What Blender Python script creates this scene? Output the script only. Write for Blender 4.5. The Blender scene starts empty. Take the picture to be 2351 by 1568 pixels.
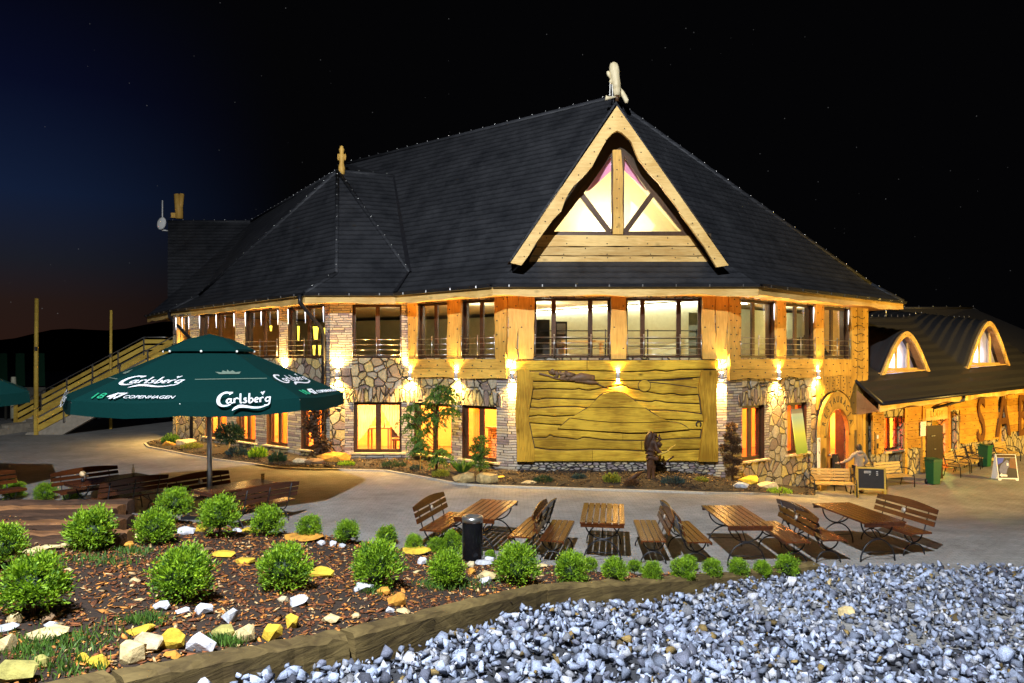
import bpy, bmesh, math, random
import numpy as np
from mathutils import Vector, Matrix
R = math.radians
SC = bpy.context.scene
COL = SC.collection
# ---------------------------------------------------------------- camera
F, CX, HY, CZ = 1567.3, 1175.5, 826.0, 3.6      # focal length and principal point in px of a 2351 px wide picture, eye height
cam = bpy.data.cameras.new("camera"); cam.lens = 24.0; cam.sensor_width = 36.0
cam.shift_y = (826 - 784) / 2351; cam.clip_start = 0.1; cam.clip_end = 3000
camo = bpy.data.objects.new("camera", cam); COL.objects.link(camo)
camo.location = (0, 0, CZ); camo.rotation_euler = (R(90), 0, 0); SC.camera = camo
SC.view_settings.view_transform = 'Standard'; SC.view_settings.look = 'None'
SC.view_settings.exposure = 1.0; SC.view_settings.gamma = 1.0
# ---------------------------------------------------------------- night sky
wd = bpy.data.worlds.new("World"); SC.world = wd; wd.use_nodes = True
nt = wd.node_tree; nt.nodes.clear()
def wn(t, **k):
    n = nt.nodes.new(t)
    for a, b in k.items(): setattr(n, a, b)
    return n
def wl(a, b): nt.links.new(a, b)
wtc = wn('ShaderNodeTexCoord'); sep = wn('ShaderNodeSeparateXYZ'); wl(wtc.outputs['Generated'], sep.inputs[0])
ele = wn('ShaderNodeValToRGB'); wl(sep.outputs['Z'], ele.inputs[0])      # glow low on the western horizon
er = ele.color_ramp; er.elements[0].position = 0.0; er.elements[0].color = (.020, .008, .005, 1)
for p, c in ((.07, (.017, .009, .0075, 1)), (.12, (.010, .011, .017, 1)), (.2, (.0055, .0115, .034, 1)), (.32, (.0022, .0036, .016, 1)), (.46, (.0011, .0013, .003, 1))):
    e = er.elements.new(p); e.color = c
er.elements[-1].position = 1.0; er.elements[-1].color = (.0008, .0008, .001, 1)
azi = wn('ShaderNodeMapRange'); wl(sep.outputs['X'], azi.inputs['Value'])
azi.inputs['From Min'].default_value = -.62; azi.inputs['From Max'].default_value = -.28; azi.inputs['To Min'].default_value = 1; azi.inputs['To Max'].default_value = 0
azi.interpolation_type = 'SMOOTHSTEP'
mixw = wn('ShaderNodeMix', data_type='RGBA'); wl(azi.outputs['Result'], mixw.inputs['Factor'])
mixw.inputs['A'].default_value = (.0011, .0011, .0014, 1); wl(ele.outputs['Color'], mixw.inputs['B'])
vor = wn('ShaderNodeTexVoronoi'); vor.inputs['Scale'].default_value = 85; wl(wtc.outputs['Generated'], vor.inputs['Vector'])
near = wn('ShaderNodeMath', operation='LESS_THAN'); near.inputs[1].default_value = .05; wl(vor.outputs['Distance'], near.inputs[0])
sepc = wn('ShaderNodeSeparateColor'); wl(vor.outputs['Color'], sepc.inputs[0])
rare = wn('ShaderNodeMapRange'); wl(sepc.outputs[0], rare.inputs['Value']); rare.inputs['From Min'].default_value = .6; rare.inputs['From Max'].default_value = 1; rare.inputs['To Max'].default_value = .07
star = wn('ShaderNodeMath', operation='MULTIPLY'); wl(near.outputs[0], star.inputs[0]); wl(rare.outputs['Result'], star.inputs[1])
addw = wn('ShaderNodeMix', data_type='RGBA', blend_type='ADD'); addw.inputs['Factor'].default_value = 1
wl(mixw.outputs['Result'], addw.inputs['A']); wl(star.outputs[0], addw.inputs['B'])
bg = wn('ShaderNodeBackground'); wl(addw.outputs['Result'], bg.inputs['Color']); bg.inputs['Strength'].default_value = 0.55
wo = wn('ShaderNodeOutputWorld'); wl(bg.outputs[0], wo.inputs['Surface'])
# ---------------------------------------------------------------- lamps (powers; every wall lamp's own light is made in its builder)
FLOOD_POWER, FLOOD_COLOR, FLOOD_POS = 17000, (.88, .93, 1.0), (-2.6, -1.8, 15.2)  # unseen floodlight, assumed from the cast shadows
WALL_UP, WALL_DOWN, WALL_COLOR = 470, 560, (1.0, .60, .15)
ANNEX_POWER = 9000  # power of the assumed lamp beyond the right edge
ROOM_LOW, ROOM_LOW_COLOR = 230, (1.0, .64, .25)
ROOM_UP, ROOM_UP_COLOR = 34, (1.0, .95, .74)
def lamp(name, kind, loc, power, color, size=.1, parent=None, aim=None, cone=None, blend=.6):
    l = bpy.data.lights.new(name, kind); l.energy = power; l.color = color
    if kind in ('POINT', 'SPOT'): l.shadow_soft_size = size
    if kind == 'SPOT': l.spot_size = R(cone); l.spot_blend = blend
    o = bpy.data.objects.new(name, l); COL.objects.link(o); o.location = loc
    if aim is not None: o.rotation_euler = (Vector(aim) - Vector(loc)).to_track_quat('-Z', 'Y').to_euler()
    if parent: o.parent = parent
    return o
# ---------------------------------------------------------------- helpers
rnd = random.Random(11)
def W(px, py, Y): return Vector(((px - CX) / F * Y, Y, CZ - (py - HY) / F * Y))
def ss(a, b, x):
    t = min(1, max(0, (x - a) / (b - a))); return t * t * (3 - 2 * t)
def plaza(x, y): return -1.15 * ss(4.5, 12, x) * ss(13, 22, y)
def yedge(x):                                     # crest of the planted bank
    return float(np.interp(x, [-9, -6.5, -4.7, -2.7, -.9, 1.2, 4.3], [11.0, 11.5, 11.5, 11.2, 10.8, 10.65, 11.6]))
def bank(x, y):
    ye = yedge(x)
    h = 1.6 - .11 * y - .1 * x if y < ye else 1.6 - .11 * ye - .1 * x - .75 * (y - ye)
    return h + .03 * math.sin(2.1 * x + .7 * y) * math.sin(1.7 * y + 1)
TL = [(-5.2, 2.2), (-2.79, 4.73), (-1.54, 6.27), (.37, 8.95), (2.4, 10.4), (4.55, 11.62), (5.6, 11.75)]   # line of the timber edging
def tx(y): return float(np.interp(y, [p[1] for p in TL], [p[0] for p in TL]))
def gravel(x, y): 
    return max(1.42 - .11 * y - .1 * x + .05 * math.sin(1.3 * x + .9 * y), plaza(x, y) + .03) + .02 * math.sin(3 * x) * math.sin(2.7 * y)
def ground(x, y):
    if y < 12.5 and x < tx(y): return max(bank(x, y), plaza(x, y))
    if y < 11.9: return gravel(x, y)
    return plaza(x, y)
def gp(px, py, dz=0.0):                            # where the ray through a picture point meets the ground
    y = 2.5
    while y < 60:
        p = W(px, py, y)
        if p.z <= ground(p.x, y): break
        y += .02
    p = W(px, py, y); p.z = ground(p.x, p.y) + dz
    return p
class MB:
    def __init__(s): s.v = []; s.f = []; s.m = []; s.s = []
    def add(s, vs, fs, m=0, sm=False):
        b = len(s.v); s.v += [tuple(v) for v in vs]
        for f in fs: s.f.append([b + i for i in f]); s.m.append(m); s.s.append(sm)
        return s
    def box(s, c, d, rz=0, m=0, rx=0):
        x, y, z = d[0] / 2, d[1] / 2, d[2] / 2
        M = Matrix.Translation(c) @ Matrix.Rotation(rz, 4, 'Z') @ Matrix.Rotation(rx, 4, 'X')
        vs = [M @ Vector(p) for p in ((-x,-y,-z),(x,-y,-z),(x,y,-z),(-x,y,-z),(-x,-y,z),(x,-y,z),(x,y,z),(-x,y,z))]
        return s.add(vs, [(0,3,2,1),(4,5,6,7),(0,1,5,4),(1,2,6,5),(2,3,7,6),(3,0,4,7)], m)
    def poly(s, pts, m=0): return s.add(pts, [tuple(range(len(pts)))], m)
    def slab(s, pts, ext, m=0, me=None):
        e = Vector(ext); n = len(pts); pts = [Vector(p) for p in pts]
        s.add(pts + [p + e for p in pts], [tuple(range(n)), tuple(range(2 * n - 1, n - 1, -1))], m)
        b = len(s.v) - 2 * n
        for i in range(n):
            j = (i + 1) % n; s.f.append([b + j, b + i, b + n + i, b + n + j]); s.m.append(m if me is None else me); s.s.append(False)
        return s
    def tube(s, pts, r, n=8, m=0, cap=True):
        pts = [Vector(p) for p in pts]; k = len(pts); rr = r if isinstance(r, (list, tuple)) else [r] * k
        vs = []; up = None
        for i, p in enumerate(pts):
            t = (pts[min(i + 1, k - 1)] - pts[max(i - 1, 0)]).normalized()
            if up is None: up = Vector((0, 0, 1)) if abs(t.z) < .9 else Vector((1, 0, 0))
            a = t.cross(up).normalized(); b = a.cross(t).normalized(); up = b
            for j in range(n):
                q = 2 * math.pi * j / n; vs.append(p + (a * math.cos(q) + b * math.sin(q)) * rr[i])
        fs = [(i * n + j, i * n + (j + 1) % n, (i + 1) * n + (j + 1) % n, (i + 1) * n + j) for i in range(k - 1) for j in range(n)]
        if cap: fs += [tuple(range(n))[::-1], tuple(range((k - 1) * n, k * n))]
        return s.add(vs, fs, m, True)
    def lathe(s, prof, c=(0, 0, 0), n=16, m=0):
        vs = [(c[0] + r * math.cos(2 * math.pi * j / n), c[1] + r * math.sin(2 * math.pi * j / n), c[2] + z) for r, z in prof for j in range(n)]
        k = len(prof)
        fs = [(i * n + j, i * n + (j + 1) % n, (i + 1) * n + (j + 1) % n, (i + 1) * n + j) for i in range(k - 1) for j in range(n)]
        return s.add(vs, fs + [tuple(range(n))[::-1], tuple(range((k - 1) * n, k * n))], m, True)
    def ball(s, c, r, n=8, m=0, M=None):
        r = r if isinstance(r, (list, tuple)) else (r, r, r); vs = []; k = n // 2 + 1
        for i in range(k + 1):
            a = math.pi * i / k
            for j in range(n):
                b = 2 * math.pi * j / n
                p = Vector((r[0] * math.sin(a) * math.cos(b), r[1] * math.sin(a) * math.sin(b), r[2] * math.cos(a)))
                vs.append(Vector(c) + (M @ p if M else p))
        return s.add(vs, [(i * n + j, (i + 1) * n + j, (i + 1) * n + (j + 1) % n, i * n + (j + 1) % n) for i in range(k) for j in range(n)], m, True)
    def mesh(s, name, mats, off=None):
        me = bpy.data.meshes.new(name)
        v = s.v if off is None else [(a - off[0], b - off[1], c - off[2]) for a, b, c in s.v]
        me.from_pydata(v, [], s.f)
        for mt in (mats if isinstance(mats, (list, tuple)) else [mats]): me.materials.append(mt)
        me.polygons.foreach_set('material_index', s.m); me.polygons.foreach_set('use_smooth', s.s)
        me.update(); return me
    def build(s, name, mats, parent=None, world=True):
        off = wpos(parent) if (parent and world) else None
        o = bpy.data.objects.new(name, s.mesh(name, mats, off)); COL.objects.link(o)
        if parent: o.parent = parent
        return o
def wpos(o):
    p = Vector((0, 0, 0))
    while o: p += o.location; o = o.parent
    return p
def tag(o, label=None, cat=None, group=None, kind=None):
    if label: o['label'] = label
    if cat: o['category'] = cat
    if group: o['group'] = group
    if kind: o['kind'] = kind
    return o
def thing(name, loc, label, cat, group=None, rz=0):
    o = bpy.data.objects.new(name, None); COL.objects.link(o); o.empty_display_size = .2
    o.location = loc; o.rotation_euler = (0, 0, rz); return tag(o, label, cat, group)
KIDS = {}
def copy_tree(o, parent=None):
    c = o.copy(); COL.objects.link(c)
    if parent: c.parent = parent
    for ch in [x for x in COL.objects if x.parent == o]: copy_tree(ch, c)
    return c
def text_mesh(mb, s, size, P, U, V, m=0, shear=0, offset=0, ext=0.0, align='CENTER', sx=1.0, eps=0.0):
    cu = bpy.data.curves.new('lettering', 'FONT'); cu.body = s; cu.size = size; cu.shear = shear; cu.offset = offset; cu.extrude = ext
    cu.align_x = align; cu.align_y = 'CENTER'; cu.resolution_u = 4
    o = bpy.data.objects.new('lettering', cu); COL.objects.link(o)
    me = o.to_mesh(); P, U, V = Vector(P), Vector(U).normalized(), Vector(V).normalized(); N = U.cross(V).normalized()
    mb.add([P + U * v.co.x * sx + V * v.co.y + N * (v.co.z + eps) for v in me.vertices], [tuple(p.vertices) for p in me.polygons], m)
    o.to_mesh_clear(); bpy.data.objects.remove(o); bpy.data.curves.remove(cu)
# ---------------------------------------------------------------- materials
def newmat(name):
    m = bpy.data.materials.new(name); m.use_nodes = True; t = m.node_tree; b = t.nodes['Principled BSDF']
    return m, t, b
class N:
    def __init__(s, t): s.t = t
    def __call__(s, typ, ins=None, **k):
        n = s.t.nodes.new(typ)
        for a, b in k.items(): setattr(n, a, b)
        for a, b in (ins or {}).items():
            if hasattr(b, 'is_linked') or isinstance(b, bpy.types.NodeSocket): s.t.links.new(b, n.inputs[a])
            else: n.inputs[a].default_value = b
        return n
    def link(s, a, b): s.t.links.new(a, b)
    def pos(s, scale=(1, 1, 1), obj=False):
        tc = s('ShaderNodeTexCoord') if obj else s('ShaderNodeNewGeometry')
        mp = s('ShaderNodeMapping', {'Vector': tc.outputs['Object' if obj else 'Position'], 'Scale': scale}); return mp.outputs[0]
    def ramp(s, fac, stops, interp='LINEAR'):
        r = s('ShaderNodeValToRGB', {'Fac': fac}); e = r.color_ramp; e.interpolation = interp
        while len(e.elements) < len(stops): e.elements.new(.5)
        for el, (p, c) in zip(e.elements, stops): el.position = p; el.color = tuple(c) + (1,)
        return r.outputs['Color']
    def bump(s, h, strength, dist, b):
        n = s('ShaderNodeBump', {'Height': h, 'Strength': strength, 'Distance': dist}); s.link(n.outputs[0], b.inputs['Normal'])
def mix3(c, k): return tuple(min(1, x * k) for x in c)
def plain(name, c, rough=.6, metal=0, var=.25, scale=6, bump=0, obj=False, spec=.5):
    m, t, b = newmat(name); n = N(t)
    no = n('ShaderNodeTexNoise', {'Vector': n.pos(obj=obj), 'Scale': scale, 'Detail': 6.0, 'Roughness': .65})
    n.link(n.ramp(no.outputs['Fac'], [(.3, mix3(c, 1 - var)), (.7, mix3(c, 1 + var))]), b.inputs['Base Color'])
    b.inputs['Roughness'].default_value = rough; b.inputs['Metallic'].default_value = metal; b.inputs['Specular IOR Level'].default_value = spec
    if bump: n.bump(no.outputs['Fac'], bump, .02, b)
    return m
def wood(name, c1, c2, grain=(1, 1, 12), rough=.55, obj=False, knots=.0, bump=.25, coat=0, spec=.3):
    m, t, b = newmat(name); n = N(t); p = n.pos(grain, obj)
    no = n('ShaderNodeTexNoise', {'Vector': p, 'Scale': 2.2, 'Detail': 8.0, 'Roughness': .6, 'Distortion': 1.2})
    big = n('ShaderNodeTexNoise', {'Vector': n.pos((1, 1, 1), obj), 'Scale': 1.1, 'Detail': 3.0})
    mx = n('ShaderNodeMath', {0: no.outputs['Fac'], 1: big.outputs['Fac']}, operation='ADD')
    mh = n('ShaderNodeMath', {0: mx.outputs[0], 1: .5}, operation='MULTIPLY')
    col = n.ramp(mh.outputs[0], [(.40, c2), (.5, mix3([(a + d) / 2 for a, d in zip(c1, c2)], 1)), (.585, c1)])
    if knots:
        kv = n('ShaderNodeTexVoronoi', {'Vector': n.pos([1.6 if g > 3 else .9 for g in grain], obj), 'Scale': 1.3})
        kr = n.ramp(kv.outputs['Distance'], [(.03, (1, 1, 1)), (.13, (0, 0, 0))])
        km = n('ShaderNodeMath', {0: kr, 1: knots}, operation='MULTIPLY')
        cm = n('ShaderNodeMix', {'Factor': km.outputs[0], 'A': col, 'B': tuple(mix3(c2, .35)) + (1,)}, data_type='RGBA'); col = cm.outputs['Result']
    gi = n('ShaderNodeNewGeometry'); ir = n.ramp(gi.outputs['Random Per Island'], [(0, (.74, .72, .70)), (1, (1.18, 1.18, 1.18))])
    fm = n('ShaderNodeMix', {'Factor': 1.0, 'A': col, 'B': ir}, data_type='RGBA', blend_type='MULTIPLY'); n.link(fm.outputs['Result'], b.inputs['Base Color']); b.inputs['Roughness'].default_value = rough; b.inputs['Specular IOR Level'].default_value = spec
    if coat: b.inputs['Coat Weight'].default_value = coat; b.inputs['Coat Roughness'].default_value = .22
    n.bump(no.outputs['Fac'], bump, .012, b); return m
def glow(name, c, k):
    m, t, b = newmat(name); b.inputs['Base Color'].default_value = tuple(c) + (1,)
    b.inputs['Emission Color'].default_value = tuple(c) + (1,); b.inputs['Emission Strength'].default_value = k; return m
def stone(name, scale, stops, grout=(.05, .042, .036), sq=(1, 1, 1), gw=.026, depth=.05, warp=.35):
    m, t, b = newmat(name); n = N(t); p = n.pos(sq)
    no = n('ShaderNodeTexNoise', {'Vector': p, 'Scale': scale * 1.1, 'Detail': 2.0})
    sub = n('ShaderNodeVectorMath', {0: no.outputs['Color'], 1: (.5, .5, .5)}, operation='SUBTRACT')
    scl = n('ShaderNodeVectorMath', {0: sub.outputs[0], 'Scale': warp / scale}, operation='SCALE')
    pv = n('ShaderNodeVectorMath', {0: p, 1: scl.outputs[0]}, operation='ADD')
    v1 = n('ShaderNodeTexVoronoi', {'Vector': pv.outputs[0], 'Scale': scale}); v2 = n('ShaderNodeTexVoronoi', {'Vector': pv.outputs[0], 'Scale': scale}, feature='DISTANCE_TO_EDGE')
    sc = n('ShaderNodeSeparateColor', {0: v1.outputs['Color']})
    col = n.ramp(sc.outputs[0], stops, 'CONSTANT')
    fn = n('ShaderNodeTexNoise', {'Vector': n.pos(), 'Scale': 14.0, 'Detail': 7.0, 'Roughness': .7})
    sh = n.ramp(fn.outputs['Fac'], [(.3, (.62, .6, .58)), (.7, (1.25, 1.24, 1.2))])
    cm = n('ShaderNodeMix', {'Factor': 1.0, 'A': col, 'B': sh}, data_type='RGBA', blend_type='MULTIPLY')
    ed = n('ShaderNodeMapRange', {'Value': v2.outputs['Distance'], 'From Min': gw * .55, 'From Max': gw})
    gm = n('ShaderNodeMix', {'Factor': ed.outputs[0], 'A': tuple(grout) + (1,), 'B': cm.outputs['Result']}, data_type='RGBA')
    n.link(gm.outputs['Result'], b.inputs['Base Color']); b.inputs['Roughness'].default_value = .8
    hd = n('ShaderNodeMapRange', {'Value': v2.outputs['Distance'], 'From Min': 0.0, 'From Max': gw * 3.2})
    cr = n('ShaderNodeMath', {0: sc.outputs[1], 1: hd.outputs[0]}, operation='MULTIPLY'); ad = n('ShaderNodeMath', {0: hd.outputs[0], 1: cr.outputs[0]}, operation='ADD')
    a2 = n('ShaderNodeMath', {0: fn.outputs['Fac'], 1: .35}, operation='MULTIPLY'); a3 = n('ShaderNodeMath', {0: ad.outputs[0], 1: a2.outputs[0]}, operation='ADD')
    n.bump(a3.outputs[0], 1.0, depth * 2.0, b); return m
def ledge(name, h, L, stops, grout=(.03, .027, .025), depth=.03):
    """Thin stacked slips: rows of height h, lengths about L, each slip with a colour of its own."""
    m, t, b = newmat(name); n = N(t); g = n('ShaderNodeNewGeometry'); s = n('ShaderNodeSeparateXYZ', {0: g.outputs['Position']})
    M = lambda op, a, c=None: n('ShaderNodeMath', {0: a, **({1: c} if c is not None else {})}, operation=op).outputs[0]
    wob = n('ShaderNodeTexNoise', {'Vector': g.outputs['Position'], 'Scale': 3.0, 'Detail': 3.0})
    z = M('DIVIDE', M('ADD', s.outputs['Z'], M('MULTIPLY', wob.outputs['Fac'], h * .5)), h); row = M('FLOOR', z)
    rw = n('ShaderNodeTexWhiteNoise', {'W': row}, noise_dimensions='1D').outputs['Value']
    y2 = M('MULTIPLY', s.outputs['Y'], .35); xx = M('ADD', s.outputs['X'], y2)
    u = M('ADD', M('DIVIDE', xx, M('MULTIPLY', M('ADD', rw, .6), L)), M('MULTIPLY', rw, 37.0)); cell = M('FLOOR', u)
    cv = n('ShaderNodeCombineXYZ', {0: cell, 1: row}); wn2 = n('ShaderNodeTexWhiteNoise', {'Vector': cv.outputs[0]}, noise_dimensions='2D')
    col = n.ramp(wn2.outputs['Value'], stops, 'CONSTANT')
    fz = M('FRACT', z); fu = M('FRACT', u)
    ez = M('MULTIPLY', M('MINIMUM', fz, M('SUBTRACT', 1.0, fz)), h); eu = M('MULTIPLY', M('MINIMUM', fu, M('SUBTRACT', 1.0, fu)), L)
    e = M('MINIMUM', ez, eu); ed = n('ShaderNodeMapRange', {'Value': e, 'From Min': .003, 'From Max': .011})
    fn = n('ShaderNodeTexNoise', {'Vector': g.outputs['Position'], 'Scale': 18.0, 'Detail': 6.0, 'Roughness': .7})
    sh = n.ramp(fn.outputs['Fac'], [(.3, (.7, .7, .7)), (.7, (1.15, 1.13, 1.1))])
    cm = n('ShaderNodeMix', {'Factor': 1.0, 'A': col, 'B': sh}, data_type='RGBA', blend_type='MULTIPLY')
    gm = n('ShaderNodeMix', {'Factor': ed.outputs[0], 'A': tuple(grout) + (1,), 'B': cm.outputs['Result']}, data_type='RGBA')
    n.link(gm.outputs['Result'], b.inputs['Base Color']); b.inputs['Roughness'].default_value = .8
    w3 = n('ShaderNodeSeparateColor', {0: wn2.outputs['Color']})
    hh = M('MULTIPLY', ed.outputs[0], M('ADD', w3.outputs[1], .5)); hh = M('ADD', hh, M('MULTIPLY', fn.outputs['Fac'], .3))
    n.bump(hh, 1.0, depth * 1.6, b); return m
def leafmat(name, c1, c2, scale=9, trans=.35):
    m, t, b = newmat(name); n = N(t)
    no = n('ShaderNodeTexNoise', {'Vector': n.pos(), 'Scale': scale, 'Detail': 3.0})
    wh = n('ShaderNodeNewGeometry'); mm = n('ShaderNodeMath', {0: wh.outputs['Random Per Island'], 1: .45}, operation='MULTIPLY')
    m2 = n('ShaderNodeMath', {0: no.outputs['Fac'], 1: mm.outputs[0]}, operation='ADD')
    c = n.ramp(m2.outputs[0], [(.42, c2), (.95, c1)]); n.link(c, b.inputs['Base Color']); b.inputs['Roughness'].default_value = .6
    tr = n('ShaderNodeBsdfTranslucent', {'Color': c}); mx = n('ShaderNodeMixShader', {0: trans, 1: b.outputs[0], 2: tr.outputs[0]})
    n.link(mx.outputs[0], t.nodes['Material Output'].inputs['Surface']); return m
def glassmat(name, tint=(1, 1, 1), refl=.09):
    m, t, b = newmat(name); n = N(t)
    tr = n('ShaderNodeBsdfTransparent', {'Color': tuple(tint) + (1,)}); gl = n('ShaderNodeBsdfGlossy', {'Color': (1, 1, 1, 1), 'Roughness': .03})
    lw = n('ShaderNodeLayerWeight', {'Blend': .5}); pw = n('ShaderNodeMath', {0: lw.outputs['Facing'], 1: 4.0}, operation='POWER'); sc = n('ShaderNodeMath', {0: pw.outputs[0], 1: .6}, operation='MULTIPLY'); mp = n('ShaderNodeMath', {0: sc.outputs[0], 1: refl * .7}, operation='ADD')
    mx = n('ShaderNodeMixShader', {0: mp.outputs[0], 1: tr.outputs[0], 2: gl.outputs[0]}); n.link(mx.outputs[0], t.nodes['Material Output'].inputs['Surface']); return m
def rooftile(name):
    m, t, b = newmat(name); n = N(t); g = n('ShaderNodeNewGeometry'); s = n('ShaderNodeSeparateXYZ', {0: g.outputs['Position']})
    M = lambda op, a, c=None: n('ShaderNodeMath', {0: a, **({1: c} if c is not None else {})}, operation=op).outputs[0]
    xx = M('ADD', s.outputs['X'], M('MULTIPLY', s.outputs['Y'], .6)); wv = M('SINE', M('MULTIPLY', xx, 19.0))
    z = M('ADD', M('DIVIDE', s.outputs['Z'], .19), M('MULTIPLY', wv, .03)); f = M('FRACT', z)
    saw = M('POWER', M('SUBTRACT', 1.0, f), .6); row = M('FLOOR', z); hh = M('ADD', saw, M('MULTIPLY', wv, .05))
    no = n('ShaderNodeTexNoise', {'Vector': g.outputs['Position'], 'Scale': 1.3, 'Detail': 6.0, 'Roughness': .7}); fn = n('ShaderNodeTexNoise', {'Vector': g.outputs['Position'], 'Scale': 60.0, 'Detail': 3.0})
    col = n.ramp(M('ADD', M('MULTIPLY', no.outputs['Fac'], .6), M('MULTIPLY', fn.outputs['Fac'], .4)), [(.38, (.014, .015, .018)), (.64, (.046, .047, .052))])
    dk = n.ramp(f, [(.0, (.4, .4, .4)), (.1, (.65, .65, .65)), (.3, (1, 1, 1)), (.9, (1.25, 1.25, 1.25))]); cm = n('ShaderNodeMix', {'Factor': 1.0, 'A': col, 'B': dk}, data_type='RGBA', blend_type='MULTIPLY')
    n.link(cm.outputs['Result'], b.inputs['Base Color']); b.inputs['Roughness'].default_value = .55; b.inputs['Specular IOR Level'].default_value = .22
    n.bump(hh, 1.0, .09, b); return m
def vcol(name, rough=.8, bump=.5, scale=40, var=.3):
    m, t, b = newmat(name); n = N(t); a = n('ShaderNodeAttribute', attribute_name='tone')
    no = n('ShaderNodeTexNoise', {'Vector': n.pos(), 'Scale': scale, 'Detail': 5.0, 'Roughness': .7})
    sh = n.ramp(no.outputs['Fac'], [(.3, (1 - var,) * 3), (.7, (1 + var,) * 3)])
    cm = n('ShaderNodeMix', {'Factor': 1.0, 'A': a.outputs['Color'], 'B': sh}, data_type='RGBA', blend_type='MULTIPLY')
    n.link(cm.outputs['Result'], b.inputs['Base Color']); b.inputs['Roughness'].default_value = rough; n.bump(no.outputs['Fac'], bump, .01, b); return m
STN = [(0, (.46, .36, .16)), (.16, (.40, .35, .25)), (.32, (.54, .44, .25)), (.46, (.24, .18, .15)), (.58, (.46, .32, .17)), (.7, (.44, .40, .32)), (.82, (.33, .24, .18)), (.92, (.58, .46, .18))]
LDG = [(0, (.46, .42, .34)), (.14, (.33, .27, .27)), (.26, (.52, .47, .37)), (.42, (.40, .36, .32)), (.56, (.24, .19, .20)), (.64, (.50, .42, .28)), (.78, (.44, .42, .38)), (.9, (.30, .25, .24))]
M = {}
M['flag'] = stone('flagstone', 3.0, STN, sq=(1, .8, 1))
M['slip'] = ledge('stone_slips', .085, .42, LDG)
M['pebble'] = stone('stacked_pebbles', 5.0, LDG, sq=(1, 1, 2.7), gw=.05, grout=(.02, .018, .02), warp=.2)
M['soldier'] = stone('upright_stones', 3.4, STN, sq=(1.9, 1.9, .55), gw=.04)
M['annexstone'] = stone('annex_stone', 2.7, [(0, (.52, .42, .22)), (.3, (.45, .38, .24)), (.5, (.55, .47, .28)), (.7, (.36, .28, .18)), (.85, (.50, .40, .2))], sq=(1.2, 1.2, .75))
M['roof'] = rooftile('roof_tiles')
M['pine'] = wood('pale_pine', (.80, .54, .19), (.58, .34, .09), (.8, .8, 9), knots=.5)
M['pinev'] = wood('pale_pine_upright', (.76, .45, .10), (.52, .28, .05), (9, 9, .7), knots=.6)
M['beam'] = wood('golden_beam', (.76, .46, .09), (.52, .28, .045), (.8, .8, 9), knots=.6)
M['mural'] = wood('mural_planks', (.66, .42, .04), (.30, .165, .015), (.7, .7, 10), knots=.9, spec=.12)
M['muralv'] = wood('mural_posts', (.60, .345, .035), (.29, .15, .013), (9, 9, .7), knots=.9, spec=.12)
M['clad'] = wood('door_cladding', (.56, .33, .06), (.38, .20, .03), (8, 8, .6), knots=.5)
M['annexwood'] = wood('annex_planks', (.64, .34, .05), (.44, .21, .03), (.8, .8, 8), knots=.4)
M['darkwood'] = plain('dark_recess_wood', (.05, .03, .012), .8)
M['frame'] = wood('brown_window_frame', (.085, .042, .018), (.05, .024, .011), (4, 4, 4), .4, bump=.05)
M['soffit'] = wood('soffit_boards', (.50, .27, .10), (.36, .17, .06), (3, 3, 1))
M['nail'] = plain('black_nail', (.02, .016, .014), .5)
M['steel'] = plain('brushed_steel', (.45, .44, .42), .28, .9, .1)
M['black'] = plain('black_iron', (.014, .014, .018), .45, .3)
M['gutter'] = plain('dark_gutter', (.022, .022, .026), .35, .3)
M['glass'] = glassmat('window_glass'); M['glassdim'] = glassmat('window_glass_upper', (.9, .92, .85), .10)
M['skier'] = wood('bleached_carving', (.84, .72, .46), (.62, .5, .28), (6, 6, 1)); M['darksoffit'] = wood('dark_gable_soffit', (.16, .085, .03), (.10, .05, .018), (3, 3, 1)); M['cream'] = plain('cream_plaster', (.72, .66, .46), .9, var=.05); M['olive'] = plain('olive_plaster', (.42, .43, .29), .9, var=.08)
M['orange'] = plain('orange_plaster', (.80, .44, .13), .9, var=.1); M['floorwood'] = wood('room_floor', (.40, .22, .09), (.28, .14, .05), (1, 8, 1))
M['led'] = glow('led_strip', (1, .97, .93), 9); M['lens'] = glow('lamp_lens', (1, .72, .34), 60); M['tube'] = glow('led_streak_glow', (.86, .88, 1), 1.6)
M['curtain'] = leafmat('yellow_curtain', (.90, .78, .42), (.80, .62, .26), 3, .5); M['curtaino'] = leafmat('orange_curtain', (.88, .36, .05), (.75, .28, .04), 3, .5); M['curtainr'] = leafmat('red_curtain', (.85, .12, .02), (.65, .08, .012), 3, .5)
M['olive2'] = plain('olive_door', (.20, .20, .13), .8); M['pink'] = plain('pink_drape', (.75, .30, .45), .9, var=.08)
# ================================================================ the restaurant building
class Wall:
    def __init__(s, a, b):
        s.a = Vector((a[0], a[1], 0)); s.b = Vector((b[0], b[1], 0)); s.d = (s.b - s.a).normalized(); s.L = (s.b - s.a).length; s.n = Vector((s.d.y, -s.d.x, 0))
    def t(s, px, off=0):
        k = (px - CX) / F; o = s.a + s.n * off
        return (k * o.y - o.x) / (s.d.x - k * s.d.y)
    def P(s, t, z, off=0): 
        p = s.a + s.d * t + s.n * off; return Vector((p.x, p.y, z))
    def at(s, px, py, off=0):                       # point of the wall (or OFF in front of it) seen at a picture point
        t = s.t(px, off); p = s.P(t, 0, off); return s.P(t, CZ - (py - HY) / F * p.y, off)
    def box(s, mb, t0, t1, z0, z1, o0, o1, m=0):     # a block from offset o0 to o1 in front of the wall
        p = [s.P(t0, z0, o0), s.P(t1, z0, o0), s.P(t1, z1, o0), s.P(t0, z1, o0)]
        mb.slab(p[::-1], s.n * (o1 - o0), m)
    def rot(s): return math.atan2(s.d.y, s.d.x)
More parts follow.
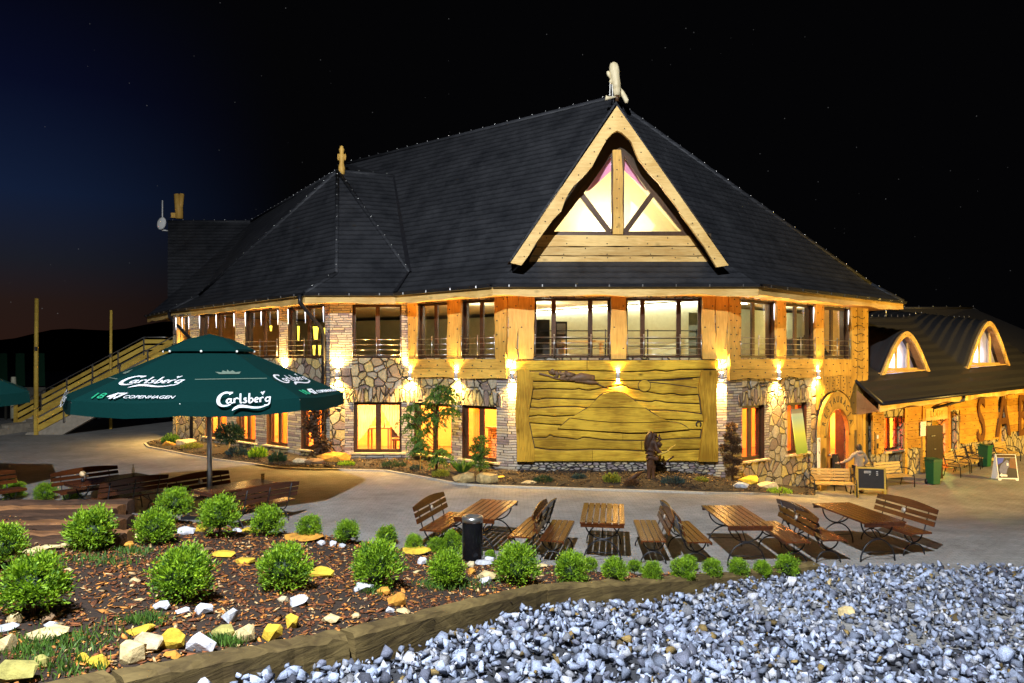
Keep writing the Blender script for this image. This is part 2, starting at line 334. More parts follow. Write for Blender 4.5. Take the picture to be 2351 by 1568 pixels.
def wall_faces(mb, w, z0, z1, holes, zones=(), th=.35, base=0, ta=0, tb=None, rm=None):
    tb = w.L if tb is None else tb
    ts = sorted({round(x, 4) for x in [ta, tb] + [h[0] for h in holes] + [h[1] for h in holes] + [q[0] for q in zones] + [q[1] for q in zones] if ta <= x <= tb})
    zs = sorted({round(x, 4) for x in [z0, z1] + [h[2] for h in holes] + [h[3] for h in holes] + [q[2] for q in zones] + [q[3] for q in zones] if z0 <= x <= z1})
    for i in range(len(ts) - 1):
        for j in range(len(zs) - 1):
            t, z = (ts[i] + ts[i + 1]) / 2, (zs[j] + zs[j + 1]) / 2
            if any(h[0] < t < h[1] and h[2] < z < h[3] for h in holes): continue
            m = base
            for q in zones:
                if q[0] < t < q[1] and q[2] < z < q[3]: m = q[4]
            c = [(ts[i], zs[j]), (ts[i + 1], zs[j]), (ts[i + 1], zs[j + 1]), (ts[i], zs[j + 1])]
            mb.poly([w.P(a, b) for a, b in c], m); mb.poly([w.P(a, b, -th) for a, b in c[::-1]], m if rm is None else 4 if z > 3.4 else rm)
    for a, b, c, d in [h[:4] for h in holes]:
        for p in (((a, c), (b, c)), ((b, c), (b, d)), ((b, d), (a, d)), ((a, d), (a, c))):
            mb.poly([w.P(*p[0]), w.P(*p[1]), w.P(*p[1], -th), w.P(*p[0], -th)], base if rm is None else 5)
def wavy(a, b, n, amp, seed, f=1.0):                 # a live board edge: offsets along [a,b]
    r = random.Random(seed); ph = [r.uniform(0, 6.28) for _ in range(4)]
    return [(a + (b - a) * i / n, amp * (math.sin(f * 5.1 * i / n * (b - a) / 2 + ph[0]) * .5 + math.sin(f * 11 * i / n * (b - a) / 2 + ph[1]) * .3 + .25 * math.sin(f * 23 * i / n + ph[2]))) for i in range(n + 1)]
BLD = thing('restaurant_building', (3.3, 24, 0), 'large two storey timber and stone restaurant with steep dark tiled roof and glazed gable', 'building')
def bpart(mb, name, mats, parent=None): return mb.build(name, mats, parent or BLD)
N0, N1, N2, N3, N4, N5 = (-15.3, 30.8), (-6.43, 24.1), (-3.62, 24.1), (-.134, 21.5), (6.76, 21.5), (13.86, 26.8)
WL, WF, WD, WC, WR = Wall(N0, N1), Wall(N1, N2), Wall(N2, N3), Wall(N3, N4), Wall(N4, N5)
ZT, ZS, ZH, LS, LH = 5.62, 3.66, 5.55, .33, 2.1      # wall top, upper sill and head, lower sill and head
def rng(w, a, b): return w.t(a), w.t(b)
UP = {WL: [(404, 436), (458, 540), (563, 641), (661, 746)], WF: [(809, 922)], WD: [(960, 1031), (1061, 1140)], WC: [(1226, 1402), (1437, 1611)], WR: [(1695, 1778), (1799, 1868), (1886, 1948)]}
LO = {WL: [(472, 520), (543, 586), (612, 660), (691, 742)], WF: [(812, 922)], WD: [(951, 1036), (1061, 1140)], WC: [], WR: [(1704, 1755), (1808, 1852)]}
holes = {}
for w in (WL, WF, WD, WC, WR):
    holes[w] = [(*rng(w, *q), ZS, ZH) for q in UP[w]] + [(*rng(w, *q), LS, LH) for q in LO[w]]
DT0, DT1 = WR.t(1886), WR.t(1938)                     # entrance door
holes[WR].append((DT0, DT1, -1.15, 1.75))
mats_wall = [M['flag'], M['slip'], M['pebble'], M['orange'], M['olive'], M['frame']]
def zone(w, a, b, z0, z1, m): t = rng(w, a, b); return (t[0], t[1], z0, z1, m)
zones = {WL: [zone(w_, a, b, c, d, 1) for w_, a, b, c, d in ((WL, 640, 662, 2.6, 5.7), (WL, 541, 562, 2.6, 5.7), (WL, 437, 457, 2.6, 5.7), (WL, 747, 757, -1, 5.7), (WL, 586, 612, .1, 2.2), (WL, 660, 691, .1, 2.2), (WL, 520, 543, .1, 2.2))],
         WF: [zone(WF, 757.5, 808.5, 3.3, 5.7, 1), zone(WF, 922, 940, 3.3, 5.7, 1), zone(WF, 792, 812, .1, 2.2, 1), zone(WF, 922, 940, -.5, 2.2, 1), zone(WF, 800, 935, -.5, .33, 1)],
         WD: [zone(WD, 926, 941, 3.3, 5.7, 1), zone(WD, 930, 951, -.5, 2.2, 1), zone(WD, 1036, 1061, -.5, 2.2, 1), zone(WD, 1140, 1170, -.5, 3.1, 1), zone(WD, 945, 1150, -.5, .33, 1)],
         WC: [zone(WC, 1166, 1188, -.5, 3.1, 1), zone(WC, 1643, 1668, -.5, 3.1, 1), zone(WC, 1188, 1643, -.6, .42, 2)],
         WR: [zone(WR, 1668, 1704, -1.5, 3.0, 1), zone(WR, 1755, 1766, .2, 2.2, 1), zone(WR, 1852, 1862, .2, 2.2, 1)]}
for w, nm in ((WL, 'wall'), (WF, 'wall'), (WD, 'wall'), (WC, 'wall'), (WR, 'wall')):
    mb = MB(); wall_faces(mb, w, -1.7, ZT, holes[w], zones[w], rm=3)
    bpart(mb, nm, mats_wall)
mb = MB()
for a, b in ((N5, (8.1, 34.6)), ((8.1, 34.6), (-8.6, 39.0)), ((-8.6, 39.0), N0)): wall_faces(mb, Wall(a, b), -1.7, ZT, [], base=3)
bpart(mb, 'rear_wall', mats_wall)
FOOT = [N0, N1, N2, N3, N4, N5, (8.1, 34.6), (-8.6, 39.0)]
def slabz(name, z, th, mat, inset=.36):
    c = Vector((sum(p[0] for p in FOOT) / 8, sum(p[1] for p in FOOT) / 8)); mb = MB()
    mb.slab([(c.x + (p[0] - c.x) * .975, c.y + (p[1] - c.y) * .975, z) for p in FOOT], (0, 0, th)); bpart(mb, name, mat)
slabz('ground_floor_slab', -.1, .12, M['floorwood']); slabz('upper_floor', 3.2, .3, M['orange']); slabz('upper_ceiling', 5.64, .05, M['cream'])
# rooms behind the windows: plain partitions set back from the facade
def part_wall(name, pts, z0, z1, mat):
    mb = MB()
    for a, b in zip(pts, pts[1:]): mb.slab([(a[0], a[1], z0), (b[0], b[1], z0), (b[0], b[1], z1), (a[0], a[1], z1)], Vector((0, .12, 0)))
    bpart(mb, name, mat)
part_wall('room_partition', [(-13, 33.4), (-6.9, 28.4), (-1.2, 28.2), (1.5, 25.6), (6, 25.2), (11.2, 28.9)], .03, 3.19, M['orange'])
part_wall('room_partition', [(-12.5, 35), (-2.2, 31.0), (.55, 28.6), (6.3, 22.9), (7.2, 24.2), (12.4, 28.4)], 3.51, 5.48, M['olive'])
mb = MB()
for a, b in (((.55, 28.6), (6.3, 22.9)), ((6.75, 22.6), (8.0, 23.3))): mb.slab([(a[0], a[1] - .1, 5.49), (b[0], b[1] - .1, 5.49), (b[0], b[1], 5.56), (a[0], a[1], 5.56)], Vector((-.05, -.05, 0)))
bpart(mb, 'led_strip', M['led'])
# ---- timber dressing of the upper storey
def board(mb, w, t0, t1, z0, z1, o0=.0, o1=.09, m=0, nails=0, edge=0, seed=0, vert=False):
    """A board with live edges (vertical boards waver in t, horizontal ones in z), nails as dark heads."""
    n = 10
    if vert:
        l = wavy(z0, z1, n, edge, seed); r = wavy(z0, z1, n, edge, seed + 7)
        pts = [w.P(t0 + d, z, o0) for z, d in l] + [w.P(t1 + d, z, o0) for z, d in r[::-1]]
    else:
        lo = wavy(t0, t1, n * 2, edge, seed); pts = [w.P(t, z0 + d, o0) for t, d in lo] + [w.P(t1, z1, o0), w.P(t0, z1, o0)]
        pts = pts[::-1]
    mb.slab(pts, w.n * (o1 - o0), m)
    r = random.Random(seed + 99)
    for k in range(nails):
        if vert: t = t0 + (t1 - t0) * (.2 if k % 2 else .8); z = z0 + (z1 - z0) * (k + .5) / nails
        else: t = t0 + (t1 - t0) * (k + .5) / nails; z = z0 + (z1 - z0) * (.3 if k % 2 else .72) + r.uniform(-.03, .03)
        mb.ball(w.P(t, z, o1 + .004), (.028, .02, .022), 6, 1)
for w, ps, nl in ((WC, ((1166.5, 1189), (1190.5, 1226), (1402, 1437), (1611, 1640), (1641.5, 1667.5)), 3), (WD, ((1140.5, 1166), (1031, 1061), (941, 960)), 9), (WR, ((1669, 1682), (1682.5, 1695), (1778, 1799), (1868, 1886)), 9)):
    for i, (a, b) in enumerate(ps):
        mb = MB(); t0, t1 = rng(w, a, b); board(mb, w, t0, t1, 3.62, ZT, .003, .10, 0, nl, .03, 5 + i * 3 + int(a), True); bpart(mb, 'timber_post', [M['pinev'], M['nail']])
for w, a, b, z0, e, nl in ((WD, 944, 1166, 3.0, .04, 22), (WR, 1669, 1884, 2.98, .06, 26)):
    mb = MB(); t0, t1 = rng(w, a, b); zm = (z0 + 3.62) / 2
    board(mb, w, t0, t1, zm + .005, 3.62, .003, .11, 0, nl // 2, .012, int(a)); board(mb, w, t0, t1, z0, zm - .008, .004, .10, 0, nl // 2, e, int(b)); bpart(mb, 'floor_beam', [M['beam'], M['nail']])
# ---- carved mural of planks (lines read off in the plane of the wall)
def mu(px, py, off=.0): return WC.at((2050 + px / 2.766) / 1.742, (1430 + py / 2.766) / 1.742, off)
def muline(pts): return [mu(x, y) for x, y in pts]
def zat(line, x):
    return float(np.interp(x, [p.x for p in line], [p.z for p in line]))
BL = [[(30, 28), (2270, 22)], [(30, 150), (850, 142), (1250, 155), (1500, 148), (1570, 135), (1700, 150), (1850, 130), (2270, 128)],
      [(180, 262), (420, 262), (700, 265), (950, 250), (1250, 255), (1500, 250), (1750, 240), (2100, 212)],
      [(180, 350), (420, 340), (640, 350), (700, 348), (735, 338), (780, 355), (850, 360), (1000, 330), (1230, 300), (1280, 335), (1380, 350), (1480, 375), (1650, 405), (1770, 395), (1850, 415), (2100, 405)],
      [(180, 448), (290, 462), (350, 448), (500, 450), (900, 465), (1370, 470), (1530, 490), (1570, 470), (1700, 495), (2100, 512)],
      [(180, 545), (300, 555), (500, 540), (700, 540), (800, 552), (1500, 580), (1700, 580), (1900, 595), (2110, 622)],
      [(170, 650), (300, 632), (450, 648), (680, 635), (1700, 682), (1900, 690), (2110, 702)],
      [(170, 718), (400, 735), (540, 742), (1000, 815), (1250, 835), (1600, 825), (1950, 792), (2110, 796)],
      [(180, 880), (380, 880), (415, 845), (450, 872), (600, 885), (720, 902), (780, 878), (850, 884), (1000, 905), (1210, 912), (1400, 915), (1650, 905), (1850, 890), (2110, 884)],
      [(200, 985), (400, 1015), (600, 1020), (860, 1010), (1250, 1020), (1450, 1030), (1700, 1022), (2110, 1008)], [(180, 1147), (2110, 1147)]]
BLW = [muline(l) for l in BL]
mb = MB(); WC.box(mb, WC.t(1186), WC.t(1645), mu(0, 1145).z, 3.6, .002, .03, 1)
xs0, xs1 = mu(30, 100).x, mu(2265, 100).x
for i in range(len(BLW) - 1):
    xa, xb = (xs0, xs1) if i == 0 else (mu(165, 0).x, mu(2105, 0).x)
    cuts = {0: [820], 7: [1215], 8: [1420], 9: [880]}.get(i, [])
    es = [xa] + [mu(c, 0).x for c in cuts] + [xb]
    for j in range(len(es) - 1):
        n = 48; q = [es[j] + .006 + (es[j + 1] - es[j] - .012) * k / n for k in range(n + 1)]; o = .045 + .05 * ((i * 7 + j * 3) % 4) / 3
        top = [(x, zat(BLW[i], x) - .017) for x in q]; bot = [(x, zat(BLW[i + 1], x) + .017) for x in q]
        y0 = 21.5 - .031
        b = len(mb.v); vs = []
        for (x, zt), (_, zb) in zip(top, bot):           # rounded plank edge: bevel ring
            zt = max(zt, zb + .02); h = min(.04, (zt - zb) / 3)
            vs += [(x, y0, zt), (x, y0 - o + .012, zt - .004), (x, y0 - o, zt - h), (x, y0 - o, zb + h), (x, y0 - o + .012, zb + .004), (x, y0, zb)]
        fs = [(k * 6 + a, k * 6 + 6 + a, k * 6 + 7 + a, k * 6 + 1 + a) for k in range(n) for a in range(5)]
        mb.add(vs, fs, 0, False); mb.add([vs[a] for a in range(6)], [(0, 1, 2, 3, 4, 5)]); mb.add([vs[-6 + a] for a in range(6)], [(5, 4, 3, 2, 1, 0)])
MUR = bpart(mb, 'carved_mural', [M['mural'], M['darkwood']])
def raised(name, pts, o0, o1, mat, parent=None, grow=.0):
    mb = MB(); mb.slab([mu(x, y, o0) for x, y in pts], WC.n * (o1 - o0)); return mb.build(name, mat, parent or MUR)
PK = [(845, 545), (900, 490), (960, 430), (1000, 400), (1060, 380), (1150, 372), (1230, 393), (1300, 440), (1380, 502), (1460, 556)]
def offset(pts, k):
    c = Vector((sum(p[0] for p in pts) / len(pts), sum(p[1] for p in pts) / len(pts))); return [(c.x + (x - c.x) * (1 + k) + (9 if x > c.x else -9), c.y + (y - c.y) * (1 + k) + (6 if y > c.y else -6)) for x, y in pts]
for nm, pts in (('mountain_top', PK + [(1200, 546), (1000, 548)]), ('mountain_slope', [(840, 552), (1000, 556), (1200, 554), (1466, 562), (1560, 625), (1650, 672), (1740, 704), (1400, 716), (1100, 713), (850, 690), (645, 664)]),
                ('mountain_foot', [(635, 672), (800, 694), (1100, 721), (1400, 724), (1745, 712), (1850, 728), (1910, 760), (1950, 790), (1750, 808), (1600, 822), (1300, 829), (1000, 812), (700, 793), (505, 782)])):
    raised('carved_shadow_line', offset(pts, .0), .132, .14, M['darkwood']); raised(nm, pts, .1405, .175, M['mural'])  # dark sheet behind each piece paints the shadow gap round it
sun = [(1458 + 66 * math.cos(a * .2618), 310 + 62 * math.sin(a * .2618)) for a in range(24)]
raised('carved_shadow_line', [(1458 + 73 * math.cos(a * .2618), 310 + 69 * math.sin(a * .2618)) for a in range(24)], .132, .14, M['darkwood']); raised('carved_sun', sun, .1405, .17, M['mural'])
raised('carved_shadow_line', [(1500, 248), (1750, 244), (1990, 228), (1995, 236), (1750, 252), (1500, 257)], .128, .134, M['darkwood'])
raised('carved_shadow_line', [(1520, 268), (1750, 288), (2040, 330), (2038, 337), (1750, 296), (1520, 277)], .128, .134, M['darkwood'])
raised('carved_shadow_line', [(930, 284), (1050, 335), (1150, 366), (1215, 382), (1213, 392), (1145, 376), (1045, 345), (925, 296)], .13, .138, M['darkwood'])
for e, s in (((45, 185, 1), 3), ((2055, 2262, 0), 8)):  # the two slab posts beside the mural
    mb = MB(); z0, z1 = mu(0, 1147).z, mu(0, 138).z; n = 22
    ex = [(150, 185), (250, 225), (330, 225), (450, 205), (600, 178), (700, 180), (850, 208), (1000, 240), (1150, 240)] if e[2] else [(130, 2085), (240, 2065), (340, 2045), (450, 2072), (600, 2090), (700, 2108), (800, 2095), (950, 2075), (1150, 2052)]
    inner = [(float(np.interp(y, [a for a, b in ex], [b for a, b in ex])), y) for y in np.linspace(140, 1147, n)]
    r = random.Random(s); outer = [(40 + 10 * math.sin(y / 130) if e[2] else 2252 + 12 * math.sin(y / 150 + 1), y) for y in np.linspace(140, 1147, n)]
    pts = [mu(x, y, .1) for x, y in inner] + [mu(x, y, .1) for x, y in outer[::-1]]
    if not e[2]: pts = pts[::-1]
    mb.slab(pts, WC.n * .10); mb.slab([p + Vector(((.03 if e[2] else -.03), .004, 0)) for p in pts], WC.n * -.05, 1); mb.build('slab_post', [M['muralv'], M['darkwood']], MUR)
mb = MB(); mb.tube([mu(2058 + 26 * math.cos(a), 738 - 30 * math.sin(a), .13) for a in np.linspace(-.9, 4.0, 14)], .022, 6); mb.build('horseshoe', M['nail'], MUR)
M['relief'] = wood('carved_relief_wood', (.22, .13, .07), (.11, .065, .035), (6, 6, 6))
mb = MB()                                             # the carved flying witch: broom, bent body, cloak
def mp(x, y, o=.17): return mu(230 + x * .5536, 122 + y * .5536 * .98, o)
mb.tube([mp(115, 98), mp(300, 145), mp(420, 190), mp(700, 235)], [.03, .026, .026, .03], 8)
mb.tube([mp(690, 225, .15), mp(800, 200, .17), mp(950, 170, .17), mp(1215, 195, .15)], [.05, .09, .14, .10], 10); mb.tube([mp(830, 240), mp(1000, 245), mp(1160, 315)], [.06, .07, .02], 8)
mb.tube([mp(1000, 230), mp(1130, 270), mp(1300, 290)], [.05, .07, .03], 8); mb.tube([mp(310, 75), mp(380, 50), mp(440, 70)], [.02, .08, .04], 8); mb.ball(mp(400, 75, .18), (.07, .06, .08), 8)
mb.tube([mp(440, 60), mp(480, 110), mp(470, 160), mp(400, 185)], [.06, .07, .05, .03], 8); mb.tube([mp(540, 50), mp(530, 90), mp(470, 110)], [.03, .04, .03], 8)
mb.tube([mp(560, 170), mp(640, 150), mp(660, 100), mp(600, 100), mp(520, 110)], [.04, .07, .07, .05, .03], 8); mb.tube([mp(620, 80), mp(720, 130), mp(800, 140), mp(760, 200), mp(640, 205)], [.06, .1, .09, .06, .05], 10)
mb.ball(mp(805, 118), (.05, .05, .05), 8); mb.tube([mp(300, 60), mp(330, 85), mp(370, 90)], [.01, .03, .04], 6); mb.tube([mp(540, 150), mp(560, 185), mp(620, 195), mp(680, 190)], .03, 6); mb.tube([mp(980, 250), mp(1000, 285), mp(1020, 300)], .02, 6)
mb.build('carved_witch', M['relief'], MUR)
# ---- windows
def window(w, t0, t1, z0, z1, parts=2, rail=False, rec=.14, lower=False, leds=0):
    mb = MB(); fw = .10 if lower else .08; o0, o1 = -rec - .06, -rec
    w.box(mb, t0 + .004, t1 - .004, z0 + .004, z0 + fw, o0, o1); w.box(mb, t0 + .004, t1 - .004, z1 - fw, z1 - .004, o0, o1)
    xs = [t0 + (t1 - t0) * k / parts for k in range(parts + 1)] if not isinstance(parts, list) else [t0] + [t0 + (t1 - t0) * k for k in parts] + [t1]
    for k, x in enumerate(xs):
        a, b = (x + .004, x + fw) if k == 0 else (x - fw, x - .004) if k == len(xs) - 1 else (x - fw * .9, x + fw * .9)
        w.box(mb, a, b, z0 + fw, z1 - fw, o0, o1 + (.012 if 0 < k < len(xs) - 1 else .0))
    fr = bpart(mb, 'window', M['frame'])
    for a, b in zip(xs, xs[1:]):
        mb = MB(); mb.poly([w.P(a + fw * .9, z0 + fw, -rec - .03), w.P(b - fw * .9, z0 + fw, -rec - .03), w.P(b - fw * .9, z1 - fw, -rec - .03), w.P(a + fw * .9, z1 - fw, -rec - .03)]); mb.build('pane', M['glass'] if lower else M['glassdim'], fr)
    if rail:
        mb = MB(); xr = [t0 + .03] + [x for x in xs[1:-1]] + [t1 - .03]
        for z in (3.77, 3.95, 4.13, 4.31): mb.tube([w.P(t0 + .02, z, .06), w.P(t1 - .02, z, .06)], .011, 6)
        for x in xr: mb.tube([w.P(x, 3.72, .075), w.P(x, 4.37, .075)], .016, 6); mb.ball(w.P(x, 4.385, .075), .024, 6)
        mb.build('railing', M['steel'], fr)
    if lower:
        mb = MB(); n = 12; pts = [w.P(t0 - .14 + (t1 - t0 + .28) * k / n, z0 - .06, .10 + .025 * math.sin(k * 2.1 + t0)) for k in range(n + 1)]
        mb.slab(pts + [w.P(t1 + .14, z0 - .06, -.05), w.P(t0 - .14, z0 - .06, -.05)], (0, 0, .055)); mb.build('sill', M['sill'], fr)
    for k in range(leds):
        x = t0 + .05 + (t1 - t0 - .1) * k / max(1, leds - 1); mb = MB()
        mb.tube([w.P(x, z1 - .06, .03), w.P(x, z1 - .2, .03), w.P(x, z1 - .62, .02)], [.012, .018, .003], 6); mb.build('led_streak', M['tube'], fr)  # glowing taper stands for an LED spot's light running down the frame
    return fr
M['sill'] = plain('sandstone_sill', (.62, .50, .28), .8, scale=8, bump=.4)
for w in (WL, WF, WD, WC, WR):
    for i, q in enumerate(UP[w]):
        t0, t1 = rng(w, *q)
        window(w, t0, t1, ZS, ZH, ([.26, .74] if w is WC and i == 0 else [.23, .71] if w is WC else 2), True, leds=3 if w is WL else 2 if w is WR else 0)
    for q in LO[w]:
        t0, t1 = rng(w, *q); window(w, t0, t1, LS, LH, 2, lower=True)
        mb = MB(); n = 9; a, b = t0 - .22, t1 + .22    # arch of upright stones over the window
        top = [w.P(a + (b - a) * k / n, LH + .38 + .16 * math.sin(math.pi * k / n), .004) for k in range(n + 1)]
        if w is not WL: mb.slab(([w.P(a, LH + .01, .004), w.P(b, LH + .01, .004)] + top[::-1])[::-1], w.n * .035); bpart(mb, 'stone_lintel', M['soldier'])
# ---- roof
P_, V_ = Vector((3.3, 23, CZ + 8.8)), Vector((3.15, 22.12, CZ + 7.6)); Q_ = Vector((-7.4, 30.65, CZ + 8.8)); M_ = Vector((-4.8, 27.8, CZ + 7.45)); S_ = Vector((-6.9, 27, CZ + 7.45))
h = lambda x, y, z: Vector((x, y, CZ + z))
LB2, LB3, B4, B5, B6 = h(.02, 21.25, 3.03), h(-3.6, 24, 3.05), h(-6.17, 24, 3.03), h(-14.6, 31.9, 3.0), h(-16.8, 35.5, 3.0)
RB1, RB0 = h(6.6, 21.1, 3.0), h(14.15, 26.95, 2.98)
EH = 2.27
E0, E1, E2, E3, E4, E5, E6 = h(15.3, 26.7, EH), h(7.4, 20.5, EH), h(-.585, 20.6, EH), h(-3.98, 23.3, EH), h(-7.07, 23.3, EH), h(-15.8, 31.5, EH), h(-18.7, 35, EH)
E7, B7 = h(9.4, 36.5, EH), h(8.3, 35.2, 3.0)
T_, T2 = h(-14.1, 36.9, 7.45), h(-18.6, 36.9, 7.45); T3 = h(-16.8, 33.3, 3.0)
G1, G2 = h(6.28, 21.2, 3.1), h(.45, 21.2, 3.1)
mb = MB()
for f in ([P_, Q_, M_, LB3, LB2, V_], [P_, V_, RB1, RB0], [S_, B4, LB3], [S_, LB3, M_], [S_, B5, B4], [S_, T_, B5], [T_, T2, T3, B5], [P_, RB0, B7], [P_, B7, h(-2, 40, 3), Q_], [T2, h(-18.6, 40.5, 3), T3], [T_, h(-8, 41, 3), h(-18.6, 40.5, 3), T2], [Q_, h(-2, 40, 3), h(-8, 41, 3), T_, S_, M_],
          [E0, RB0, RB1, E1], [E2, LB2, LB3, E3], [E3, LB3, B4, E4], [E4, B4, B5, E5], [E5, B5, T3, E6], [E1, G1, G2, E2], [E2, G2, LB2], [E1, RB1, G1], [E0, E7, B7, RB0]): mb.poly(f)
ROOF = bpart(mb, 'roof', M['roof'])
mb = MB(); gy = 20.36; gt = Vector((3.1, gy, CZ + 7.62)); gl = Vector((-.06, gy, CZ + 2.9)); gr = Vector((6.32, gy, CZ + 2.9)); up = Vector((0, 0, .07))
for a, b, c, d in ((gt, Vector((3.1, 22.3, CZ + 7.62)), Vector((.0, 21.6, CZ + 2.95)), gl), (gt, Vector((3.1, 22.3, CZ + 7.62)), Vector((6.3, 21.6, CZ + 2.95)), gr)): mb.slab([a, b, c, d], up * 1.4)
mb.build('gable_roof', M['roof'], ROOF)
mb = MB(); 
for a, b in ((P_, Q_), (P_, RB0), (RB0, E0), (S_, B4), (B4, E4), (S_, LB3), (S_, B5), (B5, E5), (S_, M_), (S_, T_), (T_, T2)):
    d = (b - a); L = d.length; mb.tube([a + Vector((0, 0, .02)), b + Vector((0, 0, .02))], .075, 8)
    for k in range(int(L / .55)):
        p = a + d * ((k + .5) / int(L / .55)); mb.ball(p + Vector((0, -.05, .10)), (.025, .02, .03), 6, 1)
mb.build('ridge_cap', [M['roof'], M['steel']], ROOF)
mb = MB()                                            # gutters along the eaves with their clips
for a, b in ((E0, E1), (E1, E2), (E2, E3), (E3, E4), (E4, E5), (E5, E6)):
    n = (b - a).normalized().cross(Vector((0, 0, 1))) * (-1); n = Vector((n.x, n.y, 0)).normalized()
    if n.y > 0: n = -n
    p = [n * .0 + Vector((0, 0, -.02)), n * .05 + Vector((0, 0, -.10)), n * .12 + Vector((0, 0, -.09)), n * .15 + Vector((0, 0, .0)), n * .13 + Vector((0, 0, .0)), n * .02 + Vector((0, 0, .01))]
    for i in range(5): mb.poly([a + p[i], b + p[i], b + p[i + 1], a + p[i + 1]])
    for k in range(int((b - a).length / .9)): mb.box(a + (b - a) * ((k + .5) / int((b - a).length / .9)) + n * .15 + Vector((0, 0, -.05)), (.03, .02, .07), 0, 1)
mb.build('gutter', [M['gutter'], M['steel']], ROOF)
def fascia(a, b, seed, z0=.34):
    mb = MB(); d = b - a; n = Vector((d.y, -d.x, 0)).normalized(); n = -n if n.y > 0 else n; L = d.length; k = max(6, int(L * 4))
    wv = wavy(0, L, k, .045, seed, .8); lo = [a + d * (t / L) + Vector((0, 0, -.09 - z0 + .09 + w)) for t, w in wv]; hi = [a + d * (t / L) + Vector((0, 0, -.075)) for t, w in wv]
    vs = []
    for l, u in zip(lo, hi): vs += [l, u, u - n * .05, l - n * .05]
    fs = [(4 * i + j, 4 * i + (j + 1) % 4, 4 * i + 4 + (j + 1) % 4, 4 * i + 4 + j) for i in range(k) for j in range(4)]
    mb.add(vs, fs + [(0, 1, 2, 3), tuple(range(4 * k + 3, 4 * k - 1, -1))]); bpart(mb, 'fascia_board', M['pine'])
for i, (a, b) in enumerate(((E1, E0), (E2, E1), (E3, E2), (E4, E3), (E5, E4), (E6, E5))): fascia(a, b, 31 + i * 5)
mb = MB(); wl_ = [N5, N4, N3, N2, N1, N0]; ee = [E0, E1, E2, E3, E4, E5]
for i in range(5): 
    z = 5.595; mb.poly([(ee[i].x, ee[i].y, z), (ee[i + 1].x, ee[i + 1].y, z), (*wl_[i + 1], z), (*wl_[i], z)])
mb.poly([(E5.x, E5.y, 5.595), (E6.x, E6.y, 5.595), (-16, 36, 5.595), (*N0, 5.595)]); mb.poly([(E0.x, E0.y, 5.595), (*N5, 5.595), (8.1, 34.6, 5.595), (E7.x, E7.y, 5.595)])
bpart(mb, 'soffit', M['soffit'])
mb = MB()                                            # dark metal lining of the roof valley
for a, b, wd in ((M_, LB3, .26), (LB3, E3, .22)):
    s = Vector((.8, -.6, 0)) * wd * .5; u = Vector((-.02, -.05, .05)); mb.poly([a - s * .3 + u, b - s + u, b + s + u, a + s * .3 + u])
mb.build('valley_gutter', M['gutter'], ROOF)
# ---- glazed gable
def gb(px, py, Y): return W((1900 + px / 1.568) / 1.742, (200 + py / 1.568) / 1.742, Y)
Lb = [(890, 350), (222, 1335), (290, 1350), (335, 1290), (385, 1205), (440, 1130), (490, 1060), (540, 1010), (565, 940), (585, 900), (615, 855), (650, 820), (700, 770), (740, 720), (765, 670), (795, 615), (830, 555), (860, 522), (890, 505)]
Rb = [(890, 350), (890, 505), (918, 517), (950, 545), (980, 575), (1005, 640), (1025, 685), (1065, 735), (1100, 780), (1150, 830), (1200, 900), (1235, 945), (1270, 990), (1300, 1045), (1340, 1095), (1385, 1160), (1440, 1235), (1515, 1362), (1590, 1350)]
for pts in (Lb, Rb):
    mb = MB(); q = [gb(x, y, 20.3) for x, y in pts]; q = q if pts is Rb else q
    mb.slab(q, (0, .11, 0))
    a, b = pts[0], (pts[1] if pts is Lb else pts[-1])
    for k in range(13):
        f = (k + .6) / 13.5; x, y = a[0] + (b[0] - a[0]) * f, a[1] + (b[1] - a[1]) * f; dx = (45 if k % 2 else 75) * (1 if pts is Lb else -1); mb.ball(gb(x + dx * (.55 if k > 8 else .8), y + 25, 20.295), (.02, .014, .02), 6, 1)
    bpart(mb, 'barge_board', [M['pine'], M['nail']])
GY = 21.15
mb = MB()                                            # planks under the gable window
rows = [((392, 1160), (1350, 1165), (385, 1232), (1398, 1228)), ((383, 1237), (1400, 1233), (352, 1288), (1440, 1290)), ((350, 1293), (1443, 1294), (335, 1312), (1468, 1318))]
for i, (a, b, c, d) in enumerate(rows):
    n = 24; tp = [gb(a[0] + (b[0] - a[0]) * k / n, a[1] + (b[1] - a[1]) * k / n + (1.5 * math.sin(k * 1.1 + i) if i else 0), GY) for k in range(n + 1)]; bt = [gb(c[0] + (d[0] - c[0]) * k / n, c[1] + (d[1] - c[1]) * k / n - 1 + 1.5 * math.sin(k * .9 + i * 2), GY) for k in range(n + 1)]
    if i == 2: bt = [Vector((p.x, p.y, CZ + 3.0)) for p in bt]
    mb.slab(tp + bt[::-1], (0, .06 + .01 * i, 0))
    for k in range(8): mb.ball(gb(c[0] + (d[0] - c[0]) * (k + .5) / 8, (a[1] + c[1]) / 2 + (18 if k % 2 else -18) * (i < 2), GY - .004), (.02, .014, .02), 6, 1)
mb.slab([gb(330, 1150, GY + .1), gb(1480, 1150, GY + .1), gb(1480, 1330, GY + .1), gb(330, 1330, GY + .1)], (0, .05, 0), 2)
bpart(mb, 'gable_planks', [M['pine'], M['nail'], M['darkwood']])
mb = MB()
def bar(a, b, wd, y0=GY + .05, th=.1, m=0):
    a, b = gb(*a, y0), gb(*b, y0); d = (b - a).normalized(); n = Vector((-d.z, 0, d.x)) * wd / 2; mb.slab([a - n, b - n, b + n, a + n], (0, th, 0), m)
bar((430, 1150), (1360, 1150), .12); bar((865, 640), (865, 1150), .1); bar((925, 640), (925, 1150), .1)
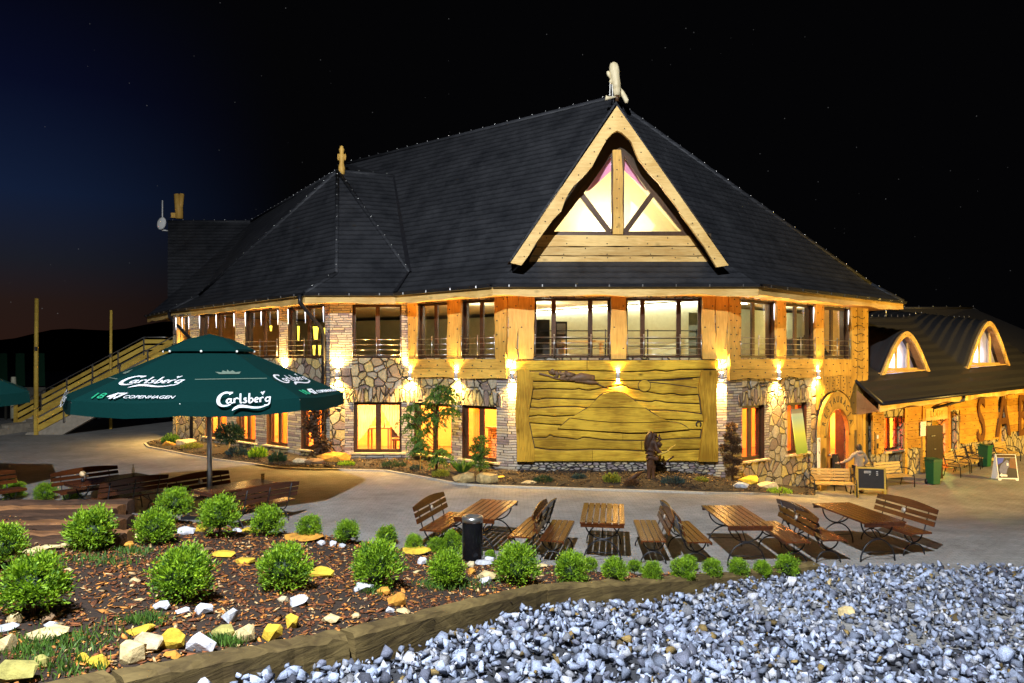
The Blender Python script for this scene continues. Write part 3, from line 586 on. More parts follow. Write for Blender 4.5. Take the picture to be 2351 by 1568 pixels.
bar((668, 905), (845, 1140), .16, GY + .045); bar((1112, 905), (940, 1140), .16, GY + .045); bar((455, 1165), (700, 850), .14, GY + .04); bar((1340, 1165), (1080, 850), .14, GY + .04); bar((690, 870), (850, 640), .13, GY + .042); bar((1090, 870), (930, 640), .13, GY + .042)
GW = bpart(mb, 'gable_window', M['gframe'] if 'gframe' in M else M['frame'])
mb = MB(); mb.poly([gb(445, 1150, GY + .12), gb(1350, 1150, GY + .12), gb(895, 560, GY + .12)]); mb.build('pane', M['glass'], GW)
mb = MB(); q = [(862, 625), (915, 625), (922, 700), (928, 800), (925, 950), (930, 1100), (928, 1155), (864, 1155), (868, 1050), (864, 900), (868, 750)]; mb.slab([gb(x, y, GY - .02) for x, y in q], (0, .08, 0))
for k in range(8): mb.ball(gb(882 + (22 if k % 3 == 0 else 8), 690 + k * 60, GY - .026), (.02, .012, .02), 6, 1)
bpart(mb, 'king_post', [M['pinev'], M['nail']])
mb = MB()
for s in (-1, 1):
    q = [(895 + s * 600, 1200), (895 + s * 436, 1160), (895 + s * 34, 655), (895, 640), (895, 430), (895 + s * 60, 430)]; q = [gb(x, y, GY + .1) for x, y in q]; mb.slab(q if s < 0 else q[::-1], (0, .06, 0))
bpart(mb, 'gable_lining', M['darkwood'])
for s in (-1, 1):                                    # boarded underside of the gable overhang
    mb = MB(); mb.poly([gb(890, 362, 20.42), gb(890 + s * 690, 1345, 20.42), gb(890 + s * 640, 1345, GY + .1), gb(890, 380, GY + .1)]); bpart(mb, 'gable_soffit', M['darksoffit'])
mb = MB(); b0 = 22.0                                  # small lit attic room behind the glass
A, B, C = gb(300, 1180, GY + .35), gb(1480, 1180, GY + .35), gb(895, 520, GY + .35)
A2, B2, C2 = [Vector((p.x + (3.1 - p.x) * .02, 23.4, p.z)) for p in (A, B, C)]; C2.z = C.z - .05
mb.poly([A, A2, C2, C]); mb.poly([B, C, C2, B2]); mb.poly([A2, B2, C2]); mb.poly([A, B, B2, A2]); bpart(mb, 'attic_room', M['cream'])
mb = MB()
for s in (-1, 1):
    a, b, c = (895 + s * 30, 640), (895 + s * 225, 890), (895 + s * 175, 880); mb.slab([gb(*a, GY + .3), gb(*b, GY + .3), gb(*c, GY + .3), gb(895 + s * 30, 745, GY + .3)], (0, .03, 0))
tag(mb.build('drape', M['pink']), 'pink drape hung inside the peak of the gable window', 'drape')
lamp('attic_light', 'POINT', (3.1, 22.5, CZ + 4.6), 110, (1, .88, .62), .25)
# ---- downpipes
for pts in ([h(-7.2, 23.15, 2.2), h(-7.2, 23.15, 1.95), h(-6.6, 23.75, 1.05), h(-6.6, 23.88, .8), h(-6.6, 23.9, -3.4)], [h(-15.75, 31.35, 2.2), h(-15.7, 31.3, 1.95), h(-14.0, 29.65, .95), h(-13.9, 29.55, .7), h(-13.9, 29.6, -3.5)]):
    mb = MB(); mb.tube(pts, .07, 8); bpart(mb, 'downpipe', M['gutter'])
# ---- entrance: carved door surround, cladding, door leaf
mb = MB(); zt = 2.98; t0, t1 = WR.t(1873), WR.L + .02
k = 0; t = t0; nb = 9; seg = (t1 - t0) / nb
def archz(t):                                        # outer line of the carved door arch
    c = (DT0 + DT1) / 2; r = (DT1 - DT0) / 2 + .42; d = abs(t - c) / r
    return 1.55 + .95 * math.sqrt(max(0, 1 - d * d)) if d < 1 else -2
for i in range(nb):
    a, b = t0 + seg * i + .006, t0 + seg * (i + 1) - .006; n = 5; lo = [(a + (b - a) * j / n, max(-1.6, archz(a + (b - a) * j / n))) for j in range(n + 1)]
    if i >= 6: lo = [(x, max(z, .9 if i == 6 else -1.6)) for x, z in lo]
    o = .06 + .02 * (i % 3); wv = wavy(max(z for x, z in lo), 3.0, 6, .02, i + 3)
    pts = [WR.P(x, z, .005) for x, z in lo] + [WR.P(b + w_, z, .005) for z, w_ in wv] + [WR.P(a + w_, z, .005) for z, w_ in wv[::-1]]
    mb.slab(pts[::-1], WR.n * o)
    for q in range(5):
        z = lo[2][1] + (3.0 - lo[2][1]) * (q + .5) / 5; mb.ball(WR.P((a + b) / 2 + .06 * math.sin(q * 2 + i), z, o + .008), (.03, .02, .024), 6, 1)
a, b = WR.t(1950), WR.L + .05
for i in range(3):
    u, v = a + (b - a) * i / 3 + .005, a + (b - a) * (i + 1) / 3 - .005; board(mb, WR, u, v, 2.98 + .01, 5.6, .005, .1 + .015 * (i % 2), 0, 11, .015, 70 + i, True)
board(mb, WR, WR.t(1886), a - .01, 3.0, 3.62, .004, .1, 0, 8, .03, 77)
for i in range(7):                                   # carved grooves on the corner post
    z = 3.3 + i * .32; mb.tube([WR.P(a + .15 + .25 * q + .02, z + .05 * math.sin(q * 2 + i), .118) for q in range(4)], .012, 5, 1)
bpart(mb, 'door_cladding', [M['clad'], M['nail']])
mb = MB(); c = (DT0 + DT1) / 2; ro, ri = (DT1 - DT0) / 2 + .42, (DT1 - DT0) / 2 - .02; n = 20
oz = lambda a: WR.P(c - ro * math.cos(a), 1.0 + 1.42 * math.sin(a), .06); iz = lambda a: WR.P(c - ri * math.cos(a), .78 + 1.0 * math.sin(a), .06)
an = [math.pi * i / n for i in range(n + 1)]
for i in range(n): mb.slab([oz(an[i]), oz(an[i + 1]), iz(an[i + 1]), iz(an[i])][::-1], WR.n * .12)
for s in (-1, 1):
    x0, x1 = sorted((c + s * ro, c + s * ri)); WR.box(mb, x0, x1, -1.3, .78, .06, .18)
    x0, x1 = sorted((c + s * ro, c + s * (ri + .15)))
    WR.box(mb, x0, x1, .781, 1.0, .06, .178)
mb.tube([WR.P(c - (ri + .03) * math.cos(a), .78 + 1.03 * math.sin(a), .19) for a in an], .035, 6)
for i, ch in enumerate('RESTAURACJA'):               # carved lettering round the arch
    a = math.pi * (.10 + .8 * i / 10); p = WR.P(c - (ro + ri) / 2 * 1.0 * math.cos(a), .9 + 1.23 * math.sin(a), .186); v = (WR.d * -math.cos(a) * 1.0 + Vector((0, 0, math.sin(a)))).normalized(); u = v.cross(WR.n) * -1
    u = (WR.d * math.sin(a) + Vector((0, 0, math.cos(a)))).normalized()
    text_mesh(mb, ch, .34, p, u, v, 1, sx=.75, ext=.006)
DA = bpart(mb, 'door_arch', [M['clad'], M['nail']])
mb = MB(); u0 = DT0 + .03; wdt = (DT1 - DT0) * .52; hz = lambda t: .7 + 1.0 * math.sqrt(max(0.02, 1 - ((t - c) / (ri + .02)) ** 2))
pts = [WR.P(u0, -1.1, -.2), WR.P(u0 + wdt, -1.1, -.2)] + [WR.P(u0 + wdt * (1 - i / 8), hz(u0 + wdt * (1 - i / 8)), -.2) for i in range(9)]
mb.slab(pts[::-1], WR.n * .06)
for z0, z1, s in ((-.9, .1, 1), (.2, 1.2, -1)): mb.tube([WR.P(u0 + wdt * (.5 + s * .25 * math.sin(q * .7)), z0 + (z1 - z0) * q / 5, -.12) for q in range(6)], [.03, .06, .05, .07, .05, .02], 8)
DL = bpart(mb, 'door_leaf', wood('glossy_door_wood', (.42, .21, .06), (.26, .11, .03), (8, 8, .6), .25, coat=.4))
mb = MB(); mb.ball(WR.P(u0 + wdt - .12, .05, -.1), .05, 8); mb.build('door_knob', M['steel'], DL)
# rooms: lamps that light what the windows show
for p, e in (((-11.2, 30.0, 2.6), 1.6), ((-8.6, 28.0, 2.6), 1.3), ((-5.0, 26.3, 2.7), 2.4), ((-1.2, 24.9, 2.6), 1.4), ((8.2, 24.2, 2.4), 1.0), ((10.5, 26.0, 2.2), 1.1)): lamp('ceiling_light', 'POINT', p, ROOM_LOW * e, ROOM_LOW_COLOR if p[0] < 5 else (1, .33, .08), .15)
M_ = None
mb = MB(); beer = glow('yellow_shape_glow', (1, .72, .06), 2.2)  # yellow beer glass shapes in the panes, made to glow by emission
for px, y0, y1, w_ in ((622, 748, 760, .1), (685, 749, 781, .08), (725, 750, 779, .2), (745, 753, 781, .09), (721, 793, 816, .1), (734, 793, 816, .1), (745, 793, 817, .07)):
    p0, p1 = WL.at(px, y1, -.75), WL.at(px, y0, -.75); mb = MB(); mb.tube([p0, p0.lerp(p1, .6), p1], [w_ * .32, w_ * .42, w_ * .55], 8)
    tag(mb.build('glowing_glass_shape', beer), 'small yellow beer glass shape, given a glow, inside the upper windows of the stone wing', 'glass shape', 'yellow glass shapes in the upper windows')
lamp('entrance_light', 'POINT', (12.6, 27.0, 1.0), 110, (1, .30, .08), .15)
for p, e in (((1.2, 24.5, 5.3), 1.3), ((4.2, 22.9, 5.3), .9), ((8.3, 23.6, 5.2), .8), ((11.0, 26.2, 5.2), .9), ((-4.8, 26.5, 5.2), .12), ((-9.5, 29.0, 5.2), .12), ((-1.2, 25.0, 5.2), .7)): lamp('ceiling_light', 'POINT', p, ROOM_UP * e, ROOM_UP_COLOR, .15)
# ---- things in the rooms
def pleats(w, t0, t1, z0, z1, off, mat, label, group, amp=.05, k=9):
    mb = MB(); n = k * 4; pt = [(t0 + (t1 - t0) * i / n, off + amp * math.sin(i * math.pi / 2)) for i in range(n + 1)]
    mb.add([w.P(t, z, o) for t, o in pt for z in (z0, z1)], [(2 * i, 2 * i + 2, 2 * i + 3, 2 * i + 1) for i in range(n)], 0, True)
    tag(mb.build('curtain', mat), label, 'curtain', group)
t0, t1 = rng(WF, 812, 922); m_ = (t0 + t1) / 2
mb = MB()
for s, lb in ((0, 'left yellow curtain looped inside the wide ground floor window'), (1, 'right yellow curtain looped inside the wide ground floor window')):
    mb = MB(); n = 40
    a, b = (t0 - .2, m_ - .05) if s == 0 else (m_ + .05, t1 + .2)
    vs = []
    for i in range(n + 1):
        f = i / n; x = a + (b - a) * f; k = f if s == 0 else 1 - f; zb = .55 + 1.25 * k ** 1.6; o = -.55 + .04 * math.sin(i * 1.7); vs += [WF.P(x, zb, o), WF.P(x, 2.25, o)]
    mb.add(vs, [(2 * i, 2 * i + 2, 2 * i + 3, 2 * i + 1) for i in range(n)], 0, True); tag(mb.build('curtain', M['curtain']), lb, 'curtain', 'yellow looped curtains')
names = ('leftmost ground floor window behind the parasol pole', 'second ground floor window from the left end', 'third ground floor window beside the standard bush', 'ground floor window next to the tall downpipe')
for q, nm in zip(LO[WL], names):
    a, b = rng(WL, *q); pleats(WL, a + .1, a + (b - a) * .5, .1, 2.3, -.5, M['curtaino'], 'plain orange curtain inside the ' + nm, 'orange curtains of the stone wing', .03, 5)
a, b = rng(WD, *LO[WD][1]); pleats(WD, a + .12, a + (b - a) * .32, .1, 2.3, -.45, M['curtaino'], 'narrow orange curtain in window left of the carved mural', None, .03, 4); pleats(WD, a + (b - a) * .34, a + (b - a) * .55, .1, 2.3, -1.5, M['curtain'], 'pale yellow curtain deep in room left of the carved mural', None, .06, 5)
for q, nm in zip(LO[WR], ('window right of the carved mural', 'window with the leaning menu board')):
    a, b = rng(WR, *q); pleats(WR, a + (b - a) * .1, a + (b - a) * .9, .1, 2.3, -.8, M['curtainr'], 'orange red curtain across the ' + nm, 'red curtains right of the mural', .04, 8)
mb = MB(); WF.box(mb, t0 + .1, t0 + 1.0, 1.0, 1.05, -2.3, -1.5)
t = thing('dining_table', WF.P(t0 + .5, .02, -1.9), 'wooden dining table with white candle seen through the wide ground floor window', 'table')
mb.build('tabletop', M['floorwood'], t)
for dx, o in ((.15, -1.6), (.9, -1.6), (.15, -2.2), (.9, -2.2)): mb = MB(); WF.box(mb, t0 + dx, t0 + dx + .06, .02, 1.0, o - .06, o); mb.build('leg', M['floorwood'], t)
mb = MB(); mb.lathe([(.035, 1.051), (.035, 1.3), (.02, 1.33)], WF.P(t0 + .78, 0, -1.7), 10); tag(mb.build('candle', plain('white_wax', (.85, .8, .7), .5)), 'thick white candle standing on the dining table indoors', 'candle')
for (px0, px1, z0, z1, off, mt, nm, lb) in ((1228, 1262, 4.05, 5.0, -2.3, M['nail'], 'cabinet', 'dark cabinet standing in the upper room behind the left big window'), (1275, 1302, 4.0, 4.95, -2.6, M['gutter'], 'cabinet', 'grey steel cabinet in the upper room right of the dark cabinet')):
    a_, b_ = WC.t(px0, off), WC.t(px1, off); mb = MB(); WC.box(mb, a_, b_, 3.52, z1, off - .4, off); 
    for q in range(3): WC.box(mb, a_ + .05, b_ - .05, 3.6 + q * .45, 3.98 + q * .45, off + .002, off + .02, 1)
    tag(mb.build(nm, [mt, M['steel'] if mt is M['gutter'] else M['gutter']]), lb, nm)
a_, b_ = WC.t(1582, -.9), WC.t(1606, -.9); mb = MB(); WC.box(mb, a_, b_, 3.52, 5.15, -1.0, -.93); tag(mb.build('room_door', M['olive2']), 'olive grey door standing in the upper room at right end of right big window', 'door')
mb = MB(); t = thing('upper_table', WC.P(WC.t(1330, -1.6), 3.51, -1.6), 'long plain wooden table in the upper room behind the left big window', 'table'); a_, b_ = WC.t(1290, -1.6), WC.t(1390, -1.6); WC.box(mb, a_, b_, 4.2, 4.25, -2.0, -1.3); mb.build('tabletop', M['pine'], t)
for x_ in (a_ + .1, b_ - .16):
    for o_ in (-1.95, -1.4): mb = MB(); WC.box(mb, x_, x_ + .06, 3.51, 4.2, o_, o_ + .06); mb.build('leg', M['pine'], t)
mb = MB()
for z in (4.05, 4.3, 4.55): mb.tube([WC.P(WC.t(1240, -.9), z, -.9), WC.P(WC.t(1606, -.85), z, -.85)], .018, 6)
for px in (1300, 1390, 1487, 1600): mb.tube([WC.P(WC.t(px, -.9), 3.5, -.9), WC.P(WC.t(px, -.9), 4.6, -.9)], .022, 6)
bpart(mb, 'gallery_railing', M['gutter'])
t = thing('carved_chair', WF.P(m_ + .6, .02, -1.1), 'dark carved wooden chair with slotted back inside the wide ground floor window', 'chair')
mb = MB(); u = m_ + .33; bk = [(u, .75), (u + .02, 1.2), (u + .12, 1.42), (u + .25, 1.4), (u + .35, 1.32), (u + .7, 1.28), (u + .75, .75)]; mb.slab([WF.P(x, z, -1.0) for x, z in bk][::-1], WF.n * .05); mb.build('backrest', M['frame'], t)
mb = MB(); WF.box(mb, u, u + .75, .62, .68, -1.5, -1.0); mb.build('seat', M['frame'], t)
for x in (u + .03, u + .66): 
    for o in (-1.06, -1.48): mb = MB(); WF.box(mb, x, x + .06, .02, .62, o, o + .05); mb.build('leg', M['frame'], t)
a, b = rng(WD, *LO[WD][1]); t = thing('bar_counter', WD.P(b - .4, .02, -2.0), 'lit brick bar counter seen in window beside the carved mural', 'counter')
mb = MB(); WD.box(mb, a - .5, b + .9, .03, 1.15, -2.6, -2.0); mb.build('front_panel', ledge('bar_bricks', .09, .25, [(0, (.6, .34, .12)), (.5, (.66, .40, .16))]), t); mb = MB(); WD.box(mb, a - .55, b + .95, 1.151, 1.2, -2.65, -1.9); mb.build('top', M['floorwood'], t)
mb = MB(); mb.lathe([(.06, 1.2), (.05, 1.25), (.02, 1.3), (.10, 1.42), (.13, 1.5), (.10, 1.52)], WD.P(b - .55, 0, -2.2), 12); tag(mb.build('counter_lamp', glow('counter_lamp_glass', (1, .82, .6), 4)), 'glowing white lamp standing on the brick bar counter', 'lamp')
# ---- wall lamps shining up and down
def wall_lamp(w, px, z, label, k=1.0):
    t = w.t(px, .13); p = w.P(t, z, .13)
    r = thing('wall_lamp', p, label, 'wall lamp', 'up and down wall lamps on the facade')
    mb = MB(); mb.lathe([(.05, -.11), (.06, -.10), (.06, .10), (.05, .11)], (0, 0, 0), 12); o = mb.build('housing', plain_lamp, r, False)
    mb = MB(); mb.box(Vector((0, 0, 0)) - w.n * .085, (.09, .1, .1), w.rot()); mb.build('bracket', plain_lamp, r, False)
    for s in (1, -1): mb = MB(); mb.ball((0, 0, s * .118), (.052, .052, .02), 10); mb.build('lens', M['lens'], r, False)
    q = p + w.n * .02
    for s, e in ((1, WALL_UP), (-1, WALL_DOWN)): lamp('wall_lamp_beam', 'SPOT', (0, 0, s * .15), e * k, WALL_COLOR, .035, r, aim=None, cone=135, blend=1.0).rotation_euler = (R(180) if s > 0 else 0, 0, 0)
plain_lamp = plain('grey_lamp_metal', (.5, .48, .48), .4, .3)
for w, px, z, lb in ((WL, 407, 3.08, 'assumed wall lamp at the left end of the stone wing by the stair landing'), (WL, 452, 3.08, 'assumed wall lamp on stone wall near the staircase'), (WL, 549, 3.08, 'assumed wall lamp on stone wall just above the parasol cap'), (WL, 648, 3.08, 'wall lamp on stone pier right of the parasol top'), (WF, 774, 3.08, 'wall lamp beside the tall dark downpipe'),  # first three assumed behind the parasol, from the warm light on stairs and ground
                     (WD, 941, 3.06, 'wall lamp at stone corner above the small tree'), (WD, 1047, 3.08, 'wall lamp between the two windows right of the small tree'), (WC, 1176, 3.08, 'wall lamp at left top corner of the carved mural'), (WC, 1419, 3.1, 'wall lamp over the carved mountain, between the big windows'),
                     (WC, 1657, 3.08, 'wall lamp at right top corner of the carved mural'), (WR, 1789, 3.08, 'wall lamp between the two windows right of the mural'), (WR, 1879, 3.08, 'wall lamp beside the top of the carved door arch')): wall_lamp(w, px, z, lb, .8 if px == 1879 else 1)
# ================================================================ the low annex with its wavy roof
ANX = thing('annex_building', (19, 30, -1.1), 'low timber and stone annex with wavy dark roof and two arched dormers', 'building')
d_ = Vector((.8389, .5446)); WA = Wall((13.95, 26.55), (13.95 + d_.x * 16, 26.55 + d_.y * 16))
def apart(mb, name, mats, parent=None): return mb.build(name, mats, parent or ANX)
AZ = lambda t: 1.72 + .03 * t                        # wall top rises a little along the wall
ao = [(*rng(WA, 2029, 2069), -.02, 1.32), (*rng(WA, 2140, 2174), -1.2, 1.0), (*rng(WA, 2178, 2194), -.35, 1.32), (*rng(WA, 2290, 2305), -1.4, 1.1)]
mb = MB(); wall_faces(mb, WA, -1.8, 2.25, ao, base=0); apart(mb, 'wall', [M['annexstone']])
mb = MB(); e_ = WA.P(16, 0); g_ = WA.P(16, 0) - WA.n * 8; f_ = WA.P(0, 0) - WA.n * 8
wall_faces(mb, Wall((e_.x, e_.y), (g_.x, g_.y)), -1.8, 2.2, []); wall_faces(mb, Wall((g_.x, g_.y), (f_.x, f_.y)), -1.8, 2.2, []); apart(mb, 'rear_wall', M['annexstone'])
mb = MB(); mb.poly([WA.P(0, -1.12, -.3), WA.P(16, -1.12, -.3), WA.P(16, -1.12, -8), WA.P(0, -1.12, -8)]); mb.poly([WA.P(0, -1.12, -3.2), WA.P(16, -1.12, -3.2), WA.P(16, 2.2, -3.2), WA.P(0, 2.2, -3.2)]); mb.poly([WA.P(0, 1.9, -.3), WA.P(16, 1.9, -.3), WA.P(16, 1.9, -8), WA.P(0, 1.9, -8)]); apart(mb, 'room', M['orange'])
lamp('annex_light', 'POINT', WA.P(1.9, .8, -1.6), 420, (1, .40, .12), .15); lamp('annex_light', 'POINT', WA.P(7.4, .9, -1.4), 260, (.75, 1.0, .2), .15)
M['letter'] = wood('dark_letter_wood', (.21, .09, .022), (.13, .052, .013), (6, 6, .8))
mb = MB()                                            # rough plank cladding over the stone base
def clad(a, b, z0, z1, rows, seed):
    t0, t1 = rng(WA, a, b); r = random.Random(seed)
    for i in range(rows):
        za, zb = z0 + (z1 - z0) * i / rows, z0 + (z1 - z0) * (i + 1) / rows
        board(mb, WA, t0, t1, za + .012, zb, .003, .05 + r.uniform(0, .04), 0, 4, .04 if i == 0 else .014, seed + i)
clad(2000, 2026, -.1, 1.75, 6, 3); clad(2075, 2112, -.05, 1.8, 5, 21); clad(2076, 2200, 1.36, 1.9, 1, 5); clad(2200, 2287, -.15, 2.1, 7, 41); clad(2309, 2420, .1, 2.35, 7, 61)
for a, b in ((2071, 2076), (2112, 2117), (2170, 2176)): t0, t1 = rng(WA, a, b); board(mb, WA, t0, t1, -1.1, 1.9, .003, .12, 0, 5, .02, a, True)
apart(mb, 'plank_cladding', [M['annexwood'], M['nail']])
for i, (px, ch, w_) in enumerate(((2246, 'S', .95), (2297, 'A', 1.35), (2341, 'B', 1.05))):
    mb = MB(); t = WA.t(px); text_mesh(mb, ch, 2.9, WA.P(t, .75 if ch != 'A' else .85, .13), WA.d, Vector((0, 0, 1)), 0, sx=.62 if ch != 'A' else .78, ext=.02, offset=.02)
    apart(mb, 'carved_letter', M['letter'])
mb = MB(); t0, t1 = rng(WA, 2117, 2168); WA.box(mb, t0, t1, 1.05, 1.55, .06, .14); text_mesh(mb, 'LODY', .42, WA.P((t0 + t1) / 2, 1.3, .146), WA.d, Vector((0, 0, 1)), 1, ext=.004); apart(mb, 'carved_sign', [M['pine'], M['annexwood']])
def awin(t0, t1, z0, z1, n, curtain=None):
    mb = MB(); o0, o1 = -.22, -.14
    for a, b, c, d in ((t0 + .003, t1 - .003, z0 + .003, z0 + .07), (t0 + .003, t1 - .003, z1 - .07, z1 - .003), (t0 + .003, t0 + .07, z0 + .07, z1 - .07), (t1 - .07, t1 - .003, z0 + .07, z1 - .07)): WA.box(mb, a, b, c, d, o0, o1)
    for k in range(1, n): x = t0 + (t1 - t0) * k / n; WA.box(mb, x - .045, x + .045, z0 + .07, z1 - .07, o0, o1 + .01)
    fr = apart(mb, 'window', M['frame']); mb = MB(); mb.poly([WA.P(t0 + .05, z0 + .05, -.18), WA.P(t1 - .05, z0 + .05, -.18), WA.P(t1 - .05, z1 - .05, -.18), WA.P(t0 + .05, z1 - .05, -.18)]); mb.build('pane', M['glass'], fr)
    mb = MB(); WA.box(mb, t0 - .1, t1 + .12, z0 - .09, z0 - .01, -.1, .12); mb.build('sill', M['sill'], fr)
    if curtain: pleats(WA, t0 + .1, t1 - .05, z0 - .1, z1 + .1, -.5, M['curtainr'], curtain, None, .05, 7)
awin(*ao[0], 2, 'bright red curtain in the annex window right of the entrance'); awin(*ao[2], 1)
for o in (ao[0], ao[2], ao[3]):
    mb = MB(); t0, t1 = o[0] - .2, o[1] + .2; WA.box(mb, t0, t1, o[3] + .01, o[3] + .3, .004, .05); WA.box(mb, t0, o[0] - .01, max(o[2], -.4), o[3] + .01, .004, .05); WA.box(mb, o[1] + .01, t1, max(o[2], -.4), o[3] + .01, .004, .05); apart(mb, 'stone_lintel', M['annexstone'])
mb = MB(); WA.box(mb, ao[3][0] + .02, ao[3][1] - .02, -1.35, 1.08, -.15, -.1); apart(mb, 'door', M['annexwood'])
mb = MB(); hp = WA.P(ao[1][1], 0, .06); dd = (WA.n * 1.0 + WA.d * .15).normalized()     # brown door swung open outwards
hp = Vector((17.35, 27.85, 0)); a = W(2128, 1095, 26.6); b = W(2178, 1095, 26.6); mb.slab([Vector((a.x, a.y + .02, -1.08)), Vector((b.x, b.y + .35, -1.08)), Vector((b.x, b.y + .35, 1.02)), Vector((a.x, a.y + .02, 1.02))], (0, .05, 0))
AD = apart(mb, 'door', wood('dark_brown_door', (.032, .012, .005), (.018, .007, .003), (6, 6, .8), .4))
mb = MB()
for x, z in ((.32, .62), (.45, .62), (.5, .1), (.45, -.35)): q = a.lerp(b, x); mb.box((q.x, q.y + .0 + .33 * x, z), (.08, .02, .03), .35)
mb.build('handle', M['steel'], AD)
# wavy tiled roof: a height field over (u along the eave, w up the slope)
OV = .8; EZ = lambda u: 1.98 + .028 * u
DORM = [(WA.t(2073, OV - 1.25), 1.95, 1.75), (WA.t(2263, OV - 1.25), 2.25, 2.2)]
def bell(s): return 0 if abs(s) >= 1 else (1 - abs(s) ** 1.75) ** 1.15
def rz_(u, w, lift=True):
    b = EZ(u) + .82 * min(w, 4.3) - .7 * max(0, w - 4.3)
    if w >= 1.2:
        for c, hw, A in DORM:
            s = (u - c) / (hw * (1 + .24 * (w - 1.2)))
            if abs(s) < 1.3:
                top = EZ(u) + .82 * 1.2 + A * bell(s / 1.0) + .16 * (w - 1.2); k = .16
                m_x = max(b, top) + (k * max(0, 1 - abs(b - top) / .5) ** 2 * .5 if w > 1.7 else 0); b = m_x if abs(s) < 1 else b
    return b
def RP(u, w, z): return WA.P(u, z, OV - w)
us = np.linspace(-3.2, 16.5, 236); ws = np.unique(np.round(np.concatenate([np.arange(0, 1.2, .0667), [1.199, 1.2], np.arange(1.26, 6.3, .0667)]), 4))
mb = MB(); vs = []
for w in ws:
    st = (w / .4) % 1.0
    for u in us: vs.append(RP(u, w, rz_(u, w) + .085 * (1 - st) ** 1.2 * (w > .05)))
n = len(us); fs = []
for j in range(len(ws) - 1):
    for i in range(n - 1):
        if us[i] < -.8 and ws[j] < 1.9: continue
        if ws[j] == 1.199 and max(rz_(us[i], 1.2), rz_(us[i + 1], 1.2)) - EZ(us[i]) - .984 > .12: continue
        fs.append((j * n + i, j * n + i + 1, (j + 1) * n + i + 1, (j + 1) * n + i))
M['dormdiffuser'] = leafmat('pale_pane_diffuser', (.80, .80, .88), (.55, .58, .72), 2.5, .6); M['aroof'] = plain('annex_roof_tiles', (.030, .029, .030), .45, scale=40, var=.4, spec=.35)
mb.add(vs, fs, 0, True); AR = apart(mb, 'roof', M['aroof'])
mb = MB(); 
for k in range(30): u = -.6 + k * .58; mb.tube([RP(u, 4.3, rz_(u, 4.3)), RP(u, 4.3, rz_(u, 4.3) + .12)], .02, 5)
mb.tube([RP(7.6, 4.3, 5.6), RP(7.6, 4.3, 6.4)], .03, 6); mb.build('ridge_pin', M['steel'], AR)
for c, hw, A in DORM:
    mb = MB(); sn = np.linspace(-.985, .985, 29); fz = lambda s: EZ(c + s * hw) + .984
    out = [RP(c + s * hw, 1.16, fz(s) + A * bell(s) - .01) for s in sn]; inn = [RP(c + s * (hw - .0), 1.16, fz(s) + max(-.02, A * bell(s * 1.0) - .24 - .14 * abs(s))) for s in sn]
    for i in range(28):
        mb.slab([out[i], out[i + 1], inn[i + 1], inn[i]][::-1], WA.n * .08)
    for i in range(1, 28, 3): mb.ball(out[i].lerp(inn[i], .5) + WA.n * .085, (.02, .02, .02), 5, 1)
    D = apart(mb, 'dormer', [M['pine'], M['nail']])
    mb = MB(); w2 = 1.5                              # recessed front with three lights, lined reveal and sill
    lin = [(RP(c + s * hw * .93, 1.2, fz(s) + A * bell(s) - .1), RP(c + s * hw * .93, w2, fz(s) + A * bell(s) - .02)) for s in sn]
    for (a, b), (e, f) in zip(lin, lin[1:]): mb.poly([a, b, f, e])
    mb.build('reveal', M['soffit'], D)
    mb = MB(); mb.slab([RP(c - hw, 1.15, fz(-1) + .03), RP(c + hw, 1.15, fz(1) + .03), RP(c + hw, w2, fz(1) + .03), RP(c - hw, w2, fz(-1) + .03)], (0, 0, .05))
    bb = fz(0) + .08
    for s in (-.62, -.08, .42): x = c + s * hw; mb.slab([RP(x - .06, w2 - .07, bb), RP(x + .06, w2 - .07, bb), RP(x + .06, w2 - .07, fz(s) + A * bell(s * .95) - .05), RP(x - .06, w2 - .07, fz(s) + A * bell(s * .95) - .05)], WA.n * -.06)
    mb.slab([RP(c - hw * .9, w2 - .08, bb), RP(c + hw * .9, w2 - .08, bb), RP(c + hw * .9, w2 - .08, bb + .12), RP(c - hw * .9, w2 - .08, bb + .12)], WA.n * -.06); mb.build('frame', M['pine'], D)
    mb = MB(); mb.poly([RP(c - hw * .9, w2, bb)] + [RP(c + s * hw * .93, w2, fz(s) + A * bell(s) - .04) for s in sn] + [RP(c + hw * .9, w2, bb)]); mb.build('pane', M['glass'], D)
    mb = MB(); w3 = w2 + .1; mb.poly([RP(c - hw * .95, w3, bb - .1)] + [RP(c + s * hw * .9, w3, fz(s) + A * bell(s) - .08) for s in sn] + [RP(c + hw * .95, w3, bb - .1)]); mb.build('back_panel', M['dormdiffuser'], D)  # added translucent panel, lit from behind so the panes look pale
    lamp('dormer_light', 'POINT', RP(c, w2 + .4, bb + .45), 40, (.80, .80, 1.0), .08)
mb = MB(); u0, u1 = -.75, 16.5; k = 60
lo = [(u0 + (u1 - u0) * i / k) for i in range(k + 1)]; wv = wavy(0, 17, k, .06, 5, .8)
for i in range(k): mb.slab([RP(lo[i], .03, EZ(lo[i]) - .02), RP(lo[i + 1], .03, EZ(lo[i + 1]) - .02), RP(lo[i + 1], .03, EZ(lo[i + 1]) - .26 + wv[i + 1][1]), RP(lo[i], .03, EZ(lo[i]) - .26 + wv[i][1])], WA.n * -.05)
apart(mb, 'fascia_board', M['pine'])
mb = MB(); mb.tube([RP(u0, -.06, EZ(u0) - .0), RP(u1, -.06, EZ(u1) - .0)], .075, 8); mb.tube([RP(u0, 4.3, rz_(u0, 4.3)), RP(u0, -.05, EZ(u0))], .07, 8); t = WA.t(2205, .7); mb.tube([WA.P(t, EZ(t) - .05, .84), WA.P(t, EZ(t) - .25, .84), WA.P(t - 1.1, EZ(t) - .6, .12), WA.P(t - 1.1, EZ(t) - .75, .1)], .06, 8)
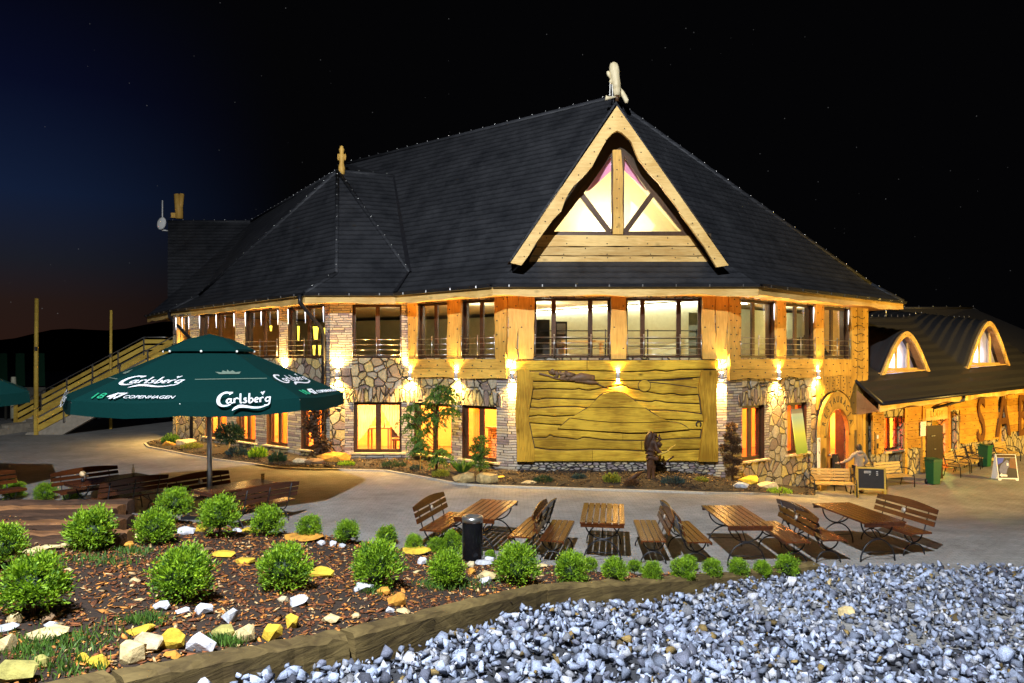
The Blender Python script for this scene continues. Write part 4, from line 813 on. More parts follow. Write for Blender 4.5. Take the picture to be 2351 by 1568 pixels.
apart(mb, 'gutter', M['gutter'])
mb = MB(); mb.poly([RP(u0, .05, EZ(u0) - .28), RP(u1, .05, EZ(u1) - .28), RP(u1, .85, EZ(u1) - .2), RP(u0, .85, EZ(u0) - .2)])
mb.poly([RP(u0 + .02, .05, EZ(u0) - .28), RP(u0 + .02, 4.2, rz_(u0, 4.2) - .1), RP(u0 + .02, 4.2, 1.5), RP(u0 + .02, .8, 1.5)]); apart(mb, 'soffit', M['soffit'])
mb = MB(); q = [W(2060, 735, 37), W(2075, 707, 40), W(2232, 707, 42), W(2300, 762, 42), W(2470, 850, 41)]; low = [Vector((p.x, p.y - 4, 3.5)) for p in q]
mb.poly([Vector((17, 36.2, 4)), Vector((q[3].x + 1, 37.5, 4)), q[2], q[1]]); mb.poly([q[2], Vector((q[3].x + 1, 37.5, 4)), Vector((37, 40.5, 1.5)), Vector((39, 45, 1.5))]); mb.poly([q[1], q[2], Vector((q[2].x, 46, 3)), Vector((q[1].x, 46, 3))])
for a, b in ((q[1], q[2]), (q[2], Vector((39, 45, 1.5)))): mb.tube([a, b], .08, 6)
for k in range(6): p = q[1].lerp(q[2], k / 5); mb.ball(p + Vector((0, -.08, .1)), .04, 6, 1)
apart(mb, 'rear_roof', [M['aroof'], M['steel']])
lp = thing('assumed_street_lamp', (29.5, 19, -1.15), 'assumed tall street lamp lighting the annex from beyond the right picture edge', 'street lamp')  # assumed lamp, placed out of view for the warm light on the annex
mb = MB(); mb.tube([(0, 0, 0), (0, 0, 4.6), (-.5, .5, 4.8)], [.08, .05, .04], 8); mb.build('pole', M['black'], lp, False); mb = MB(); mb.box((-.7, .7, 4.78), (.6, .3, .12), 2.3); mb.build('lamp_head', M['black'], lp, False)
lamp('assumed_street_lamp_beam', 'SPOT', (-.75, .75, 4.65), ANNEX_POWER, (1.0, .62, .12), .08, lp, (-9.5, 11, 1.0), 105, .6)
# notices fixed to the walls
mb = MB(); t0, t1 = rng(WA, 2105.5, 2118); WA.box(mb, t0, t1, .42, 1.02, .13, .14); 
for z in (.9, .82): WA.box(mb, t1 - .2, t1 - .12, z, z + .02, .1402, .142, 1)
M['paper'] = plain('white_paper', (.8, .78, .72), .8, var=.04); tag(mb.build('notice_board', [M['paper'], M['nail']]), 'white paper notice on annex wall left of the open brown door', 'notice')
mb = MB(); p = WR.P(WR.t(1880, .25), 0, .25); mb.box((p.x, p.y, .15), (.17, .02, 1.35), WR.rot())
for z in (.72, .3): mb.tube([(p.x - .03, p.y - .016, z - .04), (p.x, p.y - .016, z + .05), (p.x + .03, p.y - .016, z - .04)], .012, 4, 1)
tag(mb.build('wall_sign', [M['paper'], M['nail']]), 'tall narrow white sign beside the entrance door', 'sign')
mb = MB(); a = WR.P(WR.t(1823), .36, .08); wv = Vector((.34, .1, 0)); m_, t_, b_ = newmat('menu_print'); n = N(t_); g = n('ShaderNodeNewGeometry'); s = n('ShaderNodeSeparateXYZ', {0: g.outputs['Position']}); mr = n('ShaderNodeMapRange', {'Value': s.outputs['Z'], 'From Min': .3, 'From Max': 1.9})
n.link(n.ramp(mr.outputs[0], [(0, (.12, .25, .02)), (.45, (.35, .45, .08)), (.8, (.16, .30, .34)), (.88, (.2, .3, .34)), (.9, (.10, .10, .13))], 'LINEAR'), b_.inputs['Base Color']); b_.inputs['Roughness'].default_value = .4
p0, p1 = WR.at(1828, 1036, .12), WR.at(1853, 1032, .12); p0.z = p1.z = .33; tp = Vector((-.18, .06, 1.55)); mb.slab([p0, p1, p1 + tp, p0 + tp], WR.n * .03); tag(mb.build('menu_board', m_), 'tall green and blue menu board leaning in window right of the mural', 'menu board')
# satellite dish on the far roof end
sd = thing('satellite_dish', W(370, 520, 36.6), 'white satellite dish and mast at the far left roof end', 'satellite dish')
mb = MB(); c = W(371, 513, 36.4); mb.tube([W(373, 460, 36.6), W(373, 530, 36.6)], .035, 6); mb.build('mast', M['paper'], sd); mb = MB(); mb.ball(c, (.24, .1, .34), 12, 0, Matrix.Rotation(.3, 3, 'Y')); mb.build('dish', M['paper'], sd); mb = MB(); mb.tube([W(373, 528, 36.6), W(386, 530, 36.8)], .04, 6); mb.build('bracket', M['paper'], sd)
# carved figures on the roof
def totem(px, y0, y1, Y, label, w):
    p = W(px, y1, Y); H = W(px, y0, Y).z - p.z; t = thing('carved_finial', p, label, 'carved figure')
    mb = MB(); mb.lathe([(w * .8, -.25), (w * .9, 0), (w * .55, H * .25), (w * .8, H * .45), (w * .95, H * .55), (w * .5, H * .66), (w * .62, H * .75), (w * .75, H * .84), (w * .45, H * .92), (w * .5, H * .96), (w * .2, H)], (0, 0, 0), 9); mb.build('body', M['pinev'], t, False)
    mb = MB(); mb.ball((-w * .9, 0, H * .5), (w * .3, w * .3, H * .16), 6); mb.ball((w * .9, 0, H * .5), (w * .3, w * .3, H * .16), 6); mb.build('arm', M['pinev'], t, False); return t
totem(784.5, 335, 386, 27, 'small pale carved figure on the peak of the left hipped roof', .15)
t = thing('carved_finial', W(412, 502, 36.7), 'carved forked wooden figure on the far left roof ridge', 'carved figure'); mb = MB(); mb.tube([W(412, 502, 36.7), W(411, 480, 36.7), W(406, 446, 36.7)], [.2, .22, .16], 7); mb.tube([W(412, 490, 36.7), W(418, 445, 36.7)], [.16, .12], 7); mb.box(W(401, 495, 36.7), (.3, .2, .26)); mb.build('body', M['pinev'], t)
t = thing('carved_finial', W(1413, 236, 22.2), 'pale carved wooden skier with skis and poles on the main roof peak', 'carved figure')
def fk(px, py, y=22.2): return W((2350 + px / 7.128) / 1.742, (230 + py / 7.128) / 1.742, y)
mb = MB(); mb.tube([fk(750, 140), fk(745, 180), fk(750, 260), fk(765, 370), fk(775, 480), fk(790, 620), fk(820, 760), fk(830, 900)], [.05, .12, .155, .165, .16, .15, .14, .135], 12); mb.tube([fk(830, 880), fk(835, 980), fk(840, 1080)], [.14, .12, .10], 10); mb.build('body', M['skier'], t)
for pts, r in (([fk(575, 400), fk(600, 480), fk(672, 608)], [.05, .06, .03]), ([fk(740, 600), fk(690, 650), fk(650, 680), fk(690, 740)], [.08, .07, .05, .05])): mb = MB(); mb.tube(pts, r, 8); mb.build('arm', M['skier'], t)
for pts in ([fk(645, 690), fk(632, 1060)], [fk(700, 760), fk(715, 1110)]): mb = MB(); mb.tube(pts, .018, 6); mb.ball(pts[1], .035, 6); mb.build('ski_pole', M['paper'], t)
for pts, r in (([fk(510, 1150, 22.0), fk(560, 1160, 22.0), fk(700, 1140, 22.1), fk(920, 1100, 22.3)], [.09, .07, .035, .03]), ([fk(930, 900, 22.3), fk(1010, 1040, 22.3), fk(1110, 1230, 22.3), fk(1110, 1300, 22.3)], [.05, .08, .08, .05])): mb = MB(); mb.tube(pts, r, 8); mb.build('ski', M['skier'], t)
mb = MB(); mb.tube([fk(840, 1060), fk(840, 1250)], .06, 8); mb.build('stem', M['frame'], t)
# ================================================================ ground, bank, beds
def sheet(name, xs, ys, zf, mat, keep=None):
    mb = MB(); nx = len(xs); mb.add([(x, y, zf(x, y)) for y in ys for x in xs], [(j * nx + i, j * nx + i + 1, (j + 1) * nx + i + 1, (j + 1) * nx + i) for j in range(len(ys) - 1) for i in range(nx - 1) if keep is None or keep(xs[i], ys[j])], 0, True)
    o = mb.build(name, mat); o['kind'] = 'structure'; return o
M['earth'] = plain('dark_earth', (.035, .03, .02), .95, scale=2, var=.5)
sheet('ground', np.array([-900, -200, -80, -50, -34, 34, 50, 80, 200, 900.]), np.array([-60, -5, 5, 9, 42, 60, 100, 200, 500, 1500.]), lambda x, y: -1.45, M['earth'])
def paving():
    m, t, b = newmat('stone_paving'); n = N(t); g = n('ShaderNodeNewGeometry')
    bt = n('ShaderNodeTexBrick', {'Vector': n.pos((1, 1, 1)), 'Color1': (.32, .31, .29, 1), 'Color2': (.26, .252, .238, 1), 'Mortar': (.20, .195, .185, 1), 'Scale': 1.0, 'Mortar Size': .009, 'Brick Width': .2, 'Row Height': .1})
    no = n('ShaderNodeTexNoise', {'Vector': g.outputs['Position'], 'Scale': .8, 'Detail': 8.0, 'Roughness': .75}); fn = n('ShaderNodeTexNoise', {'Vector': g.outputs['Position'], 'Scale': 55.0, 'Detail': 4.0, 'Roughness': .8})
    sh = n.ramp(no.outputs['Fac'], [(.3, (.62, .6, .58)), (.7, (1.2, 1.2, 1.2))]); f2 = n.ramp(fn.outputs['Fac'], [(.3, (.55, .55, .55)), (.7, (1.35, 1.35, 1.35))])
    c1 = n('ShaderNodeMix', {'Factor': 1.0, 'A': bt.outputs['Color'], 'B': sh}, data_type='RGBA', blend_type='MULTIPLY'); c2 = n('ShaderNodeMix', {'Factor': 1.0, 'A': c1.outputs['Result'], 'B': f2}, data_type='RGBA', blend_type='MULTIPLY')
    n.link(c2.outputs['Result'], b.inputs['Base Color']); b.inputs['Roughness'].default_value = .75; b.inputs['Specular IOR Level'].default_value = .35; n.bump(fn.outputs['Fac'], .5, .012, b); return m
M['pave'] = paving()
sheet('pavement', np.linspace(-34, 34, 69), np.linspace(8.5, 42, 45), plaza, M['pave'])
M['hill'] = plain('dark_hillside', (.004, .004, .0035), 1)
mb = MB(); hx = np.linspace(-420, -60, 40); mb.add([(x, 300 + .1 * abs(x), z) for x in hx for z in (-30, 17 + 3 * math.sin(x * .03) + 1.5 * math.sin(x * .11))], [(2 * i, 2 * i + 2, 2 * i + 3, 2 * i + 1) for i in range(39)]); mb.add([(x, 420, -30) for x in hx], []); tag(mb.build('hills', M['hill']), kind='structure')
M['soil'] = plain('bark_mulch_soil', (.028, .015, .008), .95, scale=28, var=.6, bump=1.0)
xs, ys = np.linspace(-14, 6, 101), np.linspace(2.2, 13.2, 89)
sheet('soil', xs, ys, lambda x, y: bank(x, y) if x < tx(min(y, 11.75)) + .3 else -1.0, M['soil'], lambda x, y: x < tx(min(y, 11.75)) - .02 and bank(x, y) > plaza(x, y) - .25)
M['gravelbase'] = plain('crushed_stone_bed', (.035, .037, .045), .95, scale=40, var=.6, bump=1)
sheet('gravel_bed', np.linspace(-6, 17, 116), np.linspace(2.0, 11.9, 60), lambda x, y: gravel(x, y) - .05, M['gravelbase'], lambda x, y: x > tx(y) - .25)
# crushed stone: thousands of angular pieces
def hull(seed, n=11, sq=.75, lo=.62):
    r = random.Random(seed); bm = bmesh.new()
    for i in range(n):
        v = Vector((r.gauss(0, 1), r.gauss(0, 1), r.gauss(0, 1))).normalized() * r.uniform(lo, 1.12); bm.verts.new((v.x * r.uniform(.9, 1.2), v.y, v.z * sq))
    res = bmesh.ops.convex_hull(bm, input=bm.verts)
    bad = [v for v in bm.verts if not v.link_faces]
    for v in bad: bm.verts.remove(v)
    bm.verts.ensure_lookup_table(); bm.verts.index_update(); bmesh.ops.triangulate(bm, faces=bm.faces)
    v = np.array([q.co[:] for q in bm.verts]); f = np.array([[q.index for q in p.verts] for p in bm.faces]); bm.free(); return v, f
HULLS = [hull(i, 8 + i % 4, .55 + .05 * (i % 6), .5) for i in range(14)]; ROCKS = [hull(50 + i, 19 + i % 6, .7, .82) for i in range(14)]
def scatter(name, pts, sizes, tones, mat, seed=1, flat=1.0, elong=0.0):
    g = np.random.default_rng(seed); V = []; Fc = []; T = []; b = 0
    for (x, y, z), s, t in zip(pts, sizes, tones):
        v, f = HULLS[g.integers(14)]; q = g.normal(size=4); q /= np.linalg.norm(q); a, bb, c, d = q
        Rm = np.array([[1 - 2 * (c * c + d * d), 2 * (bb * c - a * d), 2 * (bb * d + a * c)], [2 * (bb * c + a * d), 1 - 2 * (bb * bb + d * d), 2 * (c * d - a * bb)], [2 * (bb * d - a * c), 2 * (c * d + a * bb), 1 - 2 * (bb * bb + c * c)]])
        w = (v * [1 + elong * g.random() * 2, 1, 1 - elong * .5]) @ Rm.T * s; w[:, 2] *= flat
        V.append(w + [x, y, z]); Fc.append(f + b); T.append(np.tile([*t, 1], (len(v), 1))); b += len(v)
    V = np.concatenate(V); Fc = np.concatenate(Fc); T = np.concatenate(T); me = bpy.data.meshes.new(name); me.vertices.add(len(V)); me.vertices.foreach_set('co', V.ravel().astype(np.float32))
    me.loops.add(Fc.size); me.loops.foreach_set('vertex_index', Fc.ravel().astype(np.int32)); me.polygons.add(len(Fc)); me.polygons.foreach_set('loop_start', np.arange(0, Fc.size, 3, dtype=np.int32)); me.update(calc_edges=True); me.validate()
    at = me.attributes.new('tone', 'FLOAT_COLOR', 'POINT'); at.data.foreach_set('color', T.ravel().astype(np.float32)); me.materials.append(mat)
    o = bpy.data.objects.new(name, me); COL.objects.link(o); return o
g = np.random.default_rng(4); pts, sz, tn = [], [], []
while len(pts) < 9000:
    y = 2.6 + 9.2 * g.random() ** 1.0; x = g.uniform(-5, 11.5)
    if x < tx(y) + .16 or abs(x / y) > .86 or y < 4.6: continue
    s = .030 + .062 * g.random() ** 1.8 + (.04 if g.random() < .05 else 0); z = gravel(x, y) - .035 + .09 * g.random()
    k = g.random(); v = .35 + 1.0 * g.random() ** 1.2
    c = np.array([.33, .38, .51]) * v if k < .58 else np.array([.46, .47, .52]) * v if k < .78 else np.array([.13, .14, .19]) * v if k < .965 else np.array([.24, .16, .05]) * v
    pts.append((x, y, z)); sz.append(s); tn.append(np.minimum(c, .8))
M['chip'] = vcol('crushed_stone', .85, .9, 60, .45); tag(scatter('gravel', pts, sz, tn, M['chip'], 7), kind='stuff')
pts, sz, tn = [], [], []
while len(pts) < 15000:                               # bark chips over the planted bank
    y = g.uniform(3.2, 12.0); x = g.uniform(-9.5, 4.4)
    if x > tx(min(y, 11.7)) - .12 or abs(x / y) > .84 or y > yedge(x) + .3: continue
    v = .5 + g.random(); k = g.random(); c = np.array([.18, .055, .014]) * v if k < .58 else np.array([.50, .19, .032]) * v if k < .87 else np.array([.55, .36, .16]) * v
    pts.append((x, y, bank(x, y) + .012)); sz.append(.012 + .028 * g.random() ** 2); tn.append(c)
tag(scatter('mulch', pts, sz, tn, vcol('bark_chips'), 9, .45, .9), kind='stuff')
# bed along the facade with its pale edging
edge = [(335, 1019), (344, 1027), (428, 1044), (514, 1058), (579, 1065.6), (637, 1075), (715, 1079), (764, 1079), (888, 1082), (929, 1089), (980, 1098), (1031, 1108), (1074, 1114), (1125, 1117), (1250, 1121), (1424, 1126.6), (1534, 1130), (1616, 1133), (1722, 1134), (1800, 1137), (1872, 1141)]
wallpx = [398, 405, 450, 520, 580, 640, 710, 756, 880, 935, 980, 1030, 1080, 1160, 1260, 1420, 1530, 1610, 1668, 1780, 1872]
def wallpt(px):
    for w, a, b in ((WL, 395, 757), (WF, 757, 940), (WD, 940, 1166), (WC, 1166, 1668), (WR, 1668, 1990)):
        if a <= px <= b: return w.P(w.t(px), 0, .0)
EP = [gp(*e) for e in edge]; WP = [wallpt(p) for p in wallpx]
mb = MB(); vs = []; K = 8
for i in range((len(EP) - 1) * 4 + 1):
    a, f = min(i // 4, len(EP) - 2), (i - 4 * min(i // 4, len(EP) - 2)) / 4; e = EP[a].lerp(EP[a + 1], f); w = WP[a].lerp(WP[a + 1], f)
    for k in range(K + 1):
        p = e.lerp(w, k / K); vs.append((p.x, p.y, plaza(p.x, p.y) + .05 + .07 * math.sin(k / K * 1.6) + .03 * math.sin(p.x * 7 + k * 2) * (0 < k)))
n = (len(EP) - 1) * 4 + 1; mb.add(vs, [(i * (K + 1) + k, (i + 1) * (K + 1) + k, (i + 1) * (K + 1) + k + 1, i * (K + 1) + k + 1) for i in range(n - 1) for k in range(K)], 0, True); tag(mb.build('flower_bed_soil', plain('dark_bed_soil', (.016, .010, .006), .95, scale=22, var=.6, bump=1.0)), kind='structure')
pts, sz, tn = [], [], []
while len(pts) < 8000:
    i = int(g.integers(len(EP) - 1)); f = g.random(); e = EP[i].lerp(EP[i + 1], f).lerp(WP[i].lerp(WP[i + 1], f), .04 + .9 * g.random()); v = .4 + g.random(); k = g.random()
    z = plaza(e.x, e.y) + .05 + .24 * math.sin(1.1) * .9; c = np.array([.045, .024, .010]) * v if k < .75 else np.array([.18, .11, .04]) * v
    pts.append((e.x, e.y, None)); sz.append(.02 + .04 * g.random() ** 2); tn.append(c)
def soilz(x, y):
    d = min(((x - a.x) ** 2 + (y - a.y) ** 2, i) for i, a in enumerate(EP))[1]; e, w = EP[d], WP[d]; t = max(0, min(1, ((x - e.x) * (w.x - e.x) + (y - e.y) * (w.y - e.y)) / ((w.x - e.x) ** 2 + (w.y - e.y) ** 2))); return plaza(x, y) + .05 + .07 * math.sin(t * 1.6)
tag(scatter('mulch', [(x, y, soilz(x, y) + .02) for x, y, _ in pts], sz, tn, bpy.data.materials['bark_chips'], 19, .5, .9), kind='stuff')
def bedz(x, y): return plaza(x, y) + .11
mb = MB(); 
for a, b in zip(EP, EP[1:]):
    d = (b - a).normalized(); nn = Vector((d.y, -d.x, 0)) * .09; mb.slab([a + Vector((0, 0, -.05)), b + Vector((0, 0, -.05)), b + nn + Vector((0, 0, -.05)), a + nn + Vector((0, 0, -.05))], (0, 0, .10))
tag(mb.build('kerb', plain('pale_kerb', (.40, .37, .31), .8, scale=20)), kind='structure')
# timber edging of the bank
M['sleeper'] = wood('weathered_sleeper', (.17, .12, .042), (.065, .043, .015), (1.2, 1.2, 9), .85, knots=.5, bump=.8)
TLAB = ['nearest weathered sleeper, low and dark, at bottom edge of the bank', 'dark sleeper beside the white rock and yellow stones', 'long weathered sleeper with carved out notch, between bank and gravel', 'weathered sleeper below the row of small round bushes', 'farthest short sleeper ending by the gravel rock']
segs = [((-3.7, 3.4), (-2.79, 4.73)), ((-2.75, 4.76), (-1.56, 6.22)), ((-1.52, 6.27), (.36, 8.95)), ((.4, 8.97), (3.1, 10.8)), ((3.14, 10.83), (5.2, 11.72))]
for (a, b), lb in zip(segs, TLAB):
    a, b = Vector((*a, bank(*a))), Vector((*b, max(bank(*b), plaza(*b) + .05))); mb = MB(); n = 24; r = random.Random(lb); vs = []; d = (b - a).normalized(); sd_ = Vector((d.y, -d.x, 0)).normalized()
    for i in range(n + 1):
        p = a.lerp(b, i / n); j = lambda s: r.gauss(0, s)
        for o, z in ((-.11, -.3), (-.11, .03), (-.085, .07), (.07, .075), (.115, .04), (.12, -.1), (.115, -.48)): vs.append(p + sd_ * (o + j(.006)) + Vector((0, 0, z + j(.008))))
    mb.add(vs, [(i * 7 + k, i * 7 + k + 1, i * 7 + 8 + k, i * 7 + 7 + k) for i in range(n) for k in range(6)] + [tuple(range(7)), tuple(range(n * 7 + 6, n * 7 - 1, -1))], 0, False)
    o = mb.build('timber_sleeper', M['sleeper']); tag(o, lb, 'sleeper', 'sleepers edging the planted bank')
# ================================================================ beer garden tables and benches
M['bench'] = wood('varnished_slats', (.105, .030, .008), (.050, .014, .004), (10, .6, 10), .24, True, bump=.06)
M['bench'].node_tree.nodes['Principled BSDF'].inputs['Specular IOR Level'].default_value = .5
M['benchy'] = wood('weathered_oak_slats', (.50, .34, .12), (.36, .23, .075), (.6, 8, 8), .5, True, bump=.1)
def arc(p, q, sag, n=10): return [Vector(p).lerp(Vector(q), i / n) + Vector((0, 0, sag * math.sin(math.pi * i / n))) for i in range(n + 1)]
def make_bench(wd=1.55):
    t = thing('garden_bench', (0, 0, 0), 'x', 'bench'); hw = wd / 2
    mb = MB()
    for i in range(4): mb.box((-.15 + i * .108, 0, .445), (.094, wd, .028))
    mb.box((.225, 0, .425), (.022, wd, .05)); mb.build('seat', M['bench'], t, False)
    mb = MB()
    def bx(z): return -.215 - .30 * (z - .445)
    for z0, z1, crown in ((.55, .635, 0), (.665, .745, 0), (.775, .85, .07)):
        n = 12; ys = [-hw + wd * i / n for i in range(n + 1)]; top = [(y, z1 + crown * math.cos(y / hw * 1.45)) for y in ys]
        mb.slab([(bx(z0), y, z0) for y in ys] + [(bx(z), y, z) for y, z in top[::-1]], (.026, 0, .006))
    b = mb.build('backrest', M['bench'], t, False)
    mb = MB(); mb.tube([(bx(.70) + .026, 0, .70), (bx(.70) + .042, 0, .705)], .05, 12); mb.build('medallion', M['medal'], b, False)
    for s in (-1, 1):
        y = s * hw * .72; mb = MB()
        mb.tube([(-.19, y, .42)] + [(-.19 * math.cos(a), y, .42 - .19 * math.sin(a)) for a in np.linspace(.05, 3.09, 10)] + [(.19, y, .42)], .013, 6)
        mb.tube([(.22 * math.cos(a), y + s * .012, .215 * math.sin(a)) for a in np.linspace(.0, 3.14, 10)], .013, 6); mb.tube([(-.2, y, .425), (.2, y, .425)], .012, 6)
        mb.tube([(-.20, y, .40), (-.23, y, .46), (bx(.84) - .012, y, .86)], .013, 6); mb.tube([(-.10, y * .5, .42), (0, y, .21)], .009, 5); mb.build('leg_frame', M['black'], t, False)
    mb = MB(); mb.tube([(bx(.44) - .01, 0, .43), (bx(.84) - .014, 0, .84)], .012, 6); mb.build('back_strut', M['black'], t, False); return t
def make_table(L=1.66, wd=.80):
    t = thing('beer_table', (0, 0, 0), 'x', 'table'); mb = MB(); n = 7; p = wd / n
    for i in range(n): mb.box((-wd / 2 + p * (i + .5), 0, .735), (p - .018, L, .03))
    for s in (-1, 1): mb.box((0, s * (L / 2 - .03), .69), (wd - .04, .028, .058))
    mb.build('tabletop', M['bench'], t, False)
    for s in (-1, 1):
        y = s * L * .36; mb = MB()
        mb.tube([(-.31, y, .715)] + [(-.31 * math.cos(a), y, .70 - .29 * math.sin(a)) for a in np.linspace(.05, 3.09, 14)] + [(.31, y, .715)], .014, 6)
        mb.tube([(.33 * math.cos(a), y + s * .014, .40 * math.sin(a)) for a in np.linspace(0, 3.14, 14)], .014, 6); mb.tube([(-.32, y, .712), (.32, y, .712)], .013, 6); mb.tube([(.0, y, .41), (0, y * .35, .71)], .01, 5); mb.tube([(-.28, y + s * .014, .17), (.28, y + s * .014, .17)], .009, 5); mb.build('leg_frame', M['black'], t, False)
    return t
M['medal'] = plain('medallion_metal', (.42, .38, .33), .45, .4)
bench0, table0 = make_bench(), make_table(); used = set()
def put(o, x, y, rz, label, group, z=None):
    c = o if o.name not in used else copy_tree(o)
    used.add(o.name); c.location = (x, y, plaza(x, y) if z is None else z); c.rotation_euler = (0, 0, rz); c['label'] = label; c['group'] = group; return c
TG, BG = 'beer tables on the paving', 'beer garden benches on the paving'
TT = [(-.47, 13.1, -.27, 'leftmost table of the front row, behind the steel ash bin'), (1.7, 12.75, -.15, 'second table from the left, standing alone with shadow of its slats below'), (4.1, 12.55, .0, 'third table of the front row with small golden glints'), (6.46, 12.8, .12, 'rightmost beer table of the front row')]
BB = [('bench with back to the left, at the left end of the front row', 'bench right of the leftmost front table, its back toward the next bench'), ('bench facing the second table, back to back with the golden lit bench', 'bench right of second table with back standing edge on to the viewer'),
      ('bench left of the third table, seen from behind its dark back', 'bench right of the third table with golden lit seat'), ('bench left of the rightmost table, half hidden by another bench back', 'bench at the right end of the front row with pale medallion')]
for i, (x, y, r, lb) in enumerate(TT):
    put(table0, x, y, r, 'brown slatted ' + lb, TG)
    for s in (-1, 1):
        off = (.86 if s > 0 else .88); bx_, by_ = x + s * off * math.cos(r), y + s * off * math.sin(r) + (.25 if (i, s) == (3, 1) else 0) + (-.25 if (i, s) in ((1, -1),) else 0)
        put(bench0, bx_, by_, r + (0 if s < 0 else math.pi) + .06 * s * (i % 2), 'brown ' + BB[i][0 if s < 0 else 1], BG)
ux, uy = -7.0, 15.8
A = math.atan2(.65, .76)
RA = -.6
for tb, lb in (((-9.35, 16.2, RA, 'dark beer table in front of the flower vase, left of the parasol pole')), (-5.95, 15.15, RA, 'beer table with a drinking glass right of the parasol pole')), : pass
tl = [(-9.65, 16.35, 'dark beer table left of the parasol pole'), (-6.25, 15.45, 'golden lit beer table carrying a drinking glass')]
bl = [('bench with pale back left of the parasol, behind the dark table', 'bench seen from behind, near side of dark table left of parasol pole'), ('bench directly behind the parasol pole', 'bench seen from behind, right of the golden lit table')]
for (x, y, lb), bb in zip(tl, bl):
    put(table0, x, y, RA, lb, TG)
    for s in (-1, 1): put(bench0, x + s * (.9 + .25 * (s < 0 and x > -8)) * math.cos(RA), y + s * (.9 + .25 * (s < 0 and x > -8)) * math.sin(RA), RA + (0 if s < 0 else math.pi), bb[0 if s < 0 else 1], BG)
put(bench0, -12.45, 16.15, RA + .1, 'bench cut off by the left picture edge', BG)
put(table0, -12.75, 15.2, RA + .1, 'beer table cut off by the left picture edge', TG)
def glassware(name, x, y, z, prof, mat, label, cat): mb = MB(); mb.lathe(prof, (x, y, z), 12); return tag(mb.build(name, mat), label, cat)
M['drink'] = glassmat('drinking_glass', (.8, .75, .6), .15)
glassware('drinking_glass', -5.75, 15.75, .753, [(.03, 0), (.034, .02), (.045, .22), (.042, .22), (.03, .02)], M['drink'], 'empty drinking glass standing on the golden lit beer table', 'glass')
glassware('glass_bottle', -9.35, 16.85, .753, [(.035, 0), (.035, .13), (.014, .19), (.014, .25), (.018, .26)], M['drink'], 'clear bottle standing on the dark beer table', 'bottle')
t = thing('table_flower', (-10.0, 15.9, .753), 'pale round flower in small vase on the dark beer table', 'flower'); mb = MB(); mb.lathe([(.03, 0), (.04, .04), (.02, .1)], (0, 0, 0), 10); mb.build('vase', M['black'], t, False); mb = MB(); mb.ball((0, 0, .19), .07, 8); mb.build('blossom', plain('pale_petals', (.75, .55, .3), .8), t, False); mb = MB(); mb.tube([(0, 0, .08), (0, 0, .15)], .012, 5); mb.build('stem', M['black'], t, False)
def make_park():
    t = thing('park_bench', (0, 0, 0), 'x', 'bench'); mb = MB()
    for i in range(4): mb.box((0, -.2 + i * .115, .44 - .01 * (3 - i)), (1.3, .095, .026))
    mb.build('seat', M['benchy'], t, False); mb = MB()
    for i in range(4): z = .53 + i * .105; mb.box((0, .215 + .24 * (z - .44), z), (1.3, .026, .085), 0, 0, -.2)
    mb.build('backrest', M['benchy'], t, False)
    for s in (-1, 1):
        x = s * .69; mb = MB(); mb.tube([(x, -.30, 0), (x, -.29, .40), (x, -.24, .56), (x, -.08, .66), (x, .16, .68), (x, .25, .66)], .018, 6); mb.tube([(x, .30, 0), (x, .2, .42), (x, .34, .93)], .018, 6); mb.tube([(x, -.29, .42), (x, .2, .41)], .016, 6); mb.build('frame', M['black'], t, False)
    return t
pb = make_park(); WG = 'slatted benches along the facade'
for px, py, rz, lb in ((1912, 1137, -.12, 'slatted bench in front of the entrance, nearest to the paving'), (1990, 1112, .5, 'slatted bench hidden behind the standing person'), (2052, 1118, .35, 'slatted bench under the red window, right of the chalkboard'), (2197, 1090, .75, 'slatted bench right of the open brown door'), (2222, 1080, .75, 'slatted bench between the open door and the far green bin'), (2246, 1070, .75, 'slatted bench just left of the far green bin'), (2312, 1060, .6, 'farthest slatted bench, behind the poster stand')):
    p = gp(px, py); put(pb, p.x, p.y, rz, lb, WG, p.z)
# ================================================================ parasols
M['canvas'] = plain('dark_green_canvas', (.0015, .030, .028), .9, scale=30, var=.12, bump=.1); M['canvas'].node_tree.nodes['Principled BSDF'].inputs['Specular IOR Level'].default_value = .1
M['print'] = plain('white_print', (.85, .86, .9), .7, var=.02); M['printg'] = plain('green_print', (.02, .42, .2), .7, var=.02); M['printd'] = plain('faded_print', (.16, .22, .17), .8, var=.1); M['parapole'] = plain('parasol_pole', (.55, .53, .5), .3, .85, .1)
